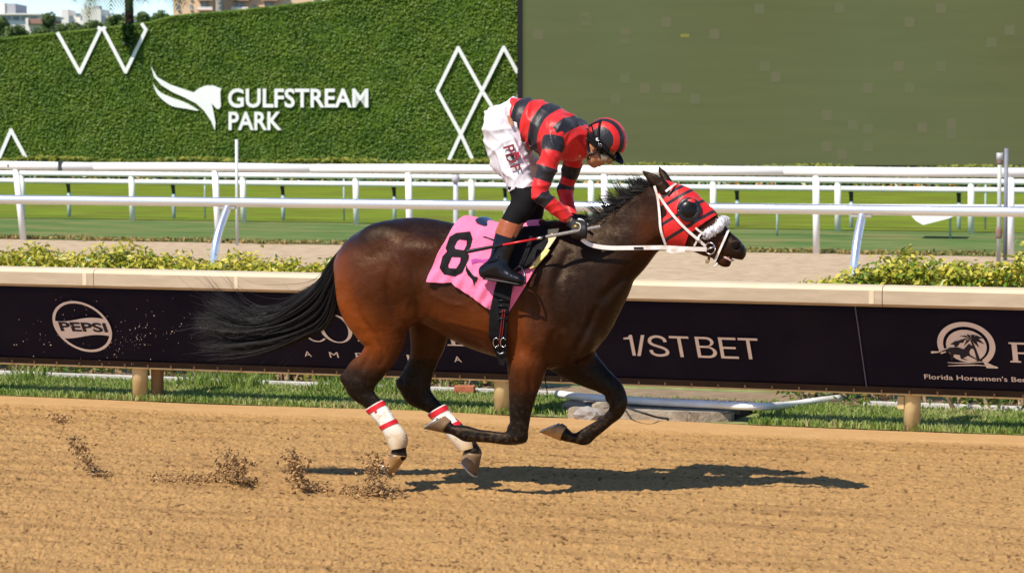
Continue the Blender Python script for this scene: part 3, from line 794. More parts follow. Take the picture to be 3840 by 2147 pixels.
for pxx in (255, 648, 1058, 1476, 1892, 2330, 2762, 3190, 3594, 4000):
    q = onY(pxx, 800, 36.3)
    tube_obj('post', [(q[0], 36.35, 0.52), (q[0], 36.35, -0.05)], 0.04, M_gr, f4, 10)
    tube_obj('bracket', [(q[0], 36.30, 0.72), (q[0], 36.33, 0.62), (q[0], 36.35, 0.50)], [0.05, 0.04, 0.036], M_dk, f4, 8)
for pxx in (769, 1290, 3695):
    q = onY(pxx, 820, 36.6)
    tag(tube_obj('marker_stake', [(q[0], 36.6, -0.02), (q[0], 36.6, 0.86)], 0.02, M_gr, None, 8), {769: 'thin grey stake behind the rails left of the tall thin pole', 1290: 'thin grey stake behind the rails above the tail head', 3695: 'thin grey stake behind the rails beside the right pole pair'}[pxx], 'stake')
# poles standing between the rails
M_pole = mat('pole_grey', (0.30, 0.31, 0.33), (0.42, 0.42, 0.43), 0.55, 0.4, 5)
def pole(px_, ptop, pbase, Y, rad, label, m=M_pole, cap=None, bands=()):
    a = onY(px_, ptop, Y); g = onY(px_, pbase, Y)
    t = thing('pole', label, 'pole', (a[0], Y, 0))
    tube_obj('shaft', [(a[0], Y, -0.02), (a[0], Y, a[2])], rad, m, t, 10)
    if cap:
        tube_obj('cap', [(a[0], Y, a[2] - cap), (a[0], Y, a[2] + 0.02)], rad * 1.55, mat('pole_cap', (.42, .42, .42), None, .5), t, 10)
    for z in bands:
        tube_obj('collar', [(a[0], Y, z - 0.09), (a[0], Y, z - .06), (a[0], Y, z + .06), (a[0], Y, z + .09)], [rad * 1.05, rad * 1.5, rad * 1.5, rad * 1.05], mat('rust', (.25, .10, .05), (.2, .2, .2), .8, .2, 8), t, 10)
pole(887, 523, 900, 26.6, 0.026, 'tall thin pale pole in front of the running rail left of the horse', mat('pole_pale', (.55, .55, .56), (.62, .62, .62), .5))
pole(1709, 660, 1000, 20.5, 0.037, 'grey capped pole behind the pink saddlecloth', mat('pole_steel', (.38, .40, .42), (.48, .5, .52), .5), cap=0.09)
pole(3749, 578, 950, 25.8, 0.032, 'pale banded pole with a cap at the right edge', mat('pole_worn', (.5, .5, .44), (.36, .37, .36), .6, scale=3), cap=0.09, bands=(0.42, 1.53))
pole(3774, 556, 945, 26.2, 0.032, 'slim dark grey pole right of the banded pole', mat('pole_slate', (.16, .17, .20), (.22, .23, .26), .55, scale=3))
# white cover lying on the grass beyond the rails, seen under the silver rail at the right
q0, q1, q2, q3 = onZ(2780, 775, .0), onZ(3845, 775, .0), onY(3430, 812, 33.0), onY(3570, 812, 33.0)
bm = bmesh.new()
pr = [(3415, 806), (3435, 828), (3462, 843), (3560, 818), (3585, 806)]
va_ = [bm.verts.new(V3(onY(x, y, 32.6))) for x, y in pr]; vb_ = [bm.verts.new(V3(onY(x, y, 32.6)) + Vector((-.12, .9, .0))) for x, y in pr]
bm.faces.new(va_); bm.faces.new(vb_[::-1])
for i in range(5): bm.faces.new((va_[i], vb_[i], vb_[(i + 1) % 5], va_[(i + 1) % 5]))
bmesh.ops.recalc_face_normals(bm, faces=bm.faces)
t = thing('folded_cover', 'white folded cover slung below the far rails at the right', 'cover', onY(3490, 806, 32.6))
bm_obj('flap', bm, M_wh, t)
a, c = onY(2600, 770, 32.9), onY(3900, 776, 32.9)
tube_obj('roll', [a, (a + c) / 2 + np.array([0, 0, -.01]), c], 0.045, M_wh, t, 10)
for xx in (0.25, 0.75):
    p = a + (c - a) * xx
    tube_obj('support', [p, (p[0], p[1], -0.02)], 0.02, M_gr, t, 8)
# ================================================================== low flower hedge in front of the green wall
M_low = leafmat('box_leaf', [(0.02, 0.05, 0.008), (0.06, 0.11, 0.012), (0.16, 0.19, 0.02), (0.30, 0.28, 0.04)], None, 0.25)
r = np.random.default_rng(77)
def low_hedge(px0, px1, Y, h, label, seed):
    a, c = onY(px0, 600, Y)[0], onY(px1, 600, Y)[0]
    t = thing('low_hedge', label, 'hedge', ((a + c) / 2, Y, 0))
    r = np.random.default_rng(seed); n_ = int((c - a) * 330)
    x = r.uniform(a, c, n_); z = h * (1 - np.abs(r.normal(0, .35, n_))) + .05 * np.sin(x * 1.3); z = np.clip(z, .02, None)
    p = np.stack([x, Y + r.uniform(-.45, .45, n_), z], 1)
    nr = np.stack([np.zeros(n_), np.where(z > h * .8, -.2, -1), np.where(z > h * .8, 1, .2)], 1)
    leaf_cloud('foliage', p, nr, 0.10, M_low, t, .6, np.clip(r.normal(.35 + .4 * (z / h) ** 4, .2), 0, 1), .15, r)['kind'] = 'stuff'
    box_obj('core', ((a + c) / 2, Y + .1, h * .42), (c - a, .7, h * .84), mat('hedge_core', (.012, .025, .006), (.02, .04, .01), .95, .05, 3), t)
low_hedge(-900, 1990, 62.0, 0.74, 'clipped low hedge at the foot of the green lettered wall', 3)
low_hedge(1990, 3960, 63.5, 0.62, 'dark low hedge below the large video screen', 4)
n_ = 900
x = rng.uniform(onY(-100, 600, 60.9)[0], onY(3900, 600, 60.9)[0], n_)
o = leaf_cloud('bedding_flowers', np.stack([x, 60.9 + rng.uniform(-.3, .3, n_), rng.uniform(.05, .32, n_)], 1), None, .09, leafmat('flowers', [(.5, .05, .02), (.6, .45, .05), (.7, .7, .6), (.1, .2, .03), (.06, .12, .02)], None, .2))
tag(o, 'mixed bedding flowers along the low hedge', 'flowers', kind='stuff')

# ================================================================== the green wall (fronto-parallel, 95 m away)
WD = 95.0
def wp(px, py, off=0.0):
    return onD(px, py, WD - off)
top_px = [(-1300, 215), (-400, 172), (0, 146), (215, 124), (390, 106), (560, 84), (650, 60), (820, 46), (1000, 28), (1200, 6), (1400, -22), (1700, -60), (1960, -95)]
tx, ty = zip(*top_px)
M_wall = mat('ivy_wall', (0.062, 0.122, 0.011), (0.100, 0.160, 0.016), 0.9, 0.12, 2.4, 8, c3=(0.11, 0.165, 0.02), s3=1.1, bump=1.0, bscale=9)
wall = thing('green_wall', 'tall leafy green wall with white lettering and diamond lines', 'wall', wp(900, 650))
U_ = np.linspace(-1300, 1946, 460); nz = 100
r = np.random.default_rng(8)
hgt = vnoise((460, nz + 1), 3, r) * .6 + vnoise((460, nz + 1), 9, r) * .8
V = []; 
for i, u in enumerate(U_):
    yt = np.interp(u, tx, ty)
    for j in range(nz + 1):
        V.append(onD(u, 668 + (yt - 668) * j / nz, WD - 0.07 * hgt[i, j]))
V = np.array(V); idx = np.arange(460 * (nz + 1)).reshape(460, nz + 1)
Q = np.stack([idx[:-1, :-1], idx[1:, :-1], idx[1:, 1:], idx[:-1, 1:]], -1).reshape(-1, 4)
np_mesh('leaf_face', V, Q, M_wall, wall, True)
bk = []
for u in (-1300, 0, 390, 650, 1000, 1400, 1946):
    yt = np.interp(u, tx, ty); bk += [onD(u, 668, WD + .1), onD(u, yt + 4, WD + .1), onD(u, 668, WD + 1.6), onD(u, yt + 4, WD + 1.6)]
Fc = []
for i in range(6):
    a = i * 4; Fc += [(a, a + 4, a + 5, a + 1), (a + 2, a + 3, a + 7, a + 6), (a + 1, a + 5, a + 7, a + 3)]
Fc += [(0, 1, 3, 2), (24, 26, 27, 25)]
mesh_obj('backing', bk, Fc, mat('wall_core', (.02, .045, .01), None, .95), wall)
k = 96000
u = np.where(r.random(k) < .88, r.uniform(-60, 1940, k), r.uniform(-1290, -60, k)); tt = np.where(r.random(k) < .12, 1 - np.abs(r.normal(0, .01, k)), r.random(k))
yt = np.interp(u, tx, ty); vv = 668 + (yt - 668) * tt
D0 = _ray(CX, CY)
P = CAM_C + ((WD - 0.07 * r.random(k) - .03) / ((CAM_F[None] + ((u - CX) / FPX)[:, None] * CAM_R - ((vv - CY) / FPX)[:, None] * CAM_U) @ np.array([-math.sin(TH), math.cos(TH), 0])))[:, None] * (CAM_F[None] + ((u - CX) / FPX)[:, None] * CAM_R - ((vv - CY) / FPX)[:, None] * CAM_U)
cl = np.sin(u * .021 + 2 * np.sin(vv * .013)) * np.sin(vv * .03 + np.sin(u * .017))
M_wl = leafmat('ivy_leaf', [(0.064, 0.128, 0.011), (0.096, 0.170, 0.014), (0.130, 0.200, 0.018), (0.18, 0.23, 0.026)], None, .2)
leaf_cloud('leaves', P, np.tile([[-CAM_F[0] * .5, -CAM_F[1] * .9, .6]], (k, 1)), 0.055, M_wl, wall, .6, np.clip(.42 + .26 * cl + r.normal(0, .16, k), 0, 1), .1, r)['kind'] = 'stuff'
# white diamond lines: flat bars proud of the leaves
M_white = mat('sign_white', (0.80, 0.79, 0.75), (0.86, 0.85, 0.81), 0.5, 0.3, 2)
def bar_(pts, w=13.0, off=.15):
    for (a, c) in zip(pts[:-1], pts[1:]):
        a = np.array(a, float); c = np.array(c, float); d = c - a; l = np.hypot(*d); d /= l; nn = np.array([-d[1], d[0]]) * w / 2
        e = d * w * .35
        q = [a - e + nn, c + e + nn, c + e - nn, a - e - nn]
        vf = [onD(p[0], p[1], WD - off) for p in q]; vb = [onD(p[0], p[1], WD - .05) for p in q]
        mesh_obj('line_bar', vf + vb, [(0, 1, 2, 3), (7, 6, 5, 4), (0, 4, 5, 1), (1, 5, 6, 2), (2, 6, 7, 3), (3, 7, 4, 0)], M_white, wall)
        off += .004
bar_([(217, 126), (299, 272), (378, 108), (370, 105)])
bar_([(392, 104), (388, 112), (471, 270), (547, 112), (533, 92)], off=.165)
bar_([(-12, 612), (41, 488), (108, 612)])
bar_([(1683, 600), (1728, 503), (1639, 341), (1718, 180), (1808, 341), (1728, 503), (1772, 598)])
bar_([(1850, 408), (1808, 341), (1889, 178), (1939, 270)], off=.18)
# horse-head mark and name
bm_loops = [[(566, 248), (590, 290), (640, 318), (727, 347), (745, 332), (772, 321), (800, 321), (830, 332), (826, 345), (828, 400), (822, 409), (812, 408), (800, 395), (793, 388), (799, 412), (808, 460), (806, 490), (792, 455), (765, 415), (735, 388), (690, 365), (645, 345), (605, 320), (578, 290)],
            [(573, 312), (600, 345), (650, 368), (700, 387), (745, 415), (700, 408), (645, 398), (605, 370), (585, 345)]]
def sign_shape(name, loops, off=.16):
    bm = outline_bm([[(p[0], -p[1]) for p in lp] for lp in loops])
    r_ = bmesh.ops.extrude_face_region(bm, geom=bm.faces[:]); up_ = {v for v in r_['geom'] if isinstance(v, bmesh.types.BMVert)}
    for v in bm.verts:
        v.co = V3(onD(v.co.x, -v.co.y, WD - (off if v in up_ else .05)))
    bmesh.ops.recalc_face_normals(bm, faces=bm.faces)
    return bm_obj(name, bm, M_white, wall)
sm = lambda lp: [tuple(p) for p in smooth_curve(lp + [lp[0]], 3)[:-1]]
bm0 = sign_shape('horse_mark', [bm_loops[0]])
sign_shape('wing_mark', [sm(bm_loops[1])])
def wall_word(body, x0, y0, x1, y1, bold):
    bm = text_bm(body, bold); fit_bm(bm, x0, -y1, x1, -y0)
    for V_, F_ in islands(bm):
        nb = len(V_)
        b2 = bmesh.new(); vs = [b2.verts.new(v) for v in V_]
        for f in F_: b2.faces.new([vs[i] for i in f])
        r_ = bmesh.ops.extrude_face_region(b2, geom=b2.faces[:]); up_ = {v for v in r_['geom'] if isinstance(v, bmesh.types.BMVert)}
        for v in b2.verts: v.co = V3(onD(v.co.x, -v.co.y, WD - (.16 if v in up_ else .05)))
        bmesh.ops.recalc_face_normals(b2, faces=b2.faces)
        bm_obj('letter', b2, M_white, wall)
wall_word('GULFSTREAM', 855, 332, 1381, 404, 0.022)
wall_word('PARK', 857, 419, 1056, 488, 0.022)
# dark leaves added to stand for the palm trunk's shadow on the wall
k = 500
u = r.uniform(462, 498, k); vv = 92 + 80 * r.random(k) ** 1.3
P = np.array([onD(a, c, WD - .25 - .15 * random.random()) for a, c in zip(u, vv)])
leaf_cloud('trunk_shade_leaves', P, None, .08, leafmat('trunk_shade', [(.008, .028, .004), (.02, .055, .006)], None, .1), wall, .6, None, .1, r)['kind'] = 'stuff'

# ================================================================== video screen
scr = thing('video_screen', 'huge olive green video screen beside the leafy wall', 'screen', onD(2800, 660, 93.6))
m = bpy.data.materials.new('screen_picture'); m.use_nodes = True; MATS['screen_picture'] = m
nt = m.node_tree; n = nt.nodes; L = nt.links; b = n['Principled BSDF']
tc = n.new('ShaderNodeTexCoord')
mp = n.new('ShaderNodeMapping'); mp.inputs['Scale'].default_value = (0.25, 0.25, 3.0); L.new(tc.outputs['Object'], mp.inputs[0])
c1 = _ramp(_noise(0.8, 6, .6, mp.outputs[0]), .3, .7, (0.118, 0.132, 0.046, 1), (0.155, 0.165, 0.062, 1))
c2 = _ramp(_noise(0.10, 2, .5), .35, .65, (0.118, 0.128, 0.044, 1), (0.135, 0.175, 0.072, 1))
cm = _mix(.5, c1, c2)
L.new(cm, b.inputs['Emission Color']); b.inputs['Emission Strength'].default_value = 0.66
b.inputs['Base Color'].default_value = (0.02, 0.02, 0.016, 1); b.inputs['Roughness'].default_value = .8; b.inputs['Specular IOR Level'].default_value = .05
M_scr = m
def panel(px0, py0, px1, py1, d0, d1, name, m_, parent):
    q = [(px0, py1), (px1, py1), (px1, py0), (px0, py0)]
    vf = [onD(*p, d0) for p in q]; vb = [onD(*p, d1) for p in q]
    return mesh_obj(name, vf + vb, [(0, 1, 2, 3), (7, 6, 5, 4), (0, 4, 5, 1), (1, 5, 6, 2), (2, 6, 7, 3), (3, 7, 4, 0)], m_, parent)
panel(1961, -420, 4400, 620, 93.8, 94.6, 'display', M_scr, scr)
M_frame = mat('screen_frame', (0.012, 0.010, 0.009), None, 0.5)
panel(1940, -430, 1961, 640, 93.7, 94.9, 'frame_post', M_frame, scr)
panel(1961, 620, 4400, 652, 93.65, 94.9, 'frame_sill', M_frame, scr)
panel(1936, 352, 1941, 640, 93.75, 94.5, 'edge_trim', mat('trim_tan', (.30, .24, .17), (.4, .33, .25), .8), scr)
mods = [(2175, 45), (2325, 107), (2325, 128), (2661, 109), (2850, 230), (2890, 270), (2325, 275), (2400, 312), (2480, 312), (2518, 312), (2290, 352), (3082, 412), (3180, 450), (3237, 312), (3237, 465), (3352, 230), (3512, 230), (3393, 65), (3393, 310), (3082, 530), (3237, 530), (3550, 447), (3550, 485), (3140, 560), (2588, 352), (2000, 110), (2180, 60), (2480, 65), (3700, 140), (3768, 95), (2830, 15), (3510, 12), (3130, 12), (3440, 460)]
M_mods = [mat('screen_module_a', (.02, .02, .016), None, .8, .05, emis=(0.143, 0.160, 0.073), estr=.68), mat('screen_module_b', (.02, .02, .016), None, .8, .05, emis=(0.150, 0.150, 0.074), estr=.72)]
for i, (a, c) in enumerate(mods):
    panel(a, c, a + 37, c + 38, 93.785, 93.81, 'display_module', M_mods[i % 2], scr)
panel(2552, 128, 2585, 140, 93.78, 93.81, 'display_module', mat('screen_module_y', (.05, .05, .02), None, .6, emis=(.25, .22, .03), estr=.6), scr)

# ================================================================== palms behind the wall
M_trunk = mat('palm_trunk', (0.030, 0.018, 0.013), (0.07, 0.042, 0.03), 0.95, 0.1, 6, bump=.8, bscale=12)
M_frond = leafmat('palm_leaf', [(0.02, 0.05, 0.012), (0.06, 0.11, 0.02), (0.22, 0.18, 0.05), (0.45, 0.30, 0.10)], None, .3)
def palm(px, ptop, D, rad, nfr, length, label, seed, mt=M_trunk, yellow=.12):
    c = onD(px, ptop, D); g = np.array([c[0], c[1], 0.0])
    t = thing('palm_tree', label, 'palm', g)
    rr = np.random.default_rng(seed)
    zs = np.linspace(-.1, c[2], 40)
    tube_obj('trunk', [(c[0] + .05 * math.sin(z * .5), c[1], z) for z in zs], [rad * (1.1 if z > c[2] - 1 else 1.0) * (1 + .06 * (i % 2)) for i, z in enumerate(zs)], mt, t, 14)
    V = []; T_ = []; tint = []
    for k in range(nfr):
        az = 2 * math.pi * (k + rr.random() * .6) / nfr; el = rr.uniform(-.35, 1.0); ln = length * rr.uniform(.85, 1.1)
        p = c.copy(); d = np.array([math.cos(az) * math.cos(el), math.sin(az) * math.cos(el), math.sin(el)])
        tn = np.clip(rr.normal(.25, .15), 0, 1) if rr.random() > yellow else rr.uniform(.6, 1)
        nseg = 26; pts = [p.copy()]
        for s in range(nseg):
            d = d + np.array([0, 0, -.085]); d /= np.linalg.norm(d); p = p + d * ln / nseg; pts.append(p.copy())
        for s in range(2, nseg + 1):
            a = pts[s]; dd = pts[s] - pts[s - 1]; dd /= np.linalg.norm(dd); side = np.cross(dd, [0, 0, 1]); side /= np.linalg.norm(side) + 1e-9
            ll = ln * .26 * math.sin(math.pi * min(1, (s + 3) / (nseg + 5))) + .05
            for sg in (-1, 1):
                tip = a + side * sg * ll * .75 + dd * ll * .6 + np.array([0, 0, -.45 * ll]); w = dd * .035
                i0 = len(V); V += [a - w, a + w, tip]; T_.append((i0, i0 + 1, i0 + 2)); tint += [tn] * 3
            i0 = len(V); q = pts[s - 1]; V += [q - side * .015, q + side * .015, a]; T_.append((i0, i0 + 1, i0 + 2)); tint += [tn] * 3
    np_mesh('crown', np.array(V), np.array(T_), M_frond, t, False, {'tint': np.array(tint)})
palm(481, -235, 98.2, 0.145, 26, 3.7, 'dark trunked palm rising behind the green wall', 4)
palm(822, -285, 128, 0.17, 22, 3.6, 'pale trunked palm in front of the beige apartment block', 9, mat('palm_trunk_pale', (.33, .29, .24), (.42, .37, .31), .9, .1, 5), .5)

# ================================================================== far buildings and trees
def bld_box(parent, name, px0, py0, px1, py1, D, dep, m_):
    a, c = onD(px0, py1, D), onD(px1, py0, D)
    q0, q1 = onD(px0, py1, D), onD(px1, py1, D); ex = (q1 - q0); fh = np.array([-math.sin(TH), math.cos(TH), 0]) * dep
    z0, z1 = a[2], c[2]
    b4 = [q0[:2], q1[:2], (q1 + fh)[:2], (q0 + fh)[:2]]
    V_ = [(p[0], p[1], z0) for p in b4] + [(p[0], p[1], z1) for p in b4]
    return mesh_obj(name, V_, [(0, 1, 5, 4), (1, 2, 6, 5), (2, 3, 7, 6), (3, 0, 4, 7), (4, 5, 6, 7), (3, 2, 1, 0)], m_, parent)
M_peach = mat('stucco_peach', (0.66, 0.45, 0.28), (0.70, 0.49, 0.31), .9, .1, .3)
M_win = mat('far_glass', (0.16, 0.20, 0.22), (0.26, 0.30, 0.32), .3, .5, .5)
M_bwhite = mat('stucco_white', (0.72, 0.68, 0.60), (0.76, 0.72, 0.65), .9, .1, .2)
M_bgrey = mat('stucco_grey', (.36, .36, .37), None, .9)
M_slab = mat('balcony_slab', (0.50, 0.33, 0.24), None, .9)
M_rail = mat('balcony_rail', (0.70, 0.66, 0.60), None, .8)
D = 330
t = thing('apartment_building', 'peach apartment block with stacked balconies above the green wall', 'building', onD(830, 200, D) * np.array([1, 1, 0]))
bld_box(t, 'wall', 652, -160, 800, 330, D, 14, M_peach)
bld_box(t, 'wall', 800, -160, 1180, 330, D + 3, 14, M_peach)
for row in range(-5, 4):
    y0 = 18 + row * 38
    for xx in (664, 712):
        w_ = bld_box(t, 'window', xx, y0, xx + 10, y0 + 18, D - .12, .1, M_win)
        bld_box(w_, 'sill', xx - 1, y0 + 18, xx + 11, y0 + 20, D - .25, .2, M_rail)
    for x0_, x1_ in ((740, 796), (868, 930), (980, 1040)):
        off = 0 if x0_ < 800 else 3
        bld_box(t, 'balcony', x0_ - 2, y0 + 18, x1_ + 2, y0 + 22, D + off - 1.6, 1.6, M_slab)
        bld_box(t, 'balcony_rail', x0_, y0 + 9, x1_, y0 + 18, D + off - 1.5, .12, M_rail)
        w_ = bld_box(t, 'window', x0_ + 12, y0 - 10, x1_ - 14, y0 + 9, D + off - .12, .1, M_win)
        bld_box(w_, 'mullion', (x0_ + x1_) / 2 - 2, y0 - 10, (x0_ + x1_) / 2, y0 + 9, D + off - .2, .06, M_rail)
    for xx in (830, 950):
        bld_box(t, 'window', xx, y0, xx + 9, y0 + 16, D + 2.88, .1, M_win)
D = 420
t = thing('long_building', 'long pale flat roofed building on the left skyline', 'building', onD(100, 200, D) * np.array([1, 1, 0]))
bld_box(t, 'wall', -160, 52, 152, 200, D, 20, M_bwhite)
bld_box(t, 'cornice', -165, 50, 156, 56, D - .8, 21, M_rail)
bld_box(t, 'tower', -40, 11, 18, 52, D + 2, 10, M_bwhite)
bld_box(t, 'tower', 18, 14, 58, 52, D + 2.3, 10, M_bgrey)
for i in range(9):
    bld_box(t, 'window', -150 + i * 33, 62, -150 + i * 33 + 24, 76, D - .2, .15, M_win)
D = 300
t = thing('red_roof_house', 'small white house with reddish roof among the trees', 'building', onD(135, 200, D) * np.array([1, 1, 0]))
bld_box(t, 'wall', 108, 88, 160, 200, D, 8, M_bwhite)
bld_box(t, 'roof', 96, 70, 174, 89, D - 1, 10, mat('roof_red', (.30, .17, .13), (.36, .21, .16), .9, .1, .5))
bld_box(t, 'chimney', 96, 68, 106, 92, D - 1.2, 1, M_bwhite)
D = 460
t = thing('white_block', 'white rooftop block with small towers right of the long building', 'building', onD(340, 200, D) * np.array([1, 1, 0]))
bld_box(t, 'wall', 232, 36, 258, 200, D, 8, M_bwhite)
bld_box(t, 'wall', 303, 34, 380, 200, D, 10, M_bwhite)
bld_box(t, 'wall', 196, 60, 440, 200, D + 1, 10, M_bwhite)
bld_box(t, 'rooftop_unit', 312, 16, 318, 34, D + 1, 2, M_rail); bld_box(t, 'rooftop_unit', 350, 22, 372, 34, D + 1, 3, M_bgrey); bld_box(t, 'rooftop_unit', 328, 26, 344, 34, D + 1, 3, M_rail)
bld_box(t, 'window', 285, 50, 300, 64, D - .3, .2, M_win)
M_tree = leafmat('tree_leaf', [(0.018, 0.045, 0.010), (0.05, 0.09, 0.015), (0.10, 0.15, 0.025), (0.17, 0.20, 0.05)], None, .2)
M_bark = mat('bark', (.09, .065, .045), None, .95)
def far_tree(px, ptop, pw, D, label, seed):
    c = onD(px, ptop, D); rad = pw / FPX * D / 2
    t = thing('tree', label, 'tree', (c[0], c[1], 0), group=None)
    rr = np.random.default_rng(seed)
    zc = c[2] - rad * .75
    tube_obj('trunk', [(c[0], c[1], 0), (c[0] + .1, c[1], zc * .6), (c[0], c[1], zc)], [rad * .09, rad * .07, rad * .04], M_bark, t, 8)
    k = 16; cen = rr.normal(0, 1, (k, 3)); cen /= np.linalg.norm(cen, axis=1)[:, None]; cen *= rad * rr.uniform(.3, .75, (k, 1)); cen[:, 2] *= .75
    pos = []; nr = []; tn = []
    for q in cen:
        m_ = 150; d = rr.normal(0, 1, (m_, 3)); d /= np.linalg.norm(d, axis=1)[:, None]
        pos.append(np.array([c[0], c[1], zc]) + q + d * rad * .36 * rr.uniform(.7, 1.05, (m_, 1))); nr.append(d); tn.append(np.clip(.35 + .3 * d[:, 2] + rr.normal(0, .15, m_), 0, 1))
    leaf_cloud('crown', np.vstack(pos), np.vstack(nr), rad * .085, M_tree, t, .7, np.concatenate(tn), .1, rr)
trees = [(-20, 60, 130, 180, 'rounded tree at the far left edge of the skyline'), (55, 92, 110, 170, 'low tree in front of the long pale building'), (172, 92, 120, 168, 'bushy tree right of the red roofed house'),
         (180, 46, 70, 260, 'dark tree top beside the red roofed house'), (262, 78, 120, 165, 'green tree below the white rooftop block'), (352, 76, 120, 162, 'green tree left of the dark palm trunk'),
         (440, 50, 110, 160, 'tall green tree just left of the dark palm trunk'), (540, 38, 110, 158, 'tall green tree just right of the dark palm trunk'), (608, 40, 100, 156, 'green tree between palm trunk and peach block'), (672, 64, 90, 150, 'green tree at the foot of the peach block')]
for i, (a, c, w, d, lb) in enumerate(trees):
    far_tree(a, c, w * 1.15, d, lb, 100 + i)
# ================================================================== implicit-surface modelling (bodies grow as one continuous skin)
HY = -0.67                                                   # the plane the horse gallops in
def hp(px, py, lat=0.0):
    return onY(px, py, HY + lat)
class Field:
    def __init__(s, lo, hi, h):
        s.lo = np.array(lo, float); s.h = h
        s.n = np.ceil((np.array(hi) - s.lo) / h).astype(int) + 1
        s.D = np.full(s.n, 0.5, np.float32)
        s.ax = [(s.lo[i] + h * np.arange(s.n[i])).astype(np.float32) for i in range(3)]
    def copy(s):
        q = Field.__new__(Field); q.lo, q.h, q.n, q.ax = s.lo, s.h, s.n, s.ax; q.D = s.D.copy(); return q
    def _blk(s, mn, mx, pad):
        i0 = np.clip(np.floor((mn - pad - s.lo) / s.h).astype(int), 0, s.n - 1); i1 = np.clip(np.ceil((mx + pad - s.lo) / s.h).astype(int) + 1, 1, s.n)
        return tuple(slice(a, max(b, a + 1)) for a, b in zip(i0, i1))
    def _grid(s, b):
        return np.meshgrid(*[s.ax[i][b[i]] for i in range(3)], indexing='ij', sparse=True)
    @staticmethod
    def smin(a, b, k):
        if k <= 0: return np.minimum(a, b)
        h = np.maximum(k - np.abs(a - b), 0) / k
        return np.minimum(a, b) - h * h * k * 0.25
    def put(s, b, d, k, sub=False):
        if sub: s.D[b] = -s.smin(-s.D[b], d, k)
        else: s.D[b] = s.smin(s.D[b], d, k)
    def chain(s, secs, k=0.03, n=5, sub=False, egg=0.0):
        """secs: (centre(3), rv, rw[, vdir]) ; elliptical sections swept along a smooth spine. v = in-profile, w = lateral"""
        C = np.array([q[0] for q in secs], float); R = np.array([[q[1], q[2]] for q in secs], float)
        if len(C) > 2: P = smooth_curve(np.hstack([C, R]), n)
        else: P = smooth_curve(np.hstack([C, R]), n)
        C, R = P[:, :3], np.maximum(P[:, 3:], 0.002)
        pad = float(R.max()) + max(k, 0.02) + 2 * s.h
        blk = s._blk(C.min(0), C.max(0), pad)
        d = np.full([q.stop - q.start for q in blk], 1.0, np.float32)
        off = np.array([q.start for q in blk])
        for i in range(len(C) - 1):
            a, b = C[i], C[i + 1]; ra, rb = R[i], R[i + 1]
            p2 = float(max(ra.max(), rb.max())) + max(k, 0.02) + 2 * s.h
            sb = s._blk(np.minimum(a, b), np.maximum(a, b), p2)
            X, Y, Z = s._grid(sb)
            T = b - a; L_ = np.linalg.norm(T)
            if L_ < 1e-6: continue
            T = T / L_
            W = np.array([0, 1.0, 0]) - T * T[1]
            if np.linalg.norm(W) < .2: W = np.array([0, 0, 1.0]) - T * T[2]
            W /= np.linalg.norm(W); Vd = np.cross(W, T)
            if Vd[2] < 0: Vd = -Vd
            dx, dy, dz = X - np.float32(a[0]), Y - np.float32(a[1]), Z - np.float32(a[2])
            pt = dx * T[0] + dy * T[1] + dz * T[2]
            tt = np.clip(pt / L_, 0, 1); pa = pt - tt * L_
            pv = dx * Vd[0] + dy * Vd[1] + dz * Vd[2]; pw = dx * W[0] + dy * W[1] + dz * W[2]
            rv = ra[0] + (rb[0] - ra[0]) * tt; rw = ra[1] + (rb[1] - ra[1]) * tt
            if egg: rw = rw * np.clip(1 - egg * pv / rv, .35, 1.6)
            rc = np.minimum(rv, rw)
            u, v, w = pv / rv, pw / rw, pa / rc
            k0 = np.sqrt(u * u + v * v + w * w) + 1e-6
            k1 = np.sqrt((u / rv) ** 2 + (v / rw) ** 2 + (w / rc) ** 2) + 1e-6
            q = k0 * (k0 - 1) / k1
            loc = tuple(slice(sb[j].start - off[j], sb[j].stop - off[j]) for j in range(3))
            d[loc] = np.minimum(d[loc], q)
        s.put(blk, d, k, sub)
        return s
    def ell(s, c, r, k=0.03, rot=None, sub=False):
        """ellipsoid; rot = 3x3 whose rows are its axes"""
        c = np.array(c, float); r = np.array(r, float); rm = float(r.max())
        b = s._blk(c - rm, c + rm, max(k, .02) + 2 * s.h); X, Y, Z = s._grid(b)
        A = np.eye(3) if rot is None else np.array(rot)
        p = [(X - c[0]) * A[i][0] + (Y - c[1]) * A[i][1] + (Z - c[2]) * A[i][2] for i in range(3)]
        k0 = np.sqrt(sum((p[i] / r[i]) ** 2 for i in range(3))) + 1e-6; k1 = np.sqrt(sum((p[i] / r[i] ** 2) ** 2 for i in range(3))) + 1e-6
        s.put(b, k0 * (k0 - 1) / k1, k, sub)
        return s
    def caps(s, pts, rad, k=0.02, sub=False, n=4):
        rad = [rad] * len(pts) if np.isscalar(rad) else rad
        return s.chain([(p, r_, r_) for p, r_ in zip(pts, rad)], k, n, sub)
    def sample(s, P):
        q = (np.asarray(P, float) - s.lo) / s.h; i = np.clip(np.floor(q).astype(int), 0, s.n - 2); f = np.clip(q - i, 0, 1)
        out = 0
        for a in (0, 1):
            for b in (0, 1):
                for c in (0, 1):
                    w = (f[:, 0] if a else 1 - f[:, 0]) * (f[:, 1] if b else 1 - f[:, 1]) * (f[:, 2] if c else 1 - f[:, 2])
                    out = out + w * s.D[i[:, 0] + a, i[:, 1] + b, i[:, 2] + c]
        return out
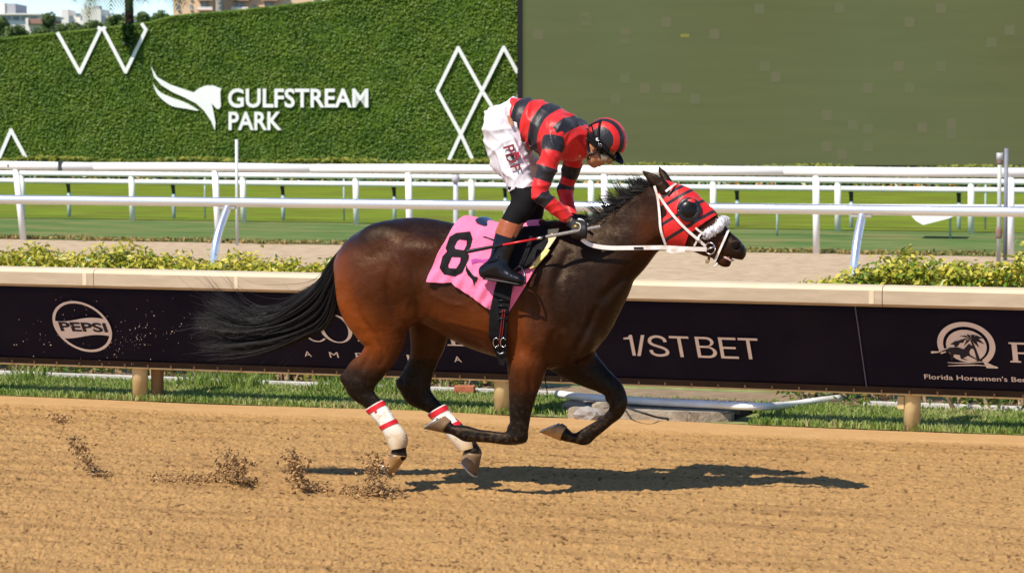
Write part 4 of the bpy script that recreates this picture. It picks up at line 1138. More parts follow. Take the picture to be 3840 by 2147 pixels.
    def side_y(s, x, z, iso=0.0, near=True):
        """lateral position of the skin (near = camera side) at profile points x, z; nan where the ray misses"""
        x = np.atleast_1d(x); z = np.atleast_1d(z); ys = s.ax[1] if near else s.ax[1][::-1]
        P = np.stack([np.repeat(x, len(ys)), np.tile(ys, len(x)), np.repeat(z, len(ys))], 1)
        d = s.sample(P).reshape(len(x), len(ys)) - iso
        hit = d < 0; j = hit.argmax(1); ok = hit.any(1) & (j > 0); j = np.maximum(j, 1)
        a = d[np.arange(len(x)), j - 1]; b = d[np.arange(len(x)), j]
        y = ys[j - 1] + (ys[j] - ys[j - 1]) * a / (a - b + 1e-9)
        return np.where(ok, y, np.nan)
    def surf(s, iso=0.0, smooth=2):
        """naive surface nets -> vertices, quads"""
        D = s.D - iso; ins = D < 0
        nx, ny, nz = D.shape
        c = [ins[a:nx - 1 + a, b:ny - 1 + b, d:nz - 1 + d] for a in (0, 1) for b in (0, 1) for d in (0, 1)]
        cnt = sum(q.astype(np.int8) for q in c); act = (cnt > 0) & (cnt < 8)
        I = np.argwhere(act); idm = np.full(act.shape, -1, np.int32); idm[act] = np.arange(len(I))
        acc = np.zeros((len(I), 3)); num = np.zeros(len(I))
        cor = [(a, b, d) for a in (0, 1) for b in (0, 1) for d in (0, 1)]
        val = [D[I[:, 0] + a, I[:, 1] + b, I[:, 2] + d] for a, b, d in cor]
        for p in range(8):
            for q in range(p + 1, 8):
                if sum(abs(cor[p][t] - cor[q][t]) for t in range(3)) != 1: continue
                x = (val[p] < 0) != (val[q] < 0)
                t = np.where(x, val[p] / (val[p] - val[q] + 1e-12), 0)
                e = np.array(cor[p])[None] + t[:, None] * (np.array(cor[q]) - np.array(cor[p]))[None]
                acc[x] += e[x]; num[x] += 1
        Vt = s.lo + s.h * (I + acc / num[:, None])
        quads = []
        for axis in range(3):
            sl0 = [slice(1, None)] * 3; 
            a = [slice(None)] * 3; b = [slice(None)] * 3
            a[axis] = slice(0, -1); b[axis] = slice(1, None)
            e0 = ins[tuple(a)]; e1 = ins[tuple(b)]; cr = e0 != e1
            o1, o2 = [t for t in range(3) if t != axis]
            E_ = np.argwhere(cr)
            ok = (E_[:, o1] > 0) & (E_[:, o2] > 0) & (E_[:, o1] < D.shape[o1] - 1) & (E_[:, o2] < D.shape[o2] - 1)
            E_ = E_[ok]; fl = e0[E_[:, 0], E_[:, 1], E_[:, 2]]
            def cid(d1, d2):
                q = E_.copy(); q[:, o1] += d1; q[:, o2] += d2; return idm[q[:, 0], q[:, 1], q[:, 2]]
            qd = np.stack([cid(-1, -1), cid(0, -1), cid(0, 0), cid(-1, 0)], 1)
            flip = fl if axis != 1 else ~fl
            qd[~flip] = qd[~flip][:, ::-1]
            quads.append(qd)
        Qd = np.vstack(quads); Qd = Qd[(Qd >= 0).all(1)]
        for _ in range(smooth):
            s_ = np.zeros_like(Vt); m_ = np.zeros(len(Vt))
            for a, b in ((0, 1), (1, 2), (2, 3), (3, 0)):
                np.add.at(s_, Qd[:, a], Vt[Qd[:, b]]); np.add.at(m_, Qd[:, a], 1); np.add.at(s_, Qd[:, b], Vt[Qd[:, a]]); np.add.at(m_, Qd[:, b], 1)
            Vt = Vt * .45 + .55 * s_ / np.maximum(m_, 1)[:, None]
        return Vt, Qd
from mathutils.geometry import tessellate_polygon
def sec(x1, y1, x2, y2, lat, w, kv=1.0):
    """section of a limb or trunk: the two profile edges measured in the picture, its lateral place and half width"""
    a, b = hp(x1, y1, lat), hp(x2, y2, lat)
    return ((a + b) / 2, np.linalg.norm(b - a) / 2 * kv, w)
def shell_obj(name, fld, iso, polys, material, parent, lat=0.0, smooth=2, attrs=None, side=None, box=None, thick=0.0, wrinkle=None):
    """cloth or leather lying on a body: the skin offset by iso, trimmed to convex outlines (picture pixels) seen from the side"""
    Vt, Qd = fld.surf(iso, smooth)
    out = bmesh.new(); 
    tris = []
    for poly in polys:
        pv = [Vector((x, y, 0)) for x, y in poly]
        tris += [[poly[i] for i in t] for t in tessellate_polygon([pv])]
    for poly in tris:
        P = np.array([hp(x, y, lat) for x, y in poly]); cx_, cz_ = P[:, 0].mean(), P[:, 2].mean()
        mn = P.min(0) - .03; mx = P.max(0) + .03
        inb = (Vt[:, 0] > mn[0]) & (Vt[:, 0] < mx[0]) & (Vt[:, 2] > mn[2]) & (Vt[:, 2] < mx[2])
        if side == 'near': inb &= Vt[:, 1] < HY + .02
        if side == 'far': inb &= Vt[:, 1] > HY - .02
        if box: inb &= (Vt[:, 1] > box[0]) & (Vt[:, 1] < box[1])
        q = Qd[inb[Qd].all(1)]; used = np.unique(q); mp_ = -np.ones(len(Vt), int); mp_[used] = np.arange(len(used))
        bm = bmesh.new(); vs = [bm.verts.new(v) for v in Vt[used]]
        for f in mp_[q]:
            try: bm.faces.new([vs[i] for i in f])
            except ValueError: pass
        m_ = len(P)
        for i in range(m_):
            a, b = P[i], P[(i + 1) % m_]; d = b - a; nrm = Vector((d[2], 0, -d[0])).normalized()
            if nrm.dot(Vector((cx_ - a[0], 0, cz_ - a[2]))) > 0: nrm = -nrm
            bmesh.ops.bisect_plane(bm, geom=bm.verts[:] + bm.edges[:] + bm.faces[:], plane_co=V3(a), plane_no=nrm, clear_outer=True, dist=1e-5)
        me = bpy.data.meshes.new('t'); bm.to_mesh(me); bm.free(); out.from_mesh(me); bpy.data.meshes.remove(me)
    bmesh.ops.remove_doubles(out, verts=out.verts, dist=2e-4)
    if wrinkle:
        out.normal_update()
        co = np.array([v.co for v in out.verts]); no = np.array([v.normal for v in out.verts]); d = wrinkle(co)
        for v, c_, q in zip(out.verts, co, no * d[:, None]): v.co = Vector(c_ + q)
        inner = [v for v in out.verts if not v.is_boundary]
        for _ in range(2): bmesh.ops.smooth_vert(out, verts=inner, factor=.5, use_axis_x=True, use_axis_y=True, use_axis_z=True)
    o = bm_obj(name, out, material, parent, True)
    if attrs:
        co = np.zeros(len(o.data.vertices) * 3, np.float32); o.data.vertices.foreach_get('co', co); co = co.reshape(-1, 3)
        for an, fn in attrs.items():
            a = o.data.attributes.new(an, 'FLOAT', 'POINT'); a.data.foreach_set('value', np.asarray(fn(co), np.float32))
    if thick:
        md = o.modifiers.new('thickness', 'SOLIDIFY'); md.thickness = thick; md.offset = -1
    return o
def settle(px, py, yfun, lat0=-.2, it=5):
    """picture points -> points on a body side whose lateral place is yfun(x, z)"""
    px = np.asarray(px, float); py = np.asarray(py, float); Y = np.full(len(px), HY + lat0)
    for _ in range(it):
        P = onY_arr(px, py, Y); Y = .35 * Y + .65 * yfun(P[:, 0], P[:, 2])
    return onY_arr(px, py, Y)
def drape(name, loops, yfun, material, parent, step=7.0, bm=None):
    """flat artwork given by picture outlines, laid on the near side of a body"""
    bm = bm or outline_bm(loops)
    grid_cut(bm, step)
    bmesh.ops.triangulate(bm, faces=bm.faces[:])
    P = settle([v.co.x for v in bm.verts], [v.co.y for v in bm.verts], yfun)
    for v, p in zip(bm.verts, P): v.co = V3(p)
    return bm_obj(name, bm, material, parent, True)

# ================================================================== the racehorse
NL, FL = -0.135, 0.135
G = Field((-1.28, HY - 0.37, 0.02), (1.74, HY + 0.37, 1.98), 0.0085)
TORSO = Field(G.lo, G.lo + G.h * (G.n - 1), G.h)
def trunk(F_):
    F_.chain([sec(1318, 925, 1330, 1060, 0, .10), sec(1372, 866, 1385, 1120, 0, .205), sec(1440, 832, 1455, 1160, 0, .25), sec(1540, 815, 1560, 1180, 0, .272), sec(1650, 829, 1655, 1215, 0, .268),
              sec(1755, 852, 1752, 1278, 0, .278), sec(1850, 858, 1842, 1322, 0, .275), sec(1935, 850, 1925, 1348, 0, .258), sec(2010, 838, 2005, 1372, 0, .232), sec(2075, 850, 2095, 1385, 0, .212), sec(2135, 900, 2170, 1362, 0, .19), sec(2185, 985, 2228, 1290, 0, .14)], k=0.0, n=5, egg=0.16)
    return F_
trunk(TORSO); G.D[:] = TORSO.D
# neck
G.chain([sec(2050, 845, 2190, 1290, 0, .165), sec(2120, 850, 2290, 1190, 0, .145), sec(2195, 846, 2342, 1090, 0, .122), sec(2275, 812, 2390, 1030, 0, .102), sec(2350, 765, 2432, 968, 0, .088), sec(2420, 712, 2478, 925, 0, .082), sec(2470, 690, 2515, 880, 0, .078)], k=.10, n=5, egg=.28)
G.chain([sec(2075, 842, 2110, 900, 0, .05), sec(2150, 852, 2190, 900, 0, .035), sec(2260, 812, 2290, 858, 0, .03), sec(2350, 760, 2370, 800, 0, .028), sec(2430, 702, 2450, 740, 0, .03)], k=.05, n=4)      # crest
# head
HEAD = Field(G.lo, G.lo + G.h * (G.n - 1), G.h)
HEAD.chain([sec(2500, 676, 2456, 790, 0, .070), sec(2548, 686, 2470, 870, 0, .080), sec(2596, 719, 2492, 912, 0, .082), sec(2636, 755, 2545, 925, 0, .074), sec(2668, 792, 2600, 945, 0, .060), sec(2700, 828, 2648, 964, 0, .051), sec(2736, 868, 2692, 968, 0, .046), sec(2766, 893, 2722, 972, 0, .049), sec(2782, 918, 2752, 975, 0, .044)], k=0, n=5, egg=.0)
HEAD.ell(hp(2512, 858, 0), (.095, .088, .09), k=.05)                                    # round cheeks
HEAD.ell(hp(2708, 976, 0), (.056, .038, .032), k=.02, rot=[(.86, 0, -.5), (0, 1, 0), (.5, 0, .86)])   # lower lip and chin
HEAD.ell(hp(2768, 946, 0), (.034, .042, .042), k=.03)                                   # upper lip
for s_ in (-1, 1):
    HEAD.caps([hp(2560, 790, s_ * .078), hp(2640, 850, s_ * .056)], [.018, .012], k=.03)   # facial crest
    HEAD.ell(hp(2588, 762, s_ * .070), (.034, .022, .026), k=.03)                       # brow over the eye
    HEAD.ell(hp(2762, 916, s_ * .040), (.030, .018, .027), k=.02)                       # nostril flare
HEAD.chain([sec(2775, 972, 2772, 980, 0, .08), sec(2745, 966, 2743, 971, 0, .08), sec(2705, 950, 2703, 953, 0, .08)], k=.006, n=3, sub=True)   # mouth
for s_ in (-1, 1):
    HEAD.ell(hp(2760, 922, s_ * .060), (.022, .022, .026), k=.008, sub=True)
G.D[:] = Field.smin(G.D, HEAD.D, .05)
# ears
for s_, tip, b0, b1 in ((-1, (2408, 640), (2452, 690), (2512, 705)), (1, (2470, 624), (2478, 672), (2520, 680))):
    t_ = hp(*tip, s_ * .075); a, b = hp(*b0, s_ * .052), hp(*b1, s_ * .052)
    mid = (a + b) / 2; w = np.linalg.norm(b - a) / 2
    G.chain([(mid + np.array([.02, 0, -.03]), w * .72, .034), (mid, w * .80, .030), (mid * .55 + t_ * .45, w * .66, .026), (mid * .2 + t_ * .8, w * .34, .014), (t_, .006, .005)], k=.018, n=4)
    q = mid * .5 + t_ * .5
    G.chain([(mid * .8 + t_ * .2 + np.array([.012, s_ * .028, .006]), w * .30, .012), (q + np.array([.01, s_ * .026, .006]), w * .28, .012), (mid * .25 + t_ * .75 + np.array([.006, s_ * .014, .004]), w * .12, .008)], k=.012, sub=True)
# near fore
kv = .96
FORE_N = [sec(1955, 1215, 2110, 1230, NL, .075), sec(1906, 1330, 2058, 1345, NL, .080), sec(1906, 1400, 2038, 1408, NL, .070), sec(1907, 1470, 2014, 1478, NL, .056, kv), sec(1909, 1545, 1993, 1552, NL, .046, kv), sec(1912, 1592, 1984, 1602, NL, .043, kv), sec(1908, 1632, 1976, 1634, NL, .042)]
CAN_N = [sec(1960, 1610, 1950, 1662, NL, .040), sec(1918, 1614, 1925, 1668, NL, .040), sec(1883, 1619, 1890, 1666, NL, .035), sec(1838, 1614, 1846, 1660, NL, .029), sec(1790, 1608, 1796, 1657, NL, .030), sec(1752, 1595, 1748, 1656, NL, .034), sec(1725, 1592, 1718, 1640, NL, .034), sec(1702, 1594, 1690, 1627, NL, .028), sec(1690, 1580, 1664, 1621, NL, .034)]
G.chain(FORE_N, k=.055, n=5); G.chain(CAN_N, k=.014, n=5)
# far fore
FORE_F = [sec(2000, 1330, 2170, 1230, FL, .075), sec(2080, 1386, 2215, 1300, FL, .078), sec(2150, 1416, 2262, 1362, FL, .062), sec(2217, 1448, 2300, 1404, FL, .050, kv), sec(2264, 1474, 2332, 1436, FL, .045, kv), sec(2285, 1500, 2349, 1480, FL, .043), sec(2290, 1520, 2350, 1520, FL, .042)]
CAN_F = [sec(2285, 1508, 2350, 1505, FL, .040), sec(2284, 1535, 2338, 1548, FL, .037), sec(2262, 1556, 2300, 1585, FL, .031), sec(2230, 1580, 2266, 1615, FL, .029), sec(2200, 1596, 2232, 1642, FL, .031), sec(2182, 1608, 2200, 1668, FL, .035), sec(2162, 1620, 2166, 1663, FL, .030), sec(2140, 1620, 2140, 1658, FL, .028), sec(2126, 1602, 2104, 1650, FL, .034)]
G.chain(FORE_F, k=.055, n=5); G.chain(CAN_F, k=.014, n=5)
# near hind
HIND_N = [sec(1300, 960, 1540, 930, -.10, .09), sec(1272, 1030, 1566, 1010, -.12, .125), sec(1262, 1095, 1570, 1095, NL, .125), sec(1284, 1165, 1562, 1165, NL, .115), sec(1324, 1222, 1540, 1222, NL, .098), sec(1362, 1268, 1520, 1272, NL, .078), sec(1362, 1320, 1494, 1322, NL, .060, kv), sec(1334, 1366, 1455, 1372, NL, .049, kv), sec(1298, 1402, 1422, 1406, NL, .045), sec(1285, 1430, 1402, 1440, NL, .043)]
HCAN_N = [sec(1286, 1418, 1400, 1440, NL, .044), sec(1305, 1460, 1398, 1462, NL, .042), sec(1338, 1492, 1408, 1480, NL, .036), sec(1382, 1530, 1436, 1516, NL, .030), sec(1424, 1580, 1472, 1560, NL, .029), sec(1452, 1620, 1500, 1602, NL, .033), sec(1464, 1652, 1520, 1640, NL, .036), sec(1478, 1680, 1523, 1674, NL, .034), sec(1480, 1692, 1523, 1690, NL, .033), sec(1466, 1699, 1526, 1704, NL, .042), sec(1474, 1708, 1514, 1713, NL, .028)]
G.chain(HIND_N, k=.06, n=5); G.chain(HCAN_N, k=.014, n=5)
# far hind
HIND_F = [sec(1420, 960, 1640, 960, .10, .09), sec(1480, 1080, 1700, 1080, .13, .115), sec(1520, 1170, 1706, 1165, FL, .105), sec(1537, 1235, 1684, 1230, FL, .09), sec(1540, 1290, 1668, 1288, FL, .068), sec(1536, 1335, 1648, 1336, FL, .056, kv), sec(1522, 1378, 1630, 1382, FL, .048, kv), sec(1503, 1420, 1618, 1424, FL, .045), sec(1497, 1446, 1612, 1450, FL, .043)]
HCAN_F = [sec(1494, 1436, 1612, 1448, FL, .044), sec(1512, 1474, 1614, 1470, FL, .041), sec(1556, 1507, 1632, 1492, FL, .034), sec(1605, 1540, 1656, 1516, FL, .030), sec(1650, 1582, 1696, 1556, FL, .029), sec(1690, 1622, 1738, 1596, FL, .032), sec(1712, 1652, 1768, 1634, FL, .036), sec(1742, 1682, 1794, 1674, FL, .034), sec(1750, 1690, 1800, 1686, FL, .034), sec(1743, 1695, 1806, 1697, FL, .042), sec(1756, 1706, 1792, 1708, FL, .028)]
G.chain(HIND_F, k=.06, n=5); G.chain(HCAN_F, k=.014, n=5)
# muscle masses and the grooves between them (both sides)
for s_ in (-1, 1):
    G.ell(hp(2060, 1100, s_ * .15), (.13, .075, .22), k=.07, rot=[(.93, 0, .36), (0, 1, 0), (-.36, 0, .93)])       # shoulder blade
    G.ell(hp(2010, 1240, s_ * .175), (.12, .055, .10), k=.06)                                                     # triceps
    G.ell(hp(2175, 1270, s_ * .105), (.085, .075, .11), k=.06)                                                    # breast
    G.ell(hp(1985, 1370, s_ * .15), (.075, .05, .07), k=.05)                                                      # top of the forearm
    G.ell(hp(1530, 1165, s_ * .165), (.075, .055, .075), k=.05)                                                   # stifle
    G.ell(hp(1400, 1110, s_ * .185), (.13, .065, .17), k=.07)                                                     # thigh
    G.ell(hp(1575, 935, s_ * .19), (.11, .065, .06), k=.09)                                                      # hip
    G.ell(hp(1440, 900, s_ * .12), (.15, .10, .10), k=.07)                                                        # rump
for pts, r_, k_ in (([(1560, 960), (1572, 1060), (1580, 1120), (1572, 1180)], .024, .034), ([(1478, 1000), (1470, 1080), (1486, 1160), (1500, 1210)], .012, .032), ([(1330, 1060), (1352, 1160), (1392, 1240), (1410, 1290)], .012, .030), ([(1420, 1280), (1440, 1320), (1420, 1370)], .009, .02),
                    ([(2120, 950), (2088, 1090), (2112, 1230)], .012, .045), ([(1962, 1120), (1946, 1230), (1958, 1310)], .016, .04), ([(2225, 1160), (2170, 1290), (2100, 1372)], .014, .035), ([(2030, 1090), (2012, 1170), (2030, 1260)], .010, .035), ([(1990, 1400), (1985, 1470), (1975, 1540)], .008, .018),
                    ([(2080, 1250), (2060, 1320), (2040, 1380)], .008, .04), ([(1600, 1215), (1680, 1238), (1790, 1292)], .010, .05), ([(2250, 1120), (2350, 1010), (2440, 915)], .010, .05), ([(1380, 1330), (1350, 1390)], .008, .03)):
    P = [hp(x, y, -.2) for x, y in pts]
    pz = np.array([(p[0], p[2]) for p in smooth_curve(P, 3)])
    yn = G.side_y(pz[:, 0], pz[:, 1]); 
    ok = ~np.isnan(yn)
    if ok.sum() < 2: continue
    for s_ in (0, 1):
        yy = yn[ok] - r_ * .35 if s_ == 0 else 2 * HY - yn[ok] + r_ * .35
        tp = r_ * np.sin(np.linspace(.12, math.pi - .12, ok.sum())) ** .8
        G.caps(np.stack([pz[ok, 0], yy, pz[ok, 1]], 1), list(tp), k=k_, sub=True, n=2)
# skin veins and fine folds, standing just proud of the coat
for pts in ([(1905, 1262), (1850, 1240), (1780, 1222), (1700, 1200)], [(2010, 1075), (2018, 1120), (2004, 1170), (2012, 1215)], [(2040, 1085), (2052, 1140), (2046, 1190)], [(2150, 1030), (2172, 1090), (2196, 1150), (2190, 1210)], [(2120, 1090), (2150, 1150), (2166, 1210)],
            [(1960, 1330), (1975, 1390), (1968, 1450), (1985, 1510)], [(2010, 1290), (1990, 1330), (2002, 1370)], [(1440, 1250), (1452, 1300), (1430, 1350)], [(1545, 1120), (1530, 1160), (1540, 1200)], [(1500, 960), (1520, 1000), (1515, 1050)], [(2600, 900), (2640, 905), (2680, 925)], [(2640, 860), (2665, 890), (2700, 905)], [(1640, 1100), (1700, 1130), (1760, 1140)]):
    pz = np.array([(p[0], p[2]) for p in smooth_curve([hp(x, y, -.18) for x, y in pts], 4)]); yn = G.side_y(pz[:, 0], pz[:, 1]); ok = ~np.isnan(yn)
    if ok.sum() < 2: continue
    for s_ in (0, 1):
        yy = yn[ok] + .0035 if s_ == 0 else 2 * HY - yn[ok] - .0035
        G.caps(np.stack([pz[ok, 0], yy, pz[ok, 1]], 1), .0065, k=.012, n=2)
for ch, lat, r0 in ((CAN_N[2:6], NL, .006), (CAN_F[2:5], FL, .006)):
    for s_ in (-1, 1):
        P = [q[0] + np.array([0, s_ * q[2] * 1.02, q[1] * .25]) for q in ch]; G.caps(P, r0, k=.012, sub=True, n=3)
# joint bones on the legs
for c_, lat in (((1912, 1606), NL), ((2280, 1492), FL)):
    G.ell(hp(*c_, lat), (.016, .022, .026), k=.02)                                            # accessory carpal
for c_, lat in (((1290, 1415), NL), ((1500, 1436), FL)):
    G.ell(hp(*c_, lat), (.026, .024, .03), k=.03)                                             # point of hock

m = bpy.data.materials.new('bay_coat'); m.use_nodes = True; MATS['bay_coat'] = m
nt = m.node_tree; n = nt.nodes; L = nt.links; b = n['Principled BSDF']
tc = n.new('ShaderNodeTexCoord')
at = n.new('ShaderNodeAttribute'); at.attribute_name = 'bay'
cr = n.new('ShaderNodeValToRGB'); e = cr.color_ramp.elements
e[0].position = 0; e[0].color = (0.0035, 0.0026, 0.0024, 1); e[1].position = 1; e[1].color = (0.20, 0.043, 0.0055, 1)
q = e.new(.35); q.color = (0.015, 0.0052, 0.0024, 1); q = e.new(.65); q.color = (0.068, 0.0165, 0.0038, 1)
mp = n.new('ShaderNodeMapping'); mp.inputs['Scale'].default_value = (1, 1, 1); L.new(tc.outputs['Object'], mp.inputs[0])
nz1 = _noise(5, 4, .55)
ma = n.new('ShaderNodeMath'); ma.operation = 'MULTIPLY_ADD'; L.new(nz1, ma.inputs[0]); ma.inputs[1].default_value = .22; ma.inputs[2].default_value = -.11
mb = n.new('ShaderNodeMath'); mb.operation = 'ADD'; L.new(ma.outputs[0], mb.inputs[0]); L.new(at.outputs['Fac'], mb.inputs[1])
L.new(mb.outputs[0], cr.inputs[0])
ad = n.new('ShaderNodeAttribute'); ad.attribute_name = 'dust'
sp_ = _ramp(_noise(38, 5, .7), .50, .64, (0, 0, 0, 1), (1, 1, 1, 1))
md_ = n.new('ShaderNodeMath'); md_.operation = 'MULTIPLY'; L.new(sp_, md_.inputs[0]); L.new(ad.outputs['Fac'], md_.inputs[1])
L.new(_mix(md_.outputs[0], cr.outputs[0], (.26, .16, .075, 1)), b.inputs['Base Color'])
b.inputs['Roughness'].default_value = .40; b.inputs['Specular IOR Level'].default_value = .22
b.inputs['Sheen Weight'].default_value = .0; b.inputs['Sheen Roughness'].default_value = .35; b.inputs['Sheen Tint'].default_value = (1, .8, .6, 1)
mp2 = n.new('ShaderNodeMapping'); mp2.inputs['Scale'].default_value = (60, 60, 18); mp2.inputs['Rotation'].default_value = (0, .5, 0); L.new(tc.outputs['Object'], mp2.inputs[0])
hair = _noise(4, 5, .7, mp2.outputs[0])
bp = n.new('ShaderNodeBump'); bp.inputs['Strength'].default_value = .45; bp.inputs['Distance'].default_value = .005; L.new(hair, bp.inputs['Height'])
musc = _noise(9, 3, .5); bp2 = n.new('ShaderNodeBump'); bp2.inputs['Strength'].default_value = .5; bp2.inputs['Distance'].default_value = .025; L.new(musc, bp2.inputs['Height'])
L.new(bp2.outputs[0], bp.inputs['Normal']); L.new(bp.outputs[0], b.inputs['Normal'])
rr_ = n.new('ShaderNodeMapRange'); mp3 = n.new('ShaderNodeMapping'); mp3.inputs['Scale'].default_value = (22, 22, 6); mp3.inputs['Rotation'].default_value = (0, .35, 0); L.new(tc.outputs['Object'], mp3.inputs[0]); streak = _noise(1.6, 6, .68, mp3.outputs[0]); rr_.inputs[1].default_value = .32; rr_.inputs[2].default_value = .68; L.new(streak, rr_.inputs[0]); rr_.inputs[3].default_value = .24; rr_.inputs[4].default_value = .60; L.new(rr_.outputs[0], b.inputs['Roughness'])
b.inputs['Specular Tint'].default_value = (1.0, .74, .52, 1)
M_coat = m
horse = thing('racehorse', 'dark bay racehorse galloping along the dirt track', 'horse', (0.2, HY, 0.0))
Vh, Qh = G.surf(0, 2)
hxz = lambda x, y: np.array([hp(x, y)[0], hp(x, y)[2]])
def blob(c, rx, rz):
    c = hxz(*c); return np.exp(-(((Vh[:, 0] - c[0]) / rx) ** 2 + ((Vh[:, 2] - c[1]) / rz) ** 2))
bay = np.full(len(Vh), .46)
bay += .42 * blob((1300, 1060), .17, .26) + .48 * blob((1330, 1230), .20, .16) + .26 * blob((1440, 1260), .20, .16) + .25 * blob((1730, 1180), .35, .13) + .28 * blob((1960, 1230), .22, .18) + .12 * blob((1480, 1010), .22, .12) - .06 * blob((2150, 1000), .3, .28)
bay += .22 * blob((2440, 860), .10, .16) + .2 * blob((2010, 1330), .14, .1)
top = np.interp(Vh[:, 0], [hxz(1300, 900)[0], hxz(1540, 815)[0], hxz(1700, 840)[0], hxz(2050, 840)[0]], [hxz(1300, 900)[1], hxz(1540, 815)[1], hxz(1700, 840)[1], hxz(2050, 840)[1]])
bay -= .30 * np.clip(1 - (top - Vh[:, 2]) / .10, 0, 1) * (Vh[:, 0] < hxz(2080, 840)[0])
bay -= .16 * np.clip((Vh[:, 0] - hxz(2020, 900)[0]) / .35, 0, 1)
# black points: legs, muzzle, ear rims
legz = np.where(Vh[:, 0] < hxz(1800, 0)[0], hxz(0, 1372)[1], hxz(0, 1440)[1])
far_leg = (Vh[:, 1] > HY + .05) & (Vh[:, 2] < hxz(0, 1300)[1])
bay -= .62 * np.clip((legz + .10 - Vh[:, 2]) / .16, 0, 1)
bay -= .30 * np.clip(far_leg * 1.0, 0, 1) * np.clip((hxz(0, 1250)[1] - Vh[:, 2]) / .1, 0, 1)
bay += .16 * np.clip((Vh[:, 0] - hxz(2520, 900)[0]) / .08, 0, 1) - .26 * np.clip((Vh[:, 0] - hxz(2715, 900)[0]) / .06, 0, 1)
bay += .8 * np.clip(1 - np.hypot(Vh[:, 0] - hp(2128, 1632, FL)[0], Vh[:, 2] - hp(2128, 1632, FL)[2]) / .085, 0, 1) ** .5 * (Vh[:, 1] > HY)
bay += .45 * (np.clip(1 - np.hypot(Vh[:, 0] - hp(1490, 1715, NL)[0], Vh[:, 2] - hp(1490, 1715, NL)[2]) / .055, 0, 1) + np.clip(1 - np.hypot(Vh[:, 0] - hp(1772, 1712, FL)[0], Vh[:, 2] - hp(1772, 1712, FL)[2]) / .055, 0, 1)) 
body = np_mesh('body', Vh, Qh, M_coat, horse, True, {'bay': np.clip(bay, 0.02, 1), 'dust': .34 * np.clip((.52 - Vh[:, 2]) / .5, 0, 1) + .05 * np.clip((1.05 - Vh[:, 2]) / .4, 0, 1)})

# dark nostrils and a glimpse of tongue
for s_ in (-1, 1):
    bm = bmesh.new(); bmesh.ops.create_uvsphere(bm, u_segments=14, v_segments=8, radius=1.0)
    c_ = hp(2760, 922, s_ * .047)
    for v in bm.verts: v.co = Vector((c_[0] + v.co.x * .018, c_[1] + v.co.y * .008, c_[2] + v.co.z * .021))
    bm_obj('nostril', bm, mat('nostril_dark', (.004, .003, .003), None, .8, .1), horse, True)
tube_obj('tongue', smooth_curve([hp(2708, 960, -.02), hp(2726, 968, -.028), hp(2744, 979, -.026)], 4), [.008] * 5 + [.006] * 4, mat('tongue_pink', (.42, .20, .17), (.5, .3, .24), .4, .4, 40), horse, 8)
# hooves
M_hoofw = mat('hoof_pale', (0.34, 0.165, 0.045), (0.50, 0.28, 0.10), .38, .4, 7, c3=(.12, .075, .04), s3=11)
M_hoofd = mat('hoof_dark', (0.15, 0.085, 0.038), (0.28, 0.17, 0.078), .5, .35, 9, c3=(.09, .058, .035), s3=6)
M_shoe = mat('horseshoe', (.45, .45, .46), None, .35, .5, metal=.8)
def hoof(top_a, top_b, toe, heel, lat, m_, w0, w1):
    """coronet from top_a (front) to top_b (back), ground surface from toe to heel"""
    ta, tb, to, he = hp(*top_a, lat), hp(*top_b, lat), hp(*toe, lat), hp(*heel, lat)
    def ring(f, bk, w, n_=20):
        c = (f + bk) / 2; u = (f - bk) / 2; out = []
        for i in range(n_):
            a = 2 * math.pi * i / n_; x = math.cos(a); y = math.sin(a)
            out.append(c + u * x + np.array([0, w, 0]) * y * (1.0 - .18 * max(0, -x)))
        return out
    nst = 6; V_ = []; 
    for i in range(nst + 1):
        t_ = i / nst; V_ += ring(ta + (to - ta) * t_, tb + (he - tb) * t_, w0 + (w1 - w0) * t_)
    V_ += ring(to + (ta - to) * .03 , he + (tb - he) * .03, w1 * .55)
    Fc = []
    for i in range(nst + 1):
        for j in range(20):
            a = i * 20 + j; c = i * 20 + (j + 1) % 20; Fc.append((a, c, c + 20, a + 20))
    Fc.append(tuple(range(20))[::-1]); Fc.append(tuple((nst + 1) * 20 + j for j in range(20)))
    h_ = mesh_obj('hoof', V_, Fc, m_, horse, True)
    # shoe: a U along the rim
    rim = ring(to, he, w1 * .93); dn = (to - ta); dn /= np.linalg.norm(dn); out = np.cross(to - he, [0, 1, 0]); out /= np.linalg.norm(out)
    if out @ (to - ta) < 0: out = -out
    tube_obj('shoe', [p + out * .004 for p in rim[-7:] + rim[:8]], .0065, M_shoe, h_, 6)
    return h_
hoof((1663, 1622), (1692, 1577), (1594, 1607), (1668, 1558), NL, M_hoofd, .036, .052)
hoof((2102, 1652), (2126, 1598), (2028, 1620), (2108, 1586), FL, M_hoofw, .036, .052)
hoof((1526, 1708), (1460, 1694), (1470, 1788), (1440, 1720), NL, M_hoofw, .043, .058)
hoof((1806, 1700), (1740, 1690), (1788, 1785), (1730, 1714), FL, M_hoofd, .043, .058)

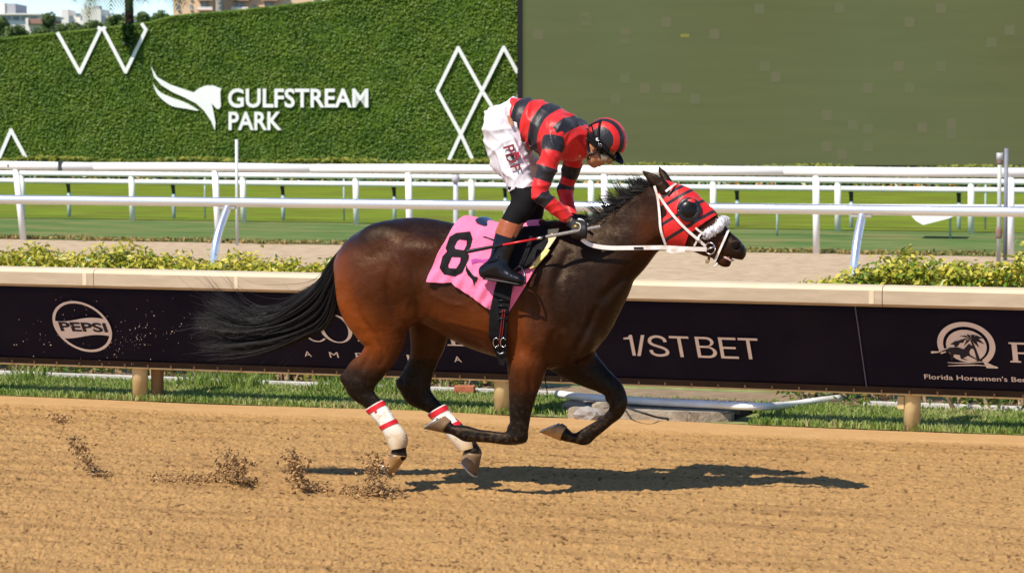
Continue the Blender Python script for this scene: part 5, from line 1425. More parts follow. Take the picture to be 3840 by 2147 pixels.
# leg bandages on the hind cannons: white wraps with red tape
m = bpy.data.materials.new('bandage_wrap'); m.use_nodes = True; MATS['bandage_wrap'] = m
nt = m.node_tree; n = nt.nodes; L = nt.links; b = n['Principled BSDF']; tc = n.new('ShaderNodeTexCoord')
at = n.new('ShaderNodeAttribute'); at.attribute_name = 'along'
base = _mix(at.outputs['Fac'], (0.80, 0.74, 0.64, 1), (0.46, 0.31, 0.15, 1))
spl = _ramp(_noise(14, 5, .65), .5, .66, (0, 0, 0, 1), (1, 1, 1, 1))
L.new(_mix(spl, base, (0.50, 0.35, 0.18, 1)), b.inputs['Base Color']); b.inputs['Roughness'].default_value = .9
wv = n.new('ShaderNodeTexWave'); wv.inputs['Scale'].default_value = 24; wv.inputs['Distortion'].default_value = 2.5; wv.inputs['Detail'].default_value = 2
mpw = n.new('ShaderNodeMapping'); mpw.inputs['Rotation'].default_value = (0, .95, 0); L.new(tc.outputs['Object'], mpw.inputs[0]); L.new(mpw.outputs[0], wv.inputs[0])
bp = n.new('ShaderNodeBump'); bp.inputs['Strength'].default_value = .28; bp.inputs['Distance'].default_value = .006; L.new(wv.outputs['Fac'], bp.inputs['Height']); L.new(bp.outputs[0], b.inputs['Normal'])
M_bandage = m
M_redtape = mat('red_tape', (0.55, 0.012, 0.02), (0.62, 0.02, 0.03), .5, .3, 20)
for lat, secs, tape, dia in ((NL, [(1372, 1536, 1434, 1498), (1405, 1574, 1462, 1540), (1436, 1616, 1494, 1590), (1452, 1655, 1526, 1632), (1468, 1684, 1520, 1672)], [(0.02, .11), (.40, .475)], True),
                             (FL, [(1604, 1552, 1668, 1514), (1642, 1592, 1700, 1560), (1676, 1628, 1738, 1600), (1704, 1664, 1772, 1640), (1728, 1690, 1784, 1672)], [(0.02, .11), (.36, .435)], False)):
    t = obj_ = None
    S_ = [sec(a, b2, c, d, lat, .040 + .003 * i, .95) for i, (a, b2, c, d) in enumerate(secs)]
    B = Field(np.min([q[0] for q in S_], 0) - .12, np.max([q[0] for q in S_], 0) + .12, .006)
    B.chain(S_, k=0, n=5)
    lo_, hi_ = secs[0], secs[-1]
    poly = [(lo_[0], lo_[1]), (lo_[2], lo_[3]), (lo_[2] + 110, lo_[3] + 60), (hi_[2] + 30, hi_[3]), (hi_[2], hi_[3] + 4), (hi_[0], hi_[1]), (hi_[0] - 30, hi_[1] - 30)]
    p0, p1 = S_[0][0], S_[-1][0]; ax_ = (p1 - p0) / np.linalg.norm(p1 - p0); ln = np.linalg.norm(p1 - p0)
    w_ = shell_obj('bandage', B, .003, [poly], M_bandage, horse, lat, 1, {'along': lambda co: np.clip(((co - p0) @ ax_ / ln - .45) / .6, 0, 1)})
    for (ta, tb) in tape:
        def edge(t_):
            i = t_ * (len(secs) - 1); j = min(int(i), len(secs) - 2); f = i - j; return np.array(secs[j]) * (1 - f) + np.array(secs[j + 1]) * f
        e0, e1 = edge(ta), edge(tb)
        dd = np.array([e0[2] - e0[0], e0[3] - e0[1]]); dd = dd / np.linalg.norm(dd) * 7
        poly = [(e0[0] - dd[0], e0[1] - dd[1]), (e0[2] + dd[0], e0[3] + dd[1]), (e1[2] + dd[0], e1[3] + dd[1]), (e1[0] - dd[0], e1[1] - dd[1])]
        shell_obj('tape', B, .006, [poly], M_redtape, w_, lat, 1)
    if dia:
        f_ = lambda xs, zs: np.nan_to_num(B.side_y(xs, zs, .007), nan=HY + NL - .045)
        drape('diamond', [[(1401, 1538), (1409, 1531), (1414, 1541), (1405, 1549)]], f_, M_redtape, w_)

# ------------------------------------------------------------------ mane, forelock, tail: strands grown as thin tapering blades
M_hair = mat('black_hair', (0.006, 0.005, 0.0045), (0.014, 0.010, 0.009), .5, .32, 60)
def strands(name, curves, rad, material, parent):
    V_ = []; T_ = []
    for c_ in curves:
        c_ = np.asarray(c_); m_ = len(c_); T = np.gradient(c_, axis=0); T /= np.linalg.norm(T, axis=1)[:, None] + 1e-9
        A = np.cross(T, rng.normal(size=3)); A /= np.linalg.norm(A, axis=1)[:, None] + 1e-9; B_ = np.cross(T, A)
        r_ = rad * np.linspace(1, .12, m_) ** .8
        i0 = len(V_)
        for j in range(m_):
            for a in (0, 2.094, 4.189): V_.append(c_[j] + r_[j] * (math.cos(a) * A[j] + math.sin(a) * B_[j]))
        for j in range(m_ - 1):
            for q in range(3):
                a = i0 + j * 3 + q; c2 = i0 + j * 3 + (q + 1) % 3; T_.append((a, c2, c2 + 3, a + 3))
    return np_mesh(name, np.array(V_), np.array(T_), material, parent, True)
r = np.random.default_rng(41)
# tail: guide curves from the dock to each lock's tip
GU = [[(1292, 930), (1240, 985), (1190, 1062), (1120, 1112), (1040, 1168), (960, 1180), (890, 1150), (820, 1100), (755, 1055)],
      [(1290, 935), (1245, 1000), (1205, 1075), (1130, 1140), (1040, 1190), (950, 1205), (870, 1185), (800, 1150), (775, 1120)],
      [(1286, 945), (1245, 1040), (1195, 1120), (1120, 1180), (1020, 1215), (930, 1215), (860, 1200), (800, 1185), (745, 1195)],
      [(1286, 950), (1250, 1060), (1200, 1150), (1110, 1215), (1010, 1245), (920, 1250), (850, 1235), (790, 1215), (722, 1222)],
      [(1284, 955), (1258, 1080), (1210, 1180), (1120, 1240), (1020, 1272), (930, 1282), (860, 1275), (800, 1265), (760, 1255)],
      [(1282, 960), (1262, 1100), (1225, 1200), (1140, 1255), (1030, 1292), (930, 1308), (850, 1312), (790, 1325), (740, 1335)],
      [(1280, 965), (1268, 1110), (1240, 1205), (1180, 1250), (1090, 1278), (1010, 1300), (950, 1315), (900, 1320), (860, 1318)]]
GU = [smooth_curve([hp(x, y, 0) for x, y in g], 3) for g in GU]
GA = np.array(GU)
cur = []
for lk in range(84):
    u0 = (lk % 42 + r.random()) / 42 * (len(GU) - 1.001); lat0 = r.normal(0, 1); end = r.uniform(.68, 1.0) if r.random() < .6 else 1.0
    bend = np.array([r.normal(0, .02), r.normal(0, .02), r.normal(0, .05)]); ph0 = r.uniform(0, 6.28); fr = r.uniform(4, 8)
    for i in range(19):
        u = min(max(u0 + r.normal(0, .10), 0), len(GU) - 1.001); j = int(u); f = u - j
        c_ = GA[j] * (1 - f) + GA[j + 1] * f; m_ = len(c_); t_ = np.linspace(0, 1, m_)[:, None]
        wob = np.stack([np.sin(t_[:, 0] * fr + ph0), np.zeros(m_), np.cos(t_[:, 0] * fr + ph0)], 1)
        sp2 = np.stack([np.zeros(m_), lat0 * (.020 + .040 * t_[:, 0]) + r.normal(0, .008), np.zeros(m_)], 1)
        c_ = c_ + sp2 + wob * .026 * t_ ** 1.4 + bend * t_ ** 2 + r.normal(0, .007, 3) * (.25 + 2.2 * t_ ** 3) + r.normal(0, .004, 3)
        cur.append(c_[:max(8, int(m_ * min(1, end * r.uniform(.78, 1.05))))])
for i in range(110):                                                       # stray hairs
    u = r.uniform(0, len(GU) - 1.001); j = int(u); c_ = GA[j][: int(r.uniform(14, 25))].copy(); m_ = len(c_); t_ = np.linspace(0, 1, m_)[:, None] ** 3
    c_ = c_ + t_ * np.array([[r.normal(-.05, .1), r.normal(0, .06), r.normal(-.02, .12)]]); cur.append(c_)
strands('tail', cur, .0025, M_hair, horse)
# mane blown up and back from the crest
crest = smooth_curve([hp(x, y, 0) for x, y in ((2185, 868), (2225, 845), (2275, 815), (2330, 778), (2380, 742), (2425, 708), (2455, 692))], 8)
cur = []
for lk in range(58):
    f0 = (lk + r.random()) / 58; ln0 = r.uniform(.08, .165) * (.75 + .4 * math.sin(math.pi * f0)); curl = r.normal(0, .10)
    d0 = np.array([-.80 + r.normal(0, .22), r.normal(0, .14), .52 + r.normal(0, .26)])
    if r.random() < .30: d0 = np.array([-.8, -.30 + r.normal(0, .15), .10 + r.normal(0, .2)]); ln0 *= .7
    for i in range(13):
        f = min(max(f0 + r.normal(0, .008), 0), 1); p = crest[int(f * (len(crest) - 1))] + np.array([r.normal(0, .005), r.normal(0, .014), r.uniform(-.02, .006)])
        d = d0 + r.normal(0, .075, 3); d /= np.linalg.norm(d); ln = ln0 * r.uniform(.65, 1.05); pts = [p]; dd = d.copy()
        for s_ in range(9):
            dd = dd + np.array([-.05, 0, curl - (.05 if s_ > 4 else -.03)]) + r.normal(0, .03, 3); dd /= np.linalg.norm(dd); pts.append(pts[-1] + dd * ln / 9)
        cur.append(np.array(pts))
for i in range(260):
    f = r.random(); p = crest[int(f * (len(crest) - 1))] + np.array([r.normal(0, .006), r.normal(-.008, .016), r.uniform(-.03, .004)])
    d = np.array([-.8 + r.normal(0, .2), -.2 + r.normal(0, .2), .2 + r.normal(0, .25)]); d /= np.linalg.norm(d); ln = r.uniform(.05, .10)
    cur.append(np.array([p + d * ln * t_ + np.array([-.02, 0, -.015]) * t_ * t_ for t_ in np.linspace(0, 1, 6)]))
strands('mane', cur, .0036, M_hair, horse)
cur = []
for i in range(120):
    p = hp(r.uniform(2060, 2180), r.uniform(838, 862), r.normal(0, .02)); d = np.array([-.6 + r.normal(0, .3), r.normal(0, .3), .5 + r.normal(0, .3)]); d /= np.linalg.norm(d); ln = r.uniform(.03, .09)
    cur.append(np.array([p + d * ln * t_ + np.array([-.02 * t_ * t_, 0, 0]) for t_ in np.linspace(0, 1, 6)]))
strands('mane_end', cur, .0022, M_hair, horse)
# ================================================================== tack
PAD = G.copy()
PAD.chain([sec(1686, 816, 1690, 960, 0, .15), sec(1740, 814, 1740, 960, 0, .16), sec(1800, 826, 1800, 960, 0, .16), sec(1900, 850, 1900, 980, 0, .15), sec(2020, 846, 2020, 960, 0, .12)], k=.05, n=4)
M_pink = mat('pink_cloth', (0.84, 0.165, 0.30), (0.88, 0.19, 0.335), .85, .2, 4, sheen=.2, bump=.25, bscale=120)
M_blk = mat('black_cloth', (0.006, 0.0055, 0.006), (0.010, 0.009, 0.010), .75, .12, 30, bump=.2, bscale=150)
M_leather = mat('black_leather', (0.006, 0.006, 0.007), (0.010, 0.010, 0.011), .38, .3, 20)
M_navyl = mat('navy_leather', (0.012, 0.020, 0.045), (0.018, 0.028, 0.06), .22, .6, 20)
M_strap = mat('white_strap', (0.74, 0.66, 0.60), (0.82, 0.75, 0.70), .5, .4, 30, c3=(.55, .45, .36), s3=14)
M_steel = mat('steel', (.62, .62, .64), None, .22, .5, metal=1.0)
def hxl(px, py, lat):
    p = hp(px, py, lat); return np.array([p[0], p[2]])
def cloth_wave(x, z):
    w = .008 * np.sin((x * .9 + z * .35) * 50 + 1.5 * np.sin(z * 14)) + .005 * np.sin((x * .8 - z * .5) * 90 + 1)
    drop = np.clip((hxz(0, 900)[1] - z) / .25, 0, 1)
    rear = np.clip((hxl(1760, 1000, -.27)[0] - x) / .25, 0, 1)
    return (w * (.3 + drop) + .022 * rear * drop ** 2 + .004)
CLI = .012
def cloth_y(x, z, extra=0.0):
    y = PAD.side_y(x, z, CLI); y = np.where(np.isnan(y), HY - .05, y)
    return y - np.maximum(cloth_wave(x, z), 0) - extra
cloth = thing('saddlecloth', 'pink number eight saddlecloth under the racing saddle', 'saddlecloth', hp(1800, 1000, 0))
sc_ = shell_obj('cloth', PAD, CLI, [[(1676, 838), (1688, 810), (1690, 806), (1700, 806), (1700, 1057), (1672, 1060), (1604, 1055)], [(1700, 800), (1950, 800), (2030, 905), (2037, 932), (1970, 1064), (1910, 1168), (1842, 1161), (1700, 1060)]], M_pink, cloth, -.265, 2)
me = sc_.data; co = np.zeros(len(me.vertices) * 3, np.float32); me.vertices.foreach_get('co', co); co = co.reshape(-1, 3)
dw = np.maximum(cloth_wave(co[:, 0], co[:, 2]), 0) * np.clip(np.abs(co[:, 1] - HY) / .12, 0, 1)
co[:, 1] += np.where(co[:, 1] < HY, -dw, dw); me.vertices.foreach_set('co', co.ravel()); me.update()
md = sc_.modifiers.new('thickness', 'SOLIDIFY'); md.thickness = .004; md.offset = -1
C3 = lambda pts: [(1550 + x / 2.4, 750 + y / 2.4) for x, y in pts]
drape('number', [C3([(325, 330), (385, 295), (510, 281), (532, 345), (512, 425), (478, 462), (500, 492), (497, 530), (440, 650), (375, 685), (275, 668), (235, 610), (262, 505), (302, 462), (290, 430)]),
                 C3([(415, 352), (480, 360), (478, 405), (455, 450), (380, 440), (370, 415), (395, 365)]), C3([(345, 510), (425, 515), (420, 560), (385, 615), (320, 610), (313, 585)])], lambda x, z: cloth_y(x, z, .004), M_blk, cloth)
M_purple = mat('purple_print', (0.33, 0.05, 0.22), (.38, .06, .26), .8, .2, 20)
drape('printed_word', [C3([(518, 535), (560, 524), (620, 535), (690, 522), (690, 570), (600, 558), (545, 566), (527, 580)])], lambda x, z: cloth_y(x, z, .004), M_purple, cloth)
drape('winged_mark', [C3([(475, 578), (488, 610), (525, 660), (548, 684), (575, 690), (583, 705), (572, 712), (568, 738), (560, 728), (554, 740), (543, 772), (540, 745), (528, 712), (490, 672), (470, 630)])], lambda x, z: cloth_y(x, z, .004), M_blk, cloth)

saddle = thing('racing_saddle', 'small black and navy racing saddle with pads and stirrups', 'saddle', hp(1910, 900, 0))
SF = Field(hp(1780, 1010, -.3) - np.array([.1, 0, .1]), hp(2090, 780, .3) + np.array([.1, 0, .1]), .008)
SF.chain([sec(1806, 812, 1814, 834, 0, .125), sec(1836, 830, 1840, 854, 0, .12), sec(1872, 848, 1874, 878, 0, .11), sec(1930, 860, 1930, 890, 0, .10), sec(1990, 852, 1990, 886, 0, .085), sec(2026, 842, 2034, 876, 0, .055)], k=0, n=5)
Vs, Qs = SF.surf(0, 2); np_mesh('seat', Vs, Qs, M_navyl, saddle, True)
M_yel = mat('yellow_pad', (0.62, 0.52, 0.10), (0.70, 0.60, 0.16), .9, .2, 12, c3=(.72, .60, .34), s3=4)
M_cream = mat('cream_pad', (.68, .55, .30), (.74, .62, .38), .9, .2, 10)
for sd in ('near', 'far'):
    shell_obj('flap', PAD, .036, [[(1915, 852), (2032, 846), (2044, 905), (2034, 935), (1985, 1005), (1962, 1010), (1900, 1040), (1890, 1010)]], M_blk, saddle, -.22, 2, thick=.004, side=sd)
    shell_obj('front_pad', PAD, .030, [[(2038, 862), (2082, 857), (2078, 892), (2056, 936), (2036, 930)]], M_cream, saddle, -.18, 2, thick=.008, side=sd)
    shell_obj('front_pad', PAD, .030, [[(2056, 937), (2050, 952), (2016, 998), (1996, 1006), (1990, 1003), (2010, 980), (2036, 931)]], M_yel, saddle, -.22, 2, thick=.008, side=sd)
GP = [[(1872, 1030), (1932, 1030), (1894, 1330), (1882, 1372), (1852, 1372), (1836, 1262), (1846, 1170)]]
gi = shell_obj('girth', PAD, .037, GP, M_blk, saddle, -.26, 2, thick=.005, side='near')
shell_obj('girth', PAD, .037, GP, M_blk, saddle, -.26, 2, thick=.005, side='far')
gy = lambda px, py: float(np.nan_to_num(PAD.side_y(*[np.array([q]) for q in hxz(px, py)], .036)[0], nan=HY - .27))
def on_girth(px, py, off=0.0):
    p = settle([px], [py], lambda x, z: np.nan_to_num(PAD.side_y(x, z, .043), nan=HY - .25))[0]; return p - np.array([0, off, 0])
M_red = mat('red_stitch', (.28, .02, .02), None, .6)
for xo in (0, 8):
    tube_obj('stitching', smooth_curve([on_girth(1886 - xo * .0 + xo, 1160), on_girth(1878 + xo, 1230), on_girth(1870 + xo, 1290)], 4), .0022, M_red, gi, 5)
for yy in (1128, 1148, 1172, 1196):
    tube_obj('buckle', [on_girth(1866, yy), on_girth(1880, yy - 3), on_girth(1900, yy)], .0045, M_leather, gi, 6)
for cxx in (1861, 1888):
    ring = [on_girth(cxx + 11 * math.cos(a), 1283 + 17 * math.sin(a), .004) for a in np.linspace(.6, 2 * math.pi - .6, 14)]
    tube_obj('buckle', ring, .003, M_steel, gi, 6)
tube_obj('buckle', [on_girth(1866, 1318, .004), on_girth(1878, 1326, .006), on_girth(1890, 1320, .004)], .004, M_steel, gi, 6)
for dx in (0, 9):
    tube_obj('stirrup_leather', smooth_curve([hp(1990 + dx * .5, 885, -.27), hp(1972 + dx, 940, -.315), hp(1948 + dx, 998, -.335)], 5), .0075, M_blk, saddle, 6, flat=(1.2, .5))
st = [(1950, 998, -.335), (1962, 1012, -.36), (1970, 1040, -.385), (1966, 1064, -.388), (1948, 1069, -.35), (1924, 1064, -.285), (1918, 1040, -.275), (1932, 1012, -.30), (1950, 998, -.335)]
tube_obj('stirrup', smooth_curve([hp(*q) for q in st], 4), .0065, mat('dark_steel', (.05, .05, .06), None, .25, .5, metal=.8), saddle, 8)
tube_obj('strap_end', smooth_curve([hp(1815, 888, -.285), hp(1832, 893, -.30), hp(1850, 900, -.30)], 4), .008, M_leather, saddle, 6, flat=(1, .6))

# ------------------------------------------------------------------ hood with eye cup
def blinker_mat():
    m = bpy.data.materials.new('hood_red'); m.use_nodes = True; MATS['hood_red'] = m
    global n, nt, L, tc
    nt = m.node_tree; n = nt.nodes; L = nt.links; b = n['Principled BSDF']; tc = n.new('ShaderNodeTexCoord')
    at = n.new('ShaderNodeAttribute'); at.attribute_name = 'blk'
    gt = n.new('ShaderNodeMath'); gt.operation = 'GREATER_THAN'; gt.inputs[1].default_value = 0; L.new(at.outputs['Fac'], gt.inputs[0])
    red = _ramp(_noise(9, 4), .3, .7, (0.56, 0.010, 0.010, 1), (0.66, 0.018, 0.014, 1))
    L.new(_mix(gt.outputs[0], red, (0.013, 0.011, 0.014, 1)), b.inputs['Base Color'])
    b.inputs['Roughness'].default_value = .45; b.inputs['Specular IOR Level'].default_value = .35; b.inputs['Sheen Weight'].default_value = .1
    bp = n.new('ShaderNodeBump'); bp.inputs['Strength'].default_value = .5; bp.inputs['Distance'].default_value = .012
    mpf = n.new('ShaderNodeMapping'); mpf.inputs['Scale'].default_value = (14, 6, 9); mpf.inputs['Rotation'].default_value = (0, .6, 0); L.new(tc.outputs['Object'], mpf.inputs[0])
    L.new(_noise(1.6, 4, .6, mpf.outputs[0]), bp.inputs['Height']); L.new(bp.outputs[0], b.inputs['Normal'])
    return m
M_silk = blinker_mat()
def folds(amp, dirs, seed=0):
    """soft ridged creases: a few warped wave trains"""
    def fn(co):
        out = 0
        for i, (d, fr, w) in enumerate(dirs):
            d = np.array(d, float); d /= np.linalg.norm(d); ph = seed * 1.7 + i * 2.1
            wp_ = .35 * np.sin(co @ np.array([9., 13., 7.]) + ph) + .2 * np.sin(co @ np.array([-21., 8., 17.]) + ph * 2)
            g = .5 + .5 * np.sin(co @ np.array([5.3, 9.1, -6.2]) * 1.6 + ph)
            out = out + w * g * (1 - np.abs(np.sin((co @ d) * fr + wp_ * 3 + ph))) ** 2
        return amp * (out - .25)
    return fn
def bands(vals, edges):
    """signed distance to band edges: positive inside every second band (edges listed as [start, end, start, end ...])"""
    out = np.full(len(vals), -1.0)
    for a, b_ in zip(edges[::2], edges[1::2]):
        out = np.maximum(out, np.minimum(vals - a, b_ - vals))
    return out
hood = thing('blinker_hood', 'red racing hood with black stripes on the horse head', 'hood', hp(2560, 800, 0))
hA, hB = hxz(2500, 700), hxz(2640, 900)
def hood_blk(co):
    # stripes slant up to the front: distance measured across them, towards the muzzle
    px0 = hxl(2497, 762, -.07); d = np.array([.53, -.85])                 # across the stripes (down and forward)
    v = (co[:, 0] - px0[0]) * d[0] + (co[:, 2] - px0[1]) * d[1]
    return bands(v, [-.048, -.030, 0.0, .018, .087, .105, .172, .191])
HF = HEAD.copy(); HF.D[:] = Field.smin(HF.D, G.D, .0)
HF2 = Field(G.lo, G.lo + G.h * (G.n - 1), G.h); HF2.D[:] = HEAD.D
hd = shell_obj('fabric', HF2, .010, [[(2512, 640), (2556, 684), (2602, 716), (2646, 758), (2682, 806), (2588, 880), (2568, 924), (2496, 922), (2484, 850), (2470, 740), (2480, 690)]], M_silk, hood, -.045, 2, {'blk': hood_blk}, thick=.002)
def head_y(px, py, iso):
    return settle([px], [py], lambda x, z: np.nan_to_num(HF.side_y(x, z, iso), nan=HY - .02), -.07)[0]
# cup: black rim with a dark see-through bubble
cc = hp(2584, 786, -.092); nrm = np.array([.30, -.93, .12]); nrm /= np.linalg.norm(nrm)
e1 = np.cross(nrm, [0, 0, 1]); e1 /= np.linalg.norm(e1); e2 = np.cross(e1, nrm)
Rc = .058
rim = [cc + nrm * -.004 + (e1 * math.cos(a) + e2 * math.sin(a)) * Rc for a in np.linspace(0, 2 * math.pi, 33)]
M_rub = mat('black_rubber', (.010, .010, .012), None, .35, .5)
tube_obj('cup_rim', rim, .013, M_rub, hood, 10)
V_ = []; Fc = []
for i in range(9):
    t_ = i / 8 * math.pi / 2
    for j in range(24):
        a = 2 * math.pi * j / 24; V_.append(cc + (e1 * math.cos(a) + e2 * math.sin(a)) * Rc * math.cos(t_) * .95 + nrm * (.024 * math.sin(t_) + .002))
for i in range(8):
    for j in range(24):
        a = i * 24 + j; c2 = i * 24 + (j + 1) % 24; Fc.append((a, c2, c2 + 24, a + 24))
mg = mat('smoked_bubble', (0.008, 0.006, 0.005), None, .30, .2, trans=.15)
mesh_obj('cup_bubble', V_, Fc, mg, hood, True)
ey = bmesh.new(); bmesh.ops.create_uvsphere(ey, u_segments=16, v_segments=10, radius=.021, matrix=Matrix.Translation(V3(hp(2588, 782, -.074))))
bm_obj('eye', ey, mat('horse_eye', (.008, .005, .004), None, .05, .6), horse, True)

# ------------------------------------------------------------------ bridle
bridle = thing('bridle', 'white bridle with reins and sheepskin noseband', 'bridle', hp(2560, 850, 0))
def strap(name, pts, w, th, m_, parent, iso=.016, lats=None, n_=5, fld=True):
    """flat strap along picture points laid on the head (or at given lateral places)"""
    P = np.array([head_y(x, y, iso) if lats is None else hp(x, y, lats[i]) for i, (x, y) in enumerate(pts)])
    P = smooth_curve(P, n_)
    T = np.gradient(P, axis=0); T /= np.linalg.norm(T, axis=1)[:, None]
    N = np.array([0, -1.0, 0]) - T * (T @ np.array([0, -1.0, 0]))[:, None]; N /= np.linalg.norm(N, axis=1)[:, None] + 1e-9
    S = np.cross(T, N) * w / 2
    V_ = []; Fc = []; m2 = len(P)
    for i in range(m2): V_ += [P[i] - S[i] + N[i] * th, P[i] + S[i] + N[i] * th, P[i] + S[i] - N[i] * th, P[i] - S[i] - N[i] * th]
    for i in range(m2 - 1):
        for j in range(4):
            a = i * 4 + j; c2 = i * 4 + (j + 1) % 4; Fc.append((a, c2, c2 + 4, a + 4))
    Fc += [(3, 2, 1, 0), tuple((m2 - 1) * 4 + j for j in range(4))]
    return mesh_obj(name, V_, Fc, m_, parent)
strap('throat_latch', [(2454, 697), (2466, 739), (2473, 799), (2478, 861), (2496, 918)], .014, .002, M_strap, bridle)
strap('cheekpiece', [(2468, 728), (2492, 764), (2525, 808), (2569, 855), (2619, 899), (2645, 922)], .015, .0022, M_strap, bridle, .019)
strap('browband', [(2496, 718), (2515, 703), (2535, 688)], .013, .002, M_strap, bridle, .018)
strap('nose_strap', [(2608, 854), (2628, 870), (2650, 878)], .011, .002, M_strap, bridle, .018)
strap('ring_strap', [(2646, 868), (2625, 880), (2614, 902), (2603, 922)], .011, .002, M_strap, bridle, .018)
strap('chin_strap', [(2732, 862), (2718, 895), (2700, 935), (2681, 978)], .013, .0022, M_strap, bridle, .012)
tube_obj('strap_keeper', smooth_curve([head_y(2612, 893, .022), head_y(2622, 902, .022)], 3), .010, M_strap, bridle, 8)
strap('curb_strap', [(2666, 948), (2660, 962), (2656, 978)], .014, .002, mat('brown_leather', (.10, .05, .025), (.14, .075, .04), .45, .4, 20), bridle, .014)
box_obj('curb_buckle', hp(2652, 980, -.055), (.022, .008, .022), mat('brass', (.45, .33, .15), None, .3, .5, metal=.9), bridle, bevel=.003)
tube_obj('tongue_tie', smooth_curve([hp(2690, 985, -.045), hp(2686, 994, -.045), hp(2678, 998, -.045)], 3), .005, M_strap, bridle, 6)
# bit ring
bc = head_y(2664, 931, .016) + np.array([0, -.006, 0]); 
tube_obj('bit_ring', [bc + np.array([math.cos(a) * .031, -.004 * math.cos(a), math.sin(a) * .033]) for a in np.linspace(0, 2 * math.pi, 25)], .0035, M_steel, bridle, 8)
tube_obj('bit_bar', [bc + np.array([-.028, -.006, -.010]), bc + np.array([.03, -.004, .012])], .005, M_steel, bridle, 8)
# sheepskin roll over the nose
fl = []
p_n = [head_y(2646, 878, .012), head_y(2668, 868, .012), head_y(2696, 850, .010)]
top_ = hp(2714, 836, 0) + np.array([0.0, 0, .010])
p_f = [np.array([q[0], 2 * HY - q[1], q[2]]) for q in p_n[::-1]]
path = smooth_curve(p_n + [top_ + np.array([-.004, -.03, -.002]), top_ + np.array([-.004, .03, -.002])] + p_f, 5)
V_, F_ = tube_data(path, [.018] + [.026] * (len(path) - 2) + [.018], 14)
M_fleece = mat('sheepskin', (0.74, 0.72, 0.72), (0.84, 0.82, 0.82), 1.0, .1, 40, bump=.8, bscale=60)
nb_ = mesh_obj('noseband_roll', V_, F_, M_fleece, bridle, True)
r = np.random.default_rng(6); k = 1500
ii = r.integers(0, len(path), k); d = r.normal(size=(k, 3)); d /= np.linalg.norm(d, axis=1)[:, None]
pos = path[ii] + r.normal(0, .005, (k, 3)) + d * .025
fz = leaf_cloud('wool', pos, d, .009, leafmat('wool', [(.66, .64, .66), (.84, .82, .82)], None, .3, .9), nb_, .5, None, .2, r)
# reins: near side from bit to hand, far side likewise
NH = (2180, 898, -.205)
rp = [(2650, 934), (2571, 932), (2500, 928), (2433, 928), (2350, 929), (2287, 929), (2237, 923), (2204, 912), (2182, 896)]
rl = [-.075, -.095, -.115, -.135, -.155, -.17, -.185, -.20, -.205]
strap('rein', rp, .024, .0025, M_strap, bridle, lats=rl)
strap('rein_fold', [(2500, 938), (2520, 944), (2545, 942), (2570, 940)], .014, .003, M_strap, bridle, lats=[-.118, -.115, -.108, -.102])
strap('rein_patch', [(2377, 930), (2395, 930), (2412, 930)], .012, .0032, M_blk, bridle, lats=[-.152, -.148, -.145])
strap('rein', [(2650, 930), (2500, 915), (2350, 905), (2240, 880), (2200, 850)], .022, .0025, M_strap, bridle, lats=[.07, .10, .11, .06, .0])
# ================================================================== jockey
J0 = hp(1770, 1100, -.46) - np.array([.04, 0, .02]); J1 = hp(2390, 320, .46) + np.array([.06, 0, .02])
NEW = lambda: Field(J0, J1, .0072)
def T_(F_):
    F_.chain([sec(1862, 405, 1915, 520, 0, 0.1242, 0.9), sec(1915, 374, 1945, 520, 0, 0.1196, 0.9), sec(1975, 368, 1985, 540, 0, 0.1306, 0.9), sec(2040, 384, 2022, 570, 0, 0.1454, 0.9), sec(2100, 406, 2062, 592, 0, 0.1564, 0.9), sec(2150, 436, 2108, 602, 0, 0.1426, 0.9), sec(2182, 468, 2150, 596, 0, 0.0874, 0.9)], k=.03, n=5)
    for s_ in (-1, 1): F_.ell(hp(2092, 500, s_ * .13), (.085, .07, .085), k=.05)
    return F_
def arm(F_, side):
    if side < 0:
        F_.chain([sec(2034, 490, 2128, 530, -.165, 0.0541, 0.76), sec(2028, 560, 2110, 585, -.20, 0.0492, 0.76), sec(2008, 628, 2088, 650, -.22, 0.0435, 0.76), sec(1996, 688, 2062, 700, -.235, 0.0394, 0.76), sec(1990, 726, 2050, 734, -.24, 0.0361, 0.76)], k=.03, n=4)
        F_.chain([sec(2050, 716, 2000, 744, -.24, 0.0369, 0.76), sec(2076, 736, 2034, 776, -.232, 0.0353, 0.76), sec(2106, 762, 2066, 800, -.218, 0.0320, 0.76), sec(2132, 795, 2102, 824, -.20, 0.0271, 0.76), sec(2148, 812, 2124, 834, -.188, 0.0221, 0.76)], k=.03, n=4)
    else:
        F_.chain([sec(2104, 535, 2196, 585, .16, 0.0525, 0.76), sec(2104, 610, 2188, 625, .19, 0.0476, 0.76), sec(2100, 660, 2167, 672, .205, 0.0410, 0.76), sec(2089, 704, 2148, 714, .21, 0.0361, 0.76)], k=.03, n=4)
        F_.chain([sec(2090, 716, 2150, 728, .205, 0.0353, 0.76), sec(2098, 755, 2156, 760, .18, 0.0328, 0.76), sec(2116, 790, 2162, 788, .15, 0.0279, 0.76), sec(2134, 818, 2170, 812, .11, 0.0221, 0.76)], k=.03, n=4)
    return F_
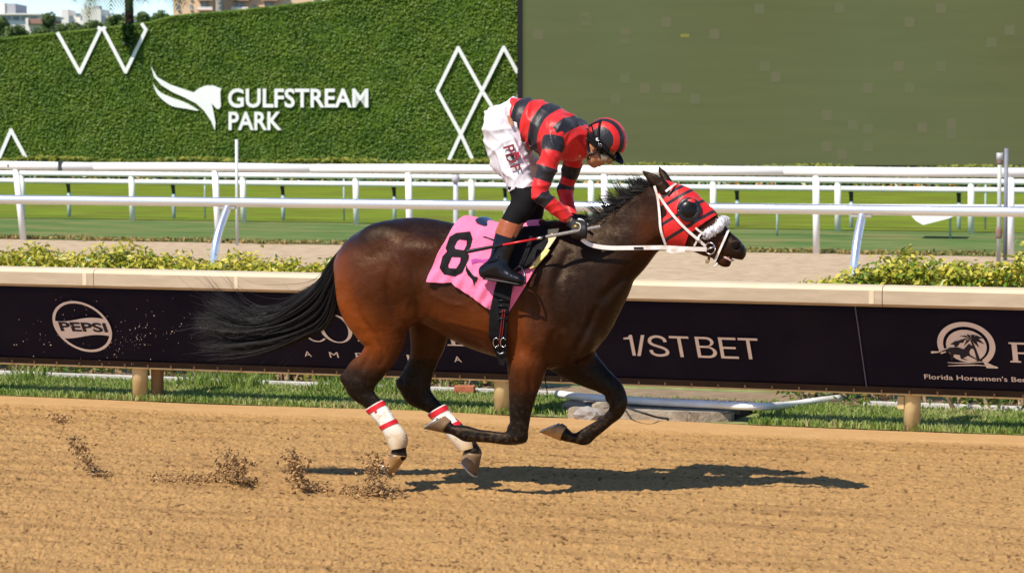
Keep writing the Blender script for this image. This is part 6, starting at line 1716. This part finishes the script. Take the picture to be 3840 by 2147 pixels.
def hips(F_):
    F_.chain([sec(1836, 425, 1905, 520, 0, 0.1196, 0.9), sec(1905, 378, 1940, 520, 0, 0.1196, 0.9)], k=.03, n=4)
    for s_ in (-1, 1): F_.ell(hp(1858, 475, s_ * .075), (.085, .085, .105), k=.05)
    F_.chain([sec(1812, 460, 1935, 492, -.085, 0.0874, 0.9), sec(1814, 510, 1958, 535, -.105, 0.0874, 0.9), sec(1836, 560, 1974, 588, -.135, 0.0828, 0.9), sec(1868, 614, 1986, 638, -.165, 0.0754, 0.9), sec(1898, 664, 1994, 684, -.19, 0.0662, 0.9), sec(1914, 712, 2006, 722, -.215, 0.0580, 0.9), sec(1926, 745, 2020, 752, -.23, 0.0534, 0.9)], k=.05, n=5)
    F_.chain([sec(1850, 470, 1960, 500, .085, 0.0874, 0.9), sec(1890, 570, 2000, 590, .13, 0.0810, 0.9), sec(1928, 650, 2024, 660, .18, 0.0681, 0.9), sec(1950, 715, 2036, 720, .215, 0.0552, 0.9), sec(1956, 750, 2040, 755, .225, 0.0515, 0.9)], k=.05, n=5)
    return F_
def shank(F_, side):
    if side < 0:
        F_.chain([sec(1930, 735, 2016, 752, -.23, 0.0515, 0.95), sec(1914, 768, 1998, 790, -.25, 0.0506, 0.95), sec(1890, 812, 1962, 836, -.272, 0.0497, 0.95), sec(1864, 868, 1938, 888, -.30, 0.0460, 0.95), sec(1852, 912, 1926, 926, -.315, 0.0423, 0.95), sec(1845, 950, 1912, 962, -.325, 0.0377, 0.95), sec(1838, 985, 1904, 992, -.33, 0.0368, 0.95)], k=.03, n=5)
        F_.chain([sec(1824, 994, 1817, 1042, -.335, 0.0331, 0.95), sec(1852, 976, 1850, 1044, -.335, 0.0368, 0.95), sec(1890, 996, 1886, 1050, -.335, 0.0377, 0.95), sec(1924, 1020, 1921, 1058, -.338, 0.0386, 0.95), sec(1954, 1034, 1951, 1062, -.34, 0.0340, 0.95)], k=.03, n=5)
    else:
        F_.chain([sec(1956, 740, 2040, 755, .225, 0.0506, 0.95), sec(1954, 790, 2034, 802, .25, 0.0488, 0.95), sec(1952, 832, 2022, 846, .27, 0.0478, 0.95), sec(1935, 890, 2004, 900, .30, 0.0442, 0.95), sec(1925, 960, 1985, 966, .325, 0.0368, 0.95), sec(1918, 990, 1978, 996, .33, 0.0368, 0.95)], k=.03, n=5)
        F_.chain([sec(1895, 1000, 1890, 1044, .335, 0.0331, 0.95), sec(1925, 985, 1924, 1046, .335, 0.0368, 0.95), sec(1965, 1000, 1962, 1052, .335, 0.0377, 0.95), sec(2000, 1022, 1998, 1060, .338, 0.0386, 0.95), sec(2026, 1034, 2024, 1062, .34, 0.0340, 0.95)], k=.03, n=5)
    return F_
def noggin(F_):
    F_.chain([sec(2150, 475, 2160, 590, 0, .066), sec(2188, 492, 2190, 586, 0, .056), sec(2214, 508, 2210, 592, 0, .056)], k=.03, n=4)
    up_ = np.array([.84, 0, .54]); fw = np.array([.54, 0, -.84]); R3 = [up_, (0, 1, 0), fw]
    F_.ell(hp(2272, 524), (.100, .073, .092), k=.02, rot=R3)                 # skull
    F_.ell(hp(2252, 578), (.080, .062, .052), k=.03, rot=R3)                 # face
    F_.ell(hp(2232, 600), (.045, .050, .030), k=.025, rot=R3)                # jaw
    F_.ell(hp(2229, 619), (.017, .020, .017), k=.02)                         # chin
    F_.chain([(hp(2298, 585), .008, .009), (hp(2292, 600), .011, .011), (hp(2285, 609), .014, .015)], k=.014, n=3)   # nose
    for s_ in (-1, 1):
        F_.ell(hp(2280, 610, s_ * .012), (.009, .008, .009), k=.008)         # nostril wings
        F_.ell(hp(2264, 596, s_ * .040), (.028, .018, .018), k=.02, rot=R3)  # cheekbone
        F_.ell(hp(2221, 548, s_ * .074), (.017, .009, .027), k=.006, rot=[(.9, 0, .3), (0, 1, 0), (-.3, 0, .9)])
        F_.ell(hp(2224, 550, s_ * .083), (.008, .006, .016), k=.004, sub=True)
    F_.ell(hp(2261, 615), (.008, .024, .010), k=.008); F_.ell(hp(2249, 620), (.008, .021, .009), k=.008)             # lips
    F_.chain([(hp(2256, 626, -.04), .003, .003), (hp(2254, 622, 0), .003, .003), (hp(2256, 626, .04), .003, .003)], k=.004, n=3, sub=True)
    return F_
def hand(F_, c, lat, flip=1):
    """closed fist round a bar that runs along the horse: c = picture place of its middle"""
    x0, y0 = c
    F_.chain([(hp(x0 - 34, y0 - 28, lat + .01 * flip), .026, .020), (hp(x0 - 8, y0 - 14, lat - .004 * flip), .030, .024), (hp(x0 + 12, y0 - 4, lat - .008 * flip), .030, .026)], k=.012, n=3)
    for i, (dx, ln) in enumerate(((-22, .92), (-7, 1.0), (8, 1.0), (22, .88))):
        o_ = lambda dy, dl: hp(x0 + dx, y0 + dy * ln, lat + dl * flip)
        F_.caps([o_(-22, -.018), o_(-6, -.040), o_(16, -.040), o_(28, -.020), o_(20, .002)], [.0115, .0115, .0108, .010, .0088], k=.004, n=3)
    F_.caps([hp(x0 - 22, y0 - 24, lat + .012 * flip), hp(x0 + 2, y0 - 30, lat + .004 * flip), hp(x0 + 22, y0 - 24, lat - .006 * flip)], [.013, .012, .010], k=.008, n=3)
    return F_
jockey = thing('person', 'jockey in red and black striped silks standing in the stirrups, head bowed', 'person', hp(1900, 1000, 0))
M_skin = mat('skin_tan', (0.38, 0.165, 0.078), (0.44, 0.20, 0.10), .5, .4, 30, bump=.1, bscale=80)
FT, FAn, FAf, FH, FSn, FSf, FN = T_(NEW()), arm(NEW(), -1), arm(NEW(), 1), hips(NEW()), shank(NEW(), -1), shank(NEW(), 1), noggin(NEW())
HNn = hand(NEW(), (2172, 862), -.195); HNf = hand(NEW(), (2176, 842), .02, -1)
BODY = NEW()
for q, k_ in ((FT, .03), (FAn, .03), (FAf, .03), (FH, .03), (FSn, .02), (FSf, .02), (FN, .02), (HNn, .01), (HNf, .01)):
    BODY.D[:] = Field.smin(BODY.D, q.D, k_)
Vb, Qb = BODY.surf(0, 1)
np_mesh('body', Vb, Qb, M_skin, jockey, True)
# silks: torso and sleeves
def poly_fit(pts):
    A = np.array([[1, x, z, x * x, x * z, z * z] for (x, z), s in pts]); y = np.array([s for _, s in pts]); return np.linalg.lstsq(A, y, rcond=None)[0]
lines = [[(1960, 365), (1950, 415), (1942, 467)], [(2008, 372), (1985, 440), (1971, 517)], [(2058, 388), (2025, 455), (2008, 547)], [(2104, 407), (2062, 480), (2030, 575)], [(2158, 434), (2105, 495), (2075, 590)], [(2198, 467), (2140, 515), (2115, 600)]]
cf = poly_fit([(tuple(hxz(*p)), i + 1.0) for i, ln in enumerate(lines) for p in ln])
def torso_blk(co):
    x, z = co[:, 0], co[:, 2]; s_ = cf[0] + cf[1] * x + cf[2] * z + cf[3] * x * x + cf[4] * x * z + cf[5] * z * z
    return bands(s_, [1, 2, 3, 4, 5, 6])
def arm_blk(path, edges):
    P = np.array([hp(*p) for p in path]); Lc = np.concatenate([[0], np.cumsum(np.linalg.norm(np.diff(P, axis=0), axis=1))]); u = 638.0
    def fn(co):
        best = np.full(len(co), 1e9); out = np.zeros(len(co))
        for i in range(len(P) - 1):
            d = P[i + 1] - P[i]; l2 = d @ d; t = (co - P[i]) @ d / l2; t = np.clip(t, -1.5 if i == 0 else 0, 1.5 if i == len(P) - 2 else 1)
            q = P[i] + t[:, None] * d; dist = np.linalg.norm(co - q, axis=1); k = dist < best; best[k] = dist[k]; out[k] = (Lc[i] + t * math.sqrt(l2))[k]
        return bands(out * u, edges)
    return fn
shirt = shell_obj('silk_jacket', FT, .014, [[(1903, 340), (2000, 330), (2120, 380), (2200, 440), (2215, 480), (2198, 600), (2120, 640), (1990, 600), (1915, 490)]], M_silk, jockey, -.06, 2, {'blk': torso_blk}, thick=.002, wrinkle=folds(.017, [((1, 0, .5), 34, 1), ((.6, .3, -1), 26, .8), ((1, .5, -.2), 52, .5)], 1))
shell_obj('sleeve', FAn, .009, [[(2010, 480), (2060, 468), (2120, 490), (2200, 600), (2160, 820), (2143, 808), (2122, 834), (2050, 830), (1970, 760), (1970, 650)]], M_silk, jockey, -.2, 2, {'blk': arm_blk([(2078, 505, -.165), (2066, 572, -.20), (2046, 640, -.22), (2018, 728, -.24), (2070, 780, -.22), (2138, 824, -.19)], [12, 68, 126, 176, 236, 282])}, thick=.002, wrinkle=folds(.010, [((.3, .2, 1), 42, 1), ((1, .2, .6), 36, .8), ((-.6, 0, 1), 60, .6)], 2))
shell_obj('sleeve', FAf, .008, [[(2080, 520), (2230, 560), (2210, 700), (2172, 808), (2140, 816), (2100, 800), (2060, 720), (2070, 600)]], M_silk, jockey, .16, 2, {'blk': arm_blk([(2152, 560, .16), (2145, 618, .19), (2118, 712, .21), (2128, 760, .18), (2152, 815, .11)], [-40, 10, 62, 112, 140, 170])}, thick=.002, wrinkle=folds(.009, [((.3, .2, 1), 42, 1), ((1, .2, .6), 36, .8)], 3))
# white collar
tube_obj('collar', smooth_curve([hp(2194, 508, -.052), hp(2186, 535, -.066), hp(2178, 562, -.062), hp(2172, 584, -.045)], 4), [.008] * 9 + [.010] * 4, mat('collar_white', (.72, .70, .74), None, .7), jockey, 8)
# breeches
M_breech = mat('white_breeches', (0.56, 0.525, 0.54), (0.62, 0.58, 0.595), .6, .3, 6, bump=.5, bscale=14, stretch=(1.3, 1, .6))
FHB = FH.copy(); FHB.D[:] = Field.smin(FH.D, FT.D, .02)
br2 = shell_obj('breeches', FHB, .010, [[(1908, 355), (1932, 362), (1950, 440), (1975, 530), (2040, 570), (2046, 690), (2008, 702), (1990, 700), (1915, 728), (1895, 726), (1780, 520), (1780, 420)]], M_breech, jockey, -.06, 2, thick=.003, wrinkle=folds(.020, [((1, .1, .8), 40, 1), ((.5, .3, -1), 30, .9), ((1, 0, -.3), 62, .6)], 4))
by = lambda x, z: np.nan_to_num(FH.side_y(x, z, .031), nan=HY - .2)
M_mar = mat('maroon_print', (0.16, 0.008, 0.015), None, .7)
def thigh_text(body, o, du, dv, size, m_, bold=.02, name='print'):
    bm = text_bm(body, bold)
    for v in bm.verts:
        p = np.array(o) + np.array(du) * v.co.x * size + np.array(dv) * v.co.y * size; v.co = Vector((p[0], p[1], 0))
    return drape(name, None, by, m_, br2, 7.0, bm)
thigh_text('PD', (1886, 549), (.30, .95), (.95, -.30), 58, M_mar)
thigh_text('F', (1912, 621), (.30, .95), (.95, -.30), 52, M_mar)
thigh_text('Permanently Disabled', (1936, 530), (.37, .93), (.93, -.37), 10, mat('crimson_print', (.35, .01, .03), None, .7), .01)
sq = lambda o, a, b_: [(o[0], o[1]), (o[0] + .95 * a, o[1] - .30 * a), (o[0] + .95 * a + .30 * b_, o[1] - .30 * a + .95 * b_), (o[0] + .30 * b_, o[1] + .95 * b_)]
drape('print', [sq((1895, 582), 30, 22)], by, M_blk, br2); drape('print', [sq((1926, 574), 20, 22)], by, mat('crimson_print', (.35, .01, .03), None, .7), br2)
drape('print', [[(1902, 592), (1910, 585), (1918, 590), (1914, 596), (1922, 594), (1918, 602), (1908, 600)]], lambda x, z: by(x, z) - .002, mat('print_grey', (.35, .35, .35), None, .7), br2)
drape('waist_patch', [[(1901, 436), (1909, 433), (1921, 448), (1925, 470), (1917, 476), (1907, 458)]], lambda x, z: by(x, z), M_skin, br2)
# black stockings below the breeches
M_sock = mat('black_stocking', (0.004, 0.0036, 0.004), (0.007, 0.006, 0.0065), .75, .12, 20)
for F_, lat, poly in ((FSn, -.25, [(1900, 700), (2050, 700), (2050, 790), (1950, 845), (1870, 818)]), (FSf, .25, [(1920, 700), (2060, 700), (2055, 800), (2040, 845), (1930, 838)])):
    FF = F_.copy(); FF.D[:] = Field.smin(F_.D, FH.D, .02)
    shell_obj('stocking', FF, .008, [poly], M_sock, jockey, lat, 2, side='near' if lat < 0 else 'far')
# boots: polished shaft and foot, tan leather top
M_boot = mat('polished_boot', (0.004, 0.004, 0.006), (0.006, 0.006, 0.008), .24, .32, 8, bump=.25, bscale=16)
M_top = mat('tan_boot_top', (0.30, 0.075, 0.018), (0.36, 0.095, 0.025), .30, .5, 8, bump=.25, bscale=18)
for F_, lat, dx in ((FSn, -.30, 0), (FSf, .30, 80)):
    b1 = shell_obj('boot', F_, .008, [[(1852 + dx, 862), (1870 + dx, 860), (1932 + dx, 884), (1945 + dx, 900), (1990 + dx, 1040), (1985 + dx, 1080), (1810 + dx, 1080), (1795 + dx, 1030)]] if dx == 0 else [[(1940, 880), (2030, 890), (2060, 1080), (1860, 1080), (1880, 1000)]], M_boot, jockey, lat, 1, thick=.003)
    shell_obj('boot_top', F_, .012, [[(1874, 815), (1950, 842), (1940, 865), (1928, 892), (1854, 868)]] if dx == 0 else [[(1930, 828), (2040, 842), (2036, 892), (1925, 882)]], M_top, b1, lat, 1, thick=.003)
    if dx == 0:
        tube_obj('sole', smooth_curve([hp(1812, 1044, -.375), hp(1850, 1050, -.38), (hp(1900, 1058, -.38)), hp(1955, 1068, -.375)], 4), .0065, M_leather, b1, 6)
        tube_obj('spur_strap', smooth_curve([hp(1826, 985, -.37), hp(1850, 975, -.385), hp(1868, 962, -.38)], 4), .004, M_boot, b1, 6)
# gloves
M_glove = mat('black_glove', (0.010, 0.009, 0.010), (0.018, 0.016, 0.016), .6, .3, 30)
for F_, lat, nm in ((HNn, -.2, 'near'), (HNf, .02, 'far')):
    Vg, Qg = F_.surf(.003, 1); g_ = np_mesh('glove', Vg, Qg, M_glove, jockey, True)
    if nm == 'near':
        gl = g_
tube_obj('glove_piping', smooth_curve([hp(2160, 834, -.236), hp(2174, 840, -.245), hp(2176, 856, -.247), hp(2164, 866, -.247), hp(2160, 872, -.247)], 4), .0028, mat('glove_cream', (.75, .68, .5), None, .6), gl, 5)
for a in range(3):
    an = a * math.pi / 3 + .3; tube_obj('glove_star', [hp(2158 + 5 * math.cos(an), 848 + 5 * math.sin(an), -.247), hp(2158 - 5 * math.cos(an), 848 - 5 * math.sin(an), -.247)], .0025, mat('glove_gold', (.7, .42, .05), None, .5), gl, 5)
tube_obj('glove_back', smooth_curve([hp(2168, 826, -.10), hp(2185, 830, -.10), hp(2204, 844, -.11)], 3), [.013, .013, .012, .01, .008, .008, .007], mat('collar_white', (.72, .70, .74), None, .7), gl, 8)
# helmet
HU = np.array([.84, 0, .54]); HFW = np.array([.54, 0, -.84])
helmet = thing('helmet', 'red and black ringed jockey helmet with peak', 'helmet', hp(2272, 520, 0))
hc = hp(2274, 522, 0); ra, rl_, rf = .120, .104, .127                        # crown, lateral, front-back
V_ = []; at_ = []; nu, nv = 48, 40
for i in range(nv + 1):
    al = math.pi * i / nv                                                     # angle from the lateral axis (near ear)
    for j in range(nu):
        be = 2 * math.pi * j / nu
        V_.append(hc + np.array([0, -1, 0]) * rl_ * math.cos(al) + HU * ra * math.sin(al) * math.cos(be) + HFW * rf * math.sin(al) * math.sin(be))
        ad = math.degrees(min(al, math.pi - al)); at_.append(max(-1 + 0 * ad, min(35 - ad, 99) / 20, min(ad - 56, 75 - ad) / 20))
Qf = [];
for i in range(nv):
    for j in range(nu):
        a = i * nu + j; c2 = i * nu + (j + 1) % nu; Qf.append((a, c2, c2 + nu, a + nu))
me = np_mesh('shell', np.array(V_), np.array(Qf), M_silk, helmet, True, {'blk': np.array(at_)})
bm = bmesh.new(); bm.from_mesh(me.data); bmesh.ops.remove_doubles(bm, verts=bm.verts, dist=1e-4)
pl = hp(2262, 552, 0); nrm = Vector((-.50, 0, -.87)); 
a_, b_ = hp(2196, 506, 0), hp(2334, 573, 0); d_ = b_ - a_; nrm = Vector((d_[2], 0, -d_[0])).normalized()
if nrm.z > 0: nrm = -nrm
bmesh.ops.bisect_plane(bm, geom=bm.verts[:] + bm.edges[:] + bm.faces[:], plane_co=V3(a_), plane_no=nrm, clear_outer=True)
bmesh.ops.recalc_face_normals(bm, faces=bm.faces); bm.to_mesh(me.data); bm.free()
md = me.modifiers.new('thickness', 'SOLIDIFY'); md.thickness = .006; md.offset = -1
# black skirt round ear and nape
SK = NEW(); SK.ell(hc, (ra + .001, rl_ + .001, rf + .001), k=0, rot=[HU, (0, 1, 0), HFW])
shell_obj('skirt', SK, .004, [[(2194, 502), (2204, 492), (2262, 522), (2290, 560), (2288, 576), (2226, 545), (2206, 530)]], M_blk, helmet, -.07, 1, thick=.006)
# peak
V_ = []; Fc = []
for i in range(13):
    a = (i / 12 - .5) * math.pi * .92
    for j, (ex, dz) in enumerate(((.96, 0), (1.12, .006), (1.27, .002))):
        base_p = hc + HFW * rf * math.cos(a) * (ex if j else .93) + np.array([0, 1, 0]) * rl_ * math.sin(a) * (1.0 if j == 0 else 1.02) + HU * (-.004)
        V_.append(base_p + HU * (-.016 + .006 * j) + np.array([0.010, 0, 0]) * j * math.cos(a))
for i in range(12):
    for j in range(2):
        a = i * 3 + j; Fc.append((a, a + 1, a + 4, a + 3))
pk = mesh_obj('peak', V_, Fc, M_blk, helmet, True); md = pk.modifiers.new('thickness', 'SOLIDIFY'); md.thickness = .007
# straps: harness over the shell and chin strap, buckles
def hel_pt(px, py, lift=.004):
    return settle([px], [py], lambda x, z: np.nan_to_num(SK.side_y(x, z, lift), nan=HY - .03), -.08)[0]
for pts, w in (([(2252, 451), (2246, 480), (2244, 510), (2246, 530)], .009), ([(2218, 468), (2222, 485), (2226, 505)], .006), ([(2194, 500), (2212, 508), (2228, 524), (2246, 532)], .009), ([(2200, 482), (2222, 500), (2240, 524)], .006), ([(2204, 474), (2225, 462), (2250, 456)], .006)):
    tube_obj('strap', smooth_curve([hel_pt(*p) for p in pts], 4), w * .8, M_blk, helmet, 6, flat=(1, .45))
tube_obj('strap_badge', smooth_curve([hel_pt(2246, 528, .010), hel_pt(2238, 526, .010), hel_pt(2237, 520, .010), hel_pt(2243, 519, .010)], 3), .0035, mat('badge_white', (.8, .8, .8), None, .5), helmet, 6)
tube_obj('strap_buckle', [hel_pt(2246, 538, .008), hel_pt(2256, 541, .008), hel_pt(2255, 549, .008), hel_pt(2246, 546, .008), hel_pt(2246, 538, .008)], .0022, M_steel, helmet, 6)
def face_pt(px, py, lift):
    return settle([px], [py], lambda x, z: np.nan_to_num(FN.side_y(x, z, lift), nan=HY - .05), -.06)[0]
tube_obj('chin_strap', smooth_curve([hel_pt(2200, 518, .002), face_pt(2204, 545, .006), face_pt(2207, 565, .008), face_pt(2214, 576, .010), face_pt(2228, 576, .010), face_pt(2240, 562, .008), hel_pt(2246, 548, .002)], 5), .0075, M_leather, helmet, 6, flat=(1, .7))
tube_obj('chin_strap', smooth_curve([face_pt(2213, 576, .010), face_pt(2206, 590, .010), face_pt(2208, 600, .008)], 4), .007, M_leather, helmet, 6, flat=(1, .7))
# goggles
gog = thing('goggles', 'dark goggles strapped over the jockey eyes', 'goggles', hp(2280, 588, 0))
shell_obj('frame', FN, .011, [[(2246, 558), (2282, 572), (2302, 584), (2300, 602), (2268, 604), (2252, 592)]], M_rub, gog, -.04, 1, thick=.004)
shell_obj('lens', FN, .015, [[(2268, 578), (2300, 584), (2306, 594), (2298, 606), (2270, 602)]], mat('lens', (.34, .26, .17), (.16, .12, .09), .08, .7, 30), gog, 0, 1, thick=.002)
tube_obj('strap', smooth_curve([face_pt(2256, 576, .012), hel_pt(2252, 560, .006), hel_pt(2254, 540, .006)], 4), .011, M_blk, gog, 6, flat=(1, .35))

# whip in the right hand
whip = thing('whip', 'riding whip with red shaft held along the jockey boot', 'whip', hp(2172, 864, -.21))
wa, wb = hp(2252, 850, -.205), hp(1746, 944, -.43)
wl = lambda t_: wa + (wb - wa) * t_
tube_obj('handle', [wl(0), wl(.006), wl(.40), wl(.42)], [.009, .0115, .0095, .008], mat('whip_grip', (.22, .20, .18), (.30, .27, .24), .7, .3, 90), whip, 10)
for i in range(22):
    t_ = .02 + i * .018
    tube_obj('grip_wrap', [wl(t_), wl(t_ + .002)], .0122 - .002 * t_ * 2.4, mat('grip_dark', (.10, .09, .085), None, .7), whip, 8)
tube_obj('collar', [wl(.405), wl(.43)], .0095, M_blk, whip, 8)
tube_obj('ferrule', [wl(.43), wl(.47)], .0068, mat('ferrule', (.6, .6, .6), None, .3, .5, metal=.7), whip, 8)
tube_obj('shaft', [wl(.47), wl(.73)], .006, mat('whip_red', (.60, .01, .015), None, .35, .5), whip, 8)
V_, F_ = tube_data([wl(.725), wl(.74), wl(.98), wl(1)], [.007, .0105, .0145, .014], 8, True, (1, .8))
mesh_obj('flap', V_, F_, M_leather, whip, True)

# ================================================================== dirt thrown up behind the hooves
M_clod = leafmat('thrown_dirt', [(0.13, 0.068, 0.026), (0.23, 0.128, 0.05), (0.36, 0.21, 0.086), (.48, .30, .13)], None, 0.0, .95)
def clods(name, plumes, n_, label, Y, seed, smin_=.0032, smax=.015):
    rr = np.random.default_rng(seed)
    bmv = []; T_l = []; tint = []
    base_v = np.array([(1, 0, 0), (-.9, .2, 0), (0, 1, 0), (0, -1, .1), (0, 0, 1), (.1, 0, -.9)], float)
    base_f = np.array([(0, 2, 4), (2, 1, 4), (1, 3, 4), (3, 0, 4), (2, 0, 5), (1, 2, 5), (3, 1, 5), (0, 3, 5)])
    for i in range(n_):
        pl_ = plumes[rr.integers(len(plumes))]; t_ = rr.random() ** .9
        P = smooth_curve(np.array([(p[0], p[1]) for p in pl_[0]], float), 6); q = P[int(t_ * (len(P) - 1))]
        spr = pl_[1]; q = q + rr.normal(0, 1, 2) * np.array([spr[0], spr[1]]) * (.4 + 1.1 * rr.random() ** 2)
        c = onY(q[0], q[1], Y + rr.normal(0, .12))
        if c[2] < -.01: c[2] = abs(c[2]) * .3
        s_ = smin_ + (smax - smin_) * rr.random() ** 2.5
        v = base_v * s_ * (1 + .5 * rr.normal(0, 1, (6, 1)) * .5) * np.array([1.25, 1, .8]); a = rr.uniform(0, 6.28); R_ = np.array([[math.cos(a), 0, math.sin(a)], [0, 1, 0], [-math.sin(a), 0, math.cos(a)]])
        bmv.append(v @ R_ + c); T_l.append(base_f + i * 6); tint += [rr.random()] * 6
    o = np_mesh(name, np.vstack(bmv), np.vstack(T_l), M_clod, None, False, {'tint': np.array(tint)})
    return tag(o, label, 'dirt', kind='stuff')
clods('dirt_spray', [([(250, 1625), (285, 1680), (320, 1730), (345, 1745)], (13, 16)), ([(290, 1650), (330, 1740)], (22, 26)), ([(345, 1778), (390, 1778), (430, 1775)], (22, 6)), ([(215, 1570), (250, 1572)], (18, 8))], 620, 'small clods of dirt thrown up at the far left of the track', -.7, 1)
clods('dirt_spray', [([(565, 1802), (640, 1800), (700, 1795), (760, 1790)], (20, 13)), ([(790, 1785), (850, 1770), (905, 1765)], (34, 28)), ([(860, 1710), (900, 1755)], (30, 28)), ([(900, 1800), (930, 1800)], (26, 6))], 1300, 'low spray of dirt left of the horse behind its tail', -.8, 2)
clods('dirt_spray', [([(1090, 1715), (1105, 1750), (1120, 1790)], (18, 20)), ([(1110, 1790), (1160, 1830), (1235, 1838)], (24, 13)), ([(1085, 1700), (1130, 1800)], (20, 26))], 800, 'curling spray of dirt behind the near hind hoof', -.9, 3)
clods('dirt_spray', [([(1300, 1850), (1390, 1850), (1460, 1845)], (34, 16)), ([(1385, 1800), (1400, 1760), (1420, 1730)], (32, 34)), ([(1400, 1830), (1420, 1850)], (38, 18))], 1300, 'burst of dirt just behind the near hind hoof', -.95, 4)
o = clods('flying_grit', [([(380, 1380), (450, 1300), (520, 1240), (620, 1170)], (60, 40)), ([(430, 1300), (560, 1260), (700, 1210)], (90, 60)), ([(150, 1250), (300, 1200)], (120, 80))], 170, 'fine pale grit flying in front of the dark banner', 0.4, 5, .0018, .005)
o.data.materials.clear(); o.data.materials.append(mat('pale_grit', (.40, .29, .22), None, .9))
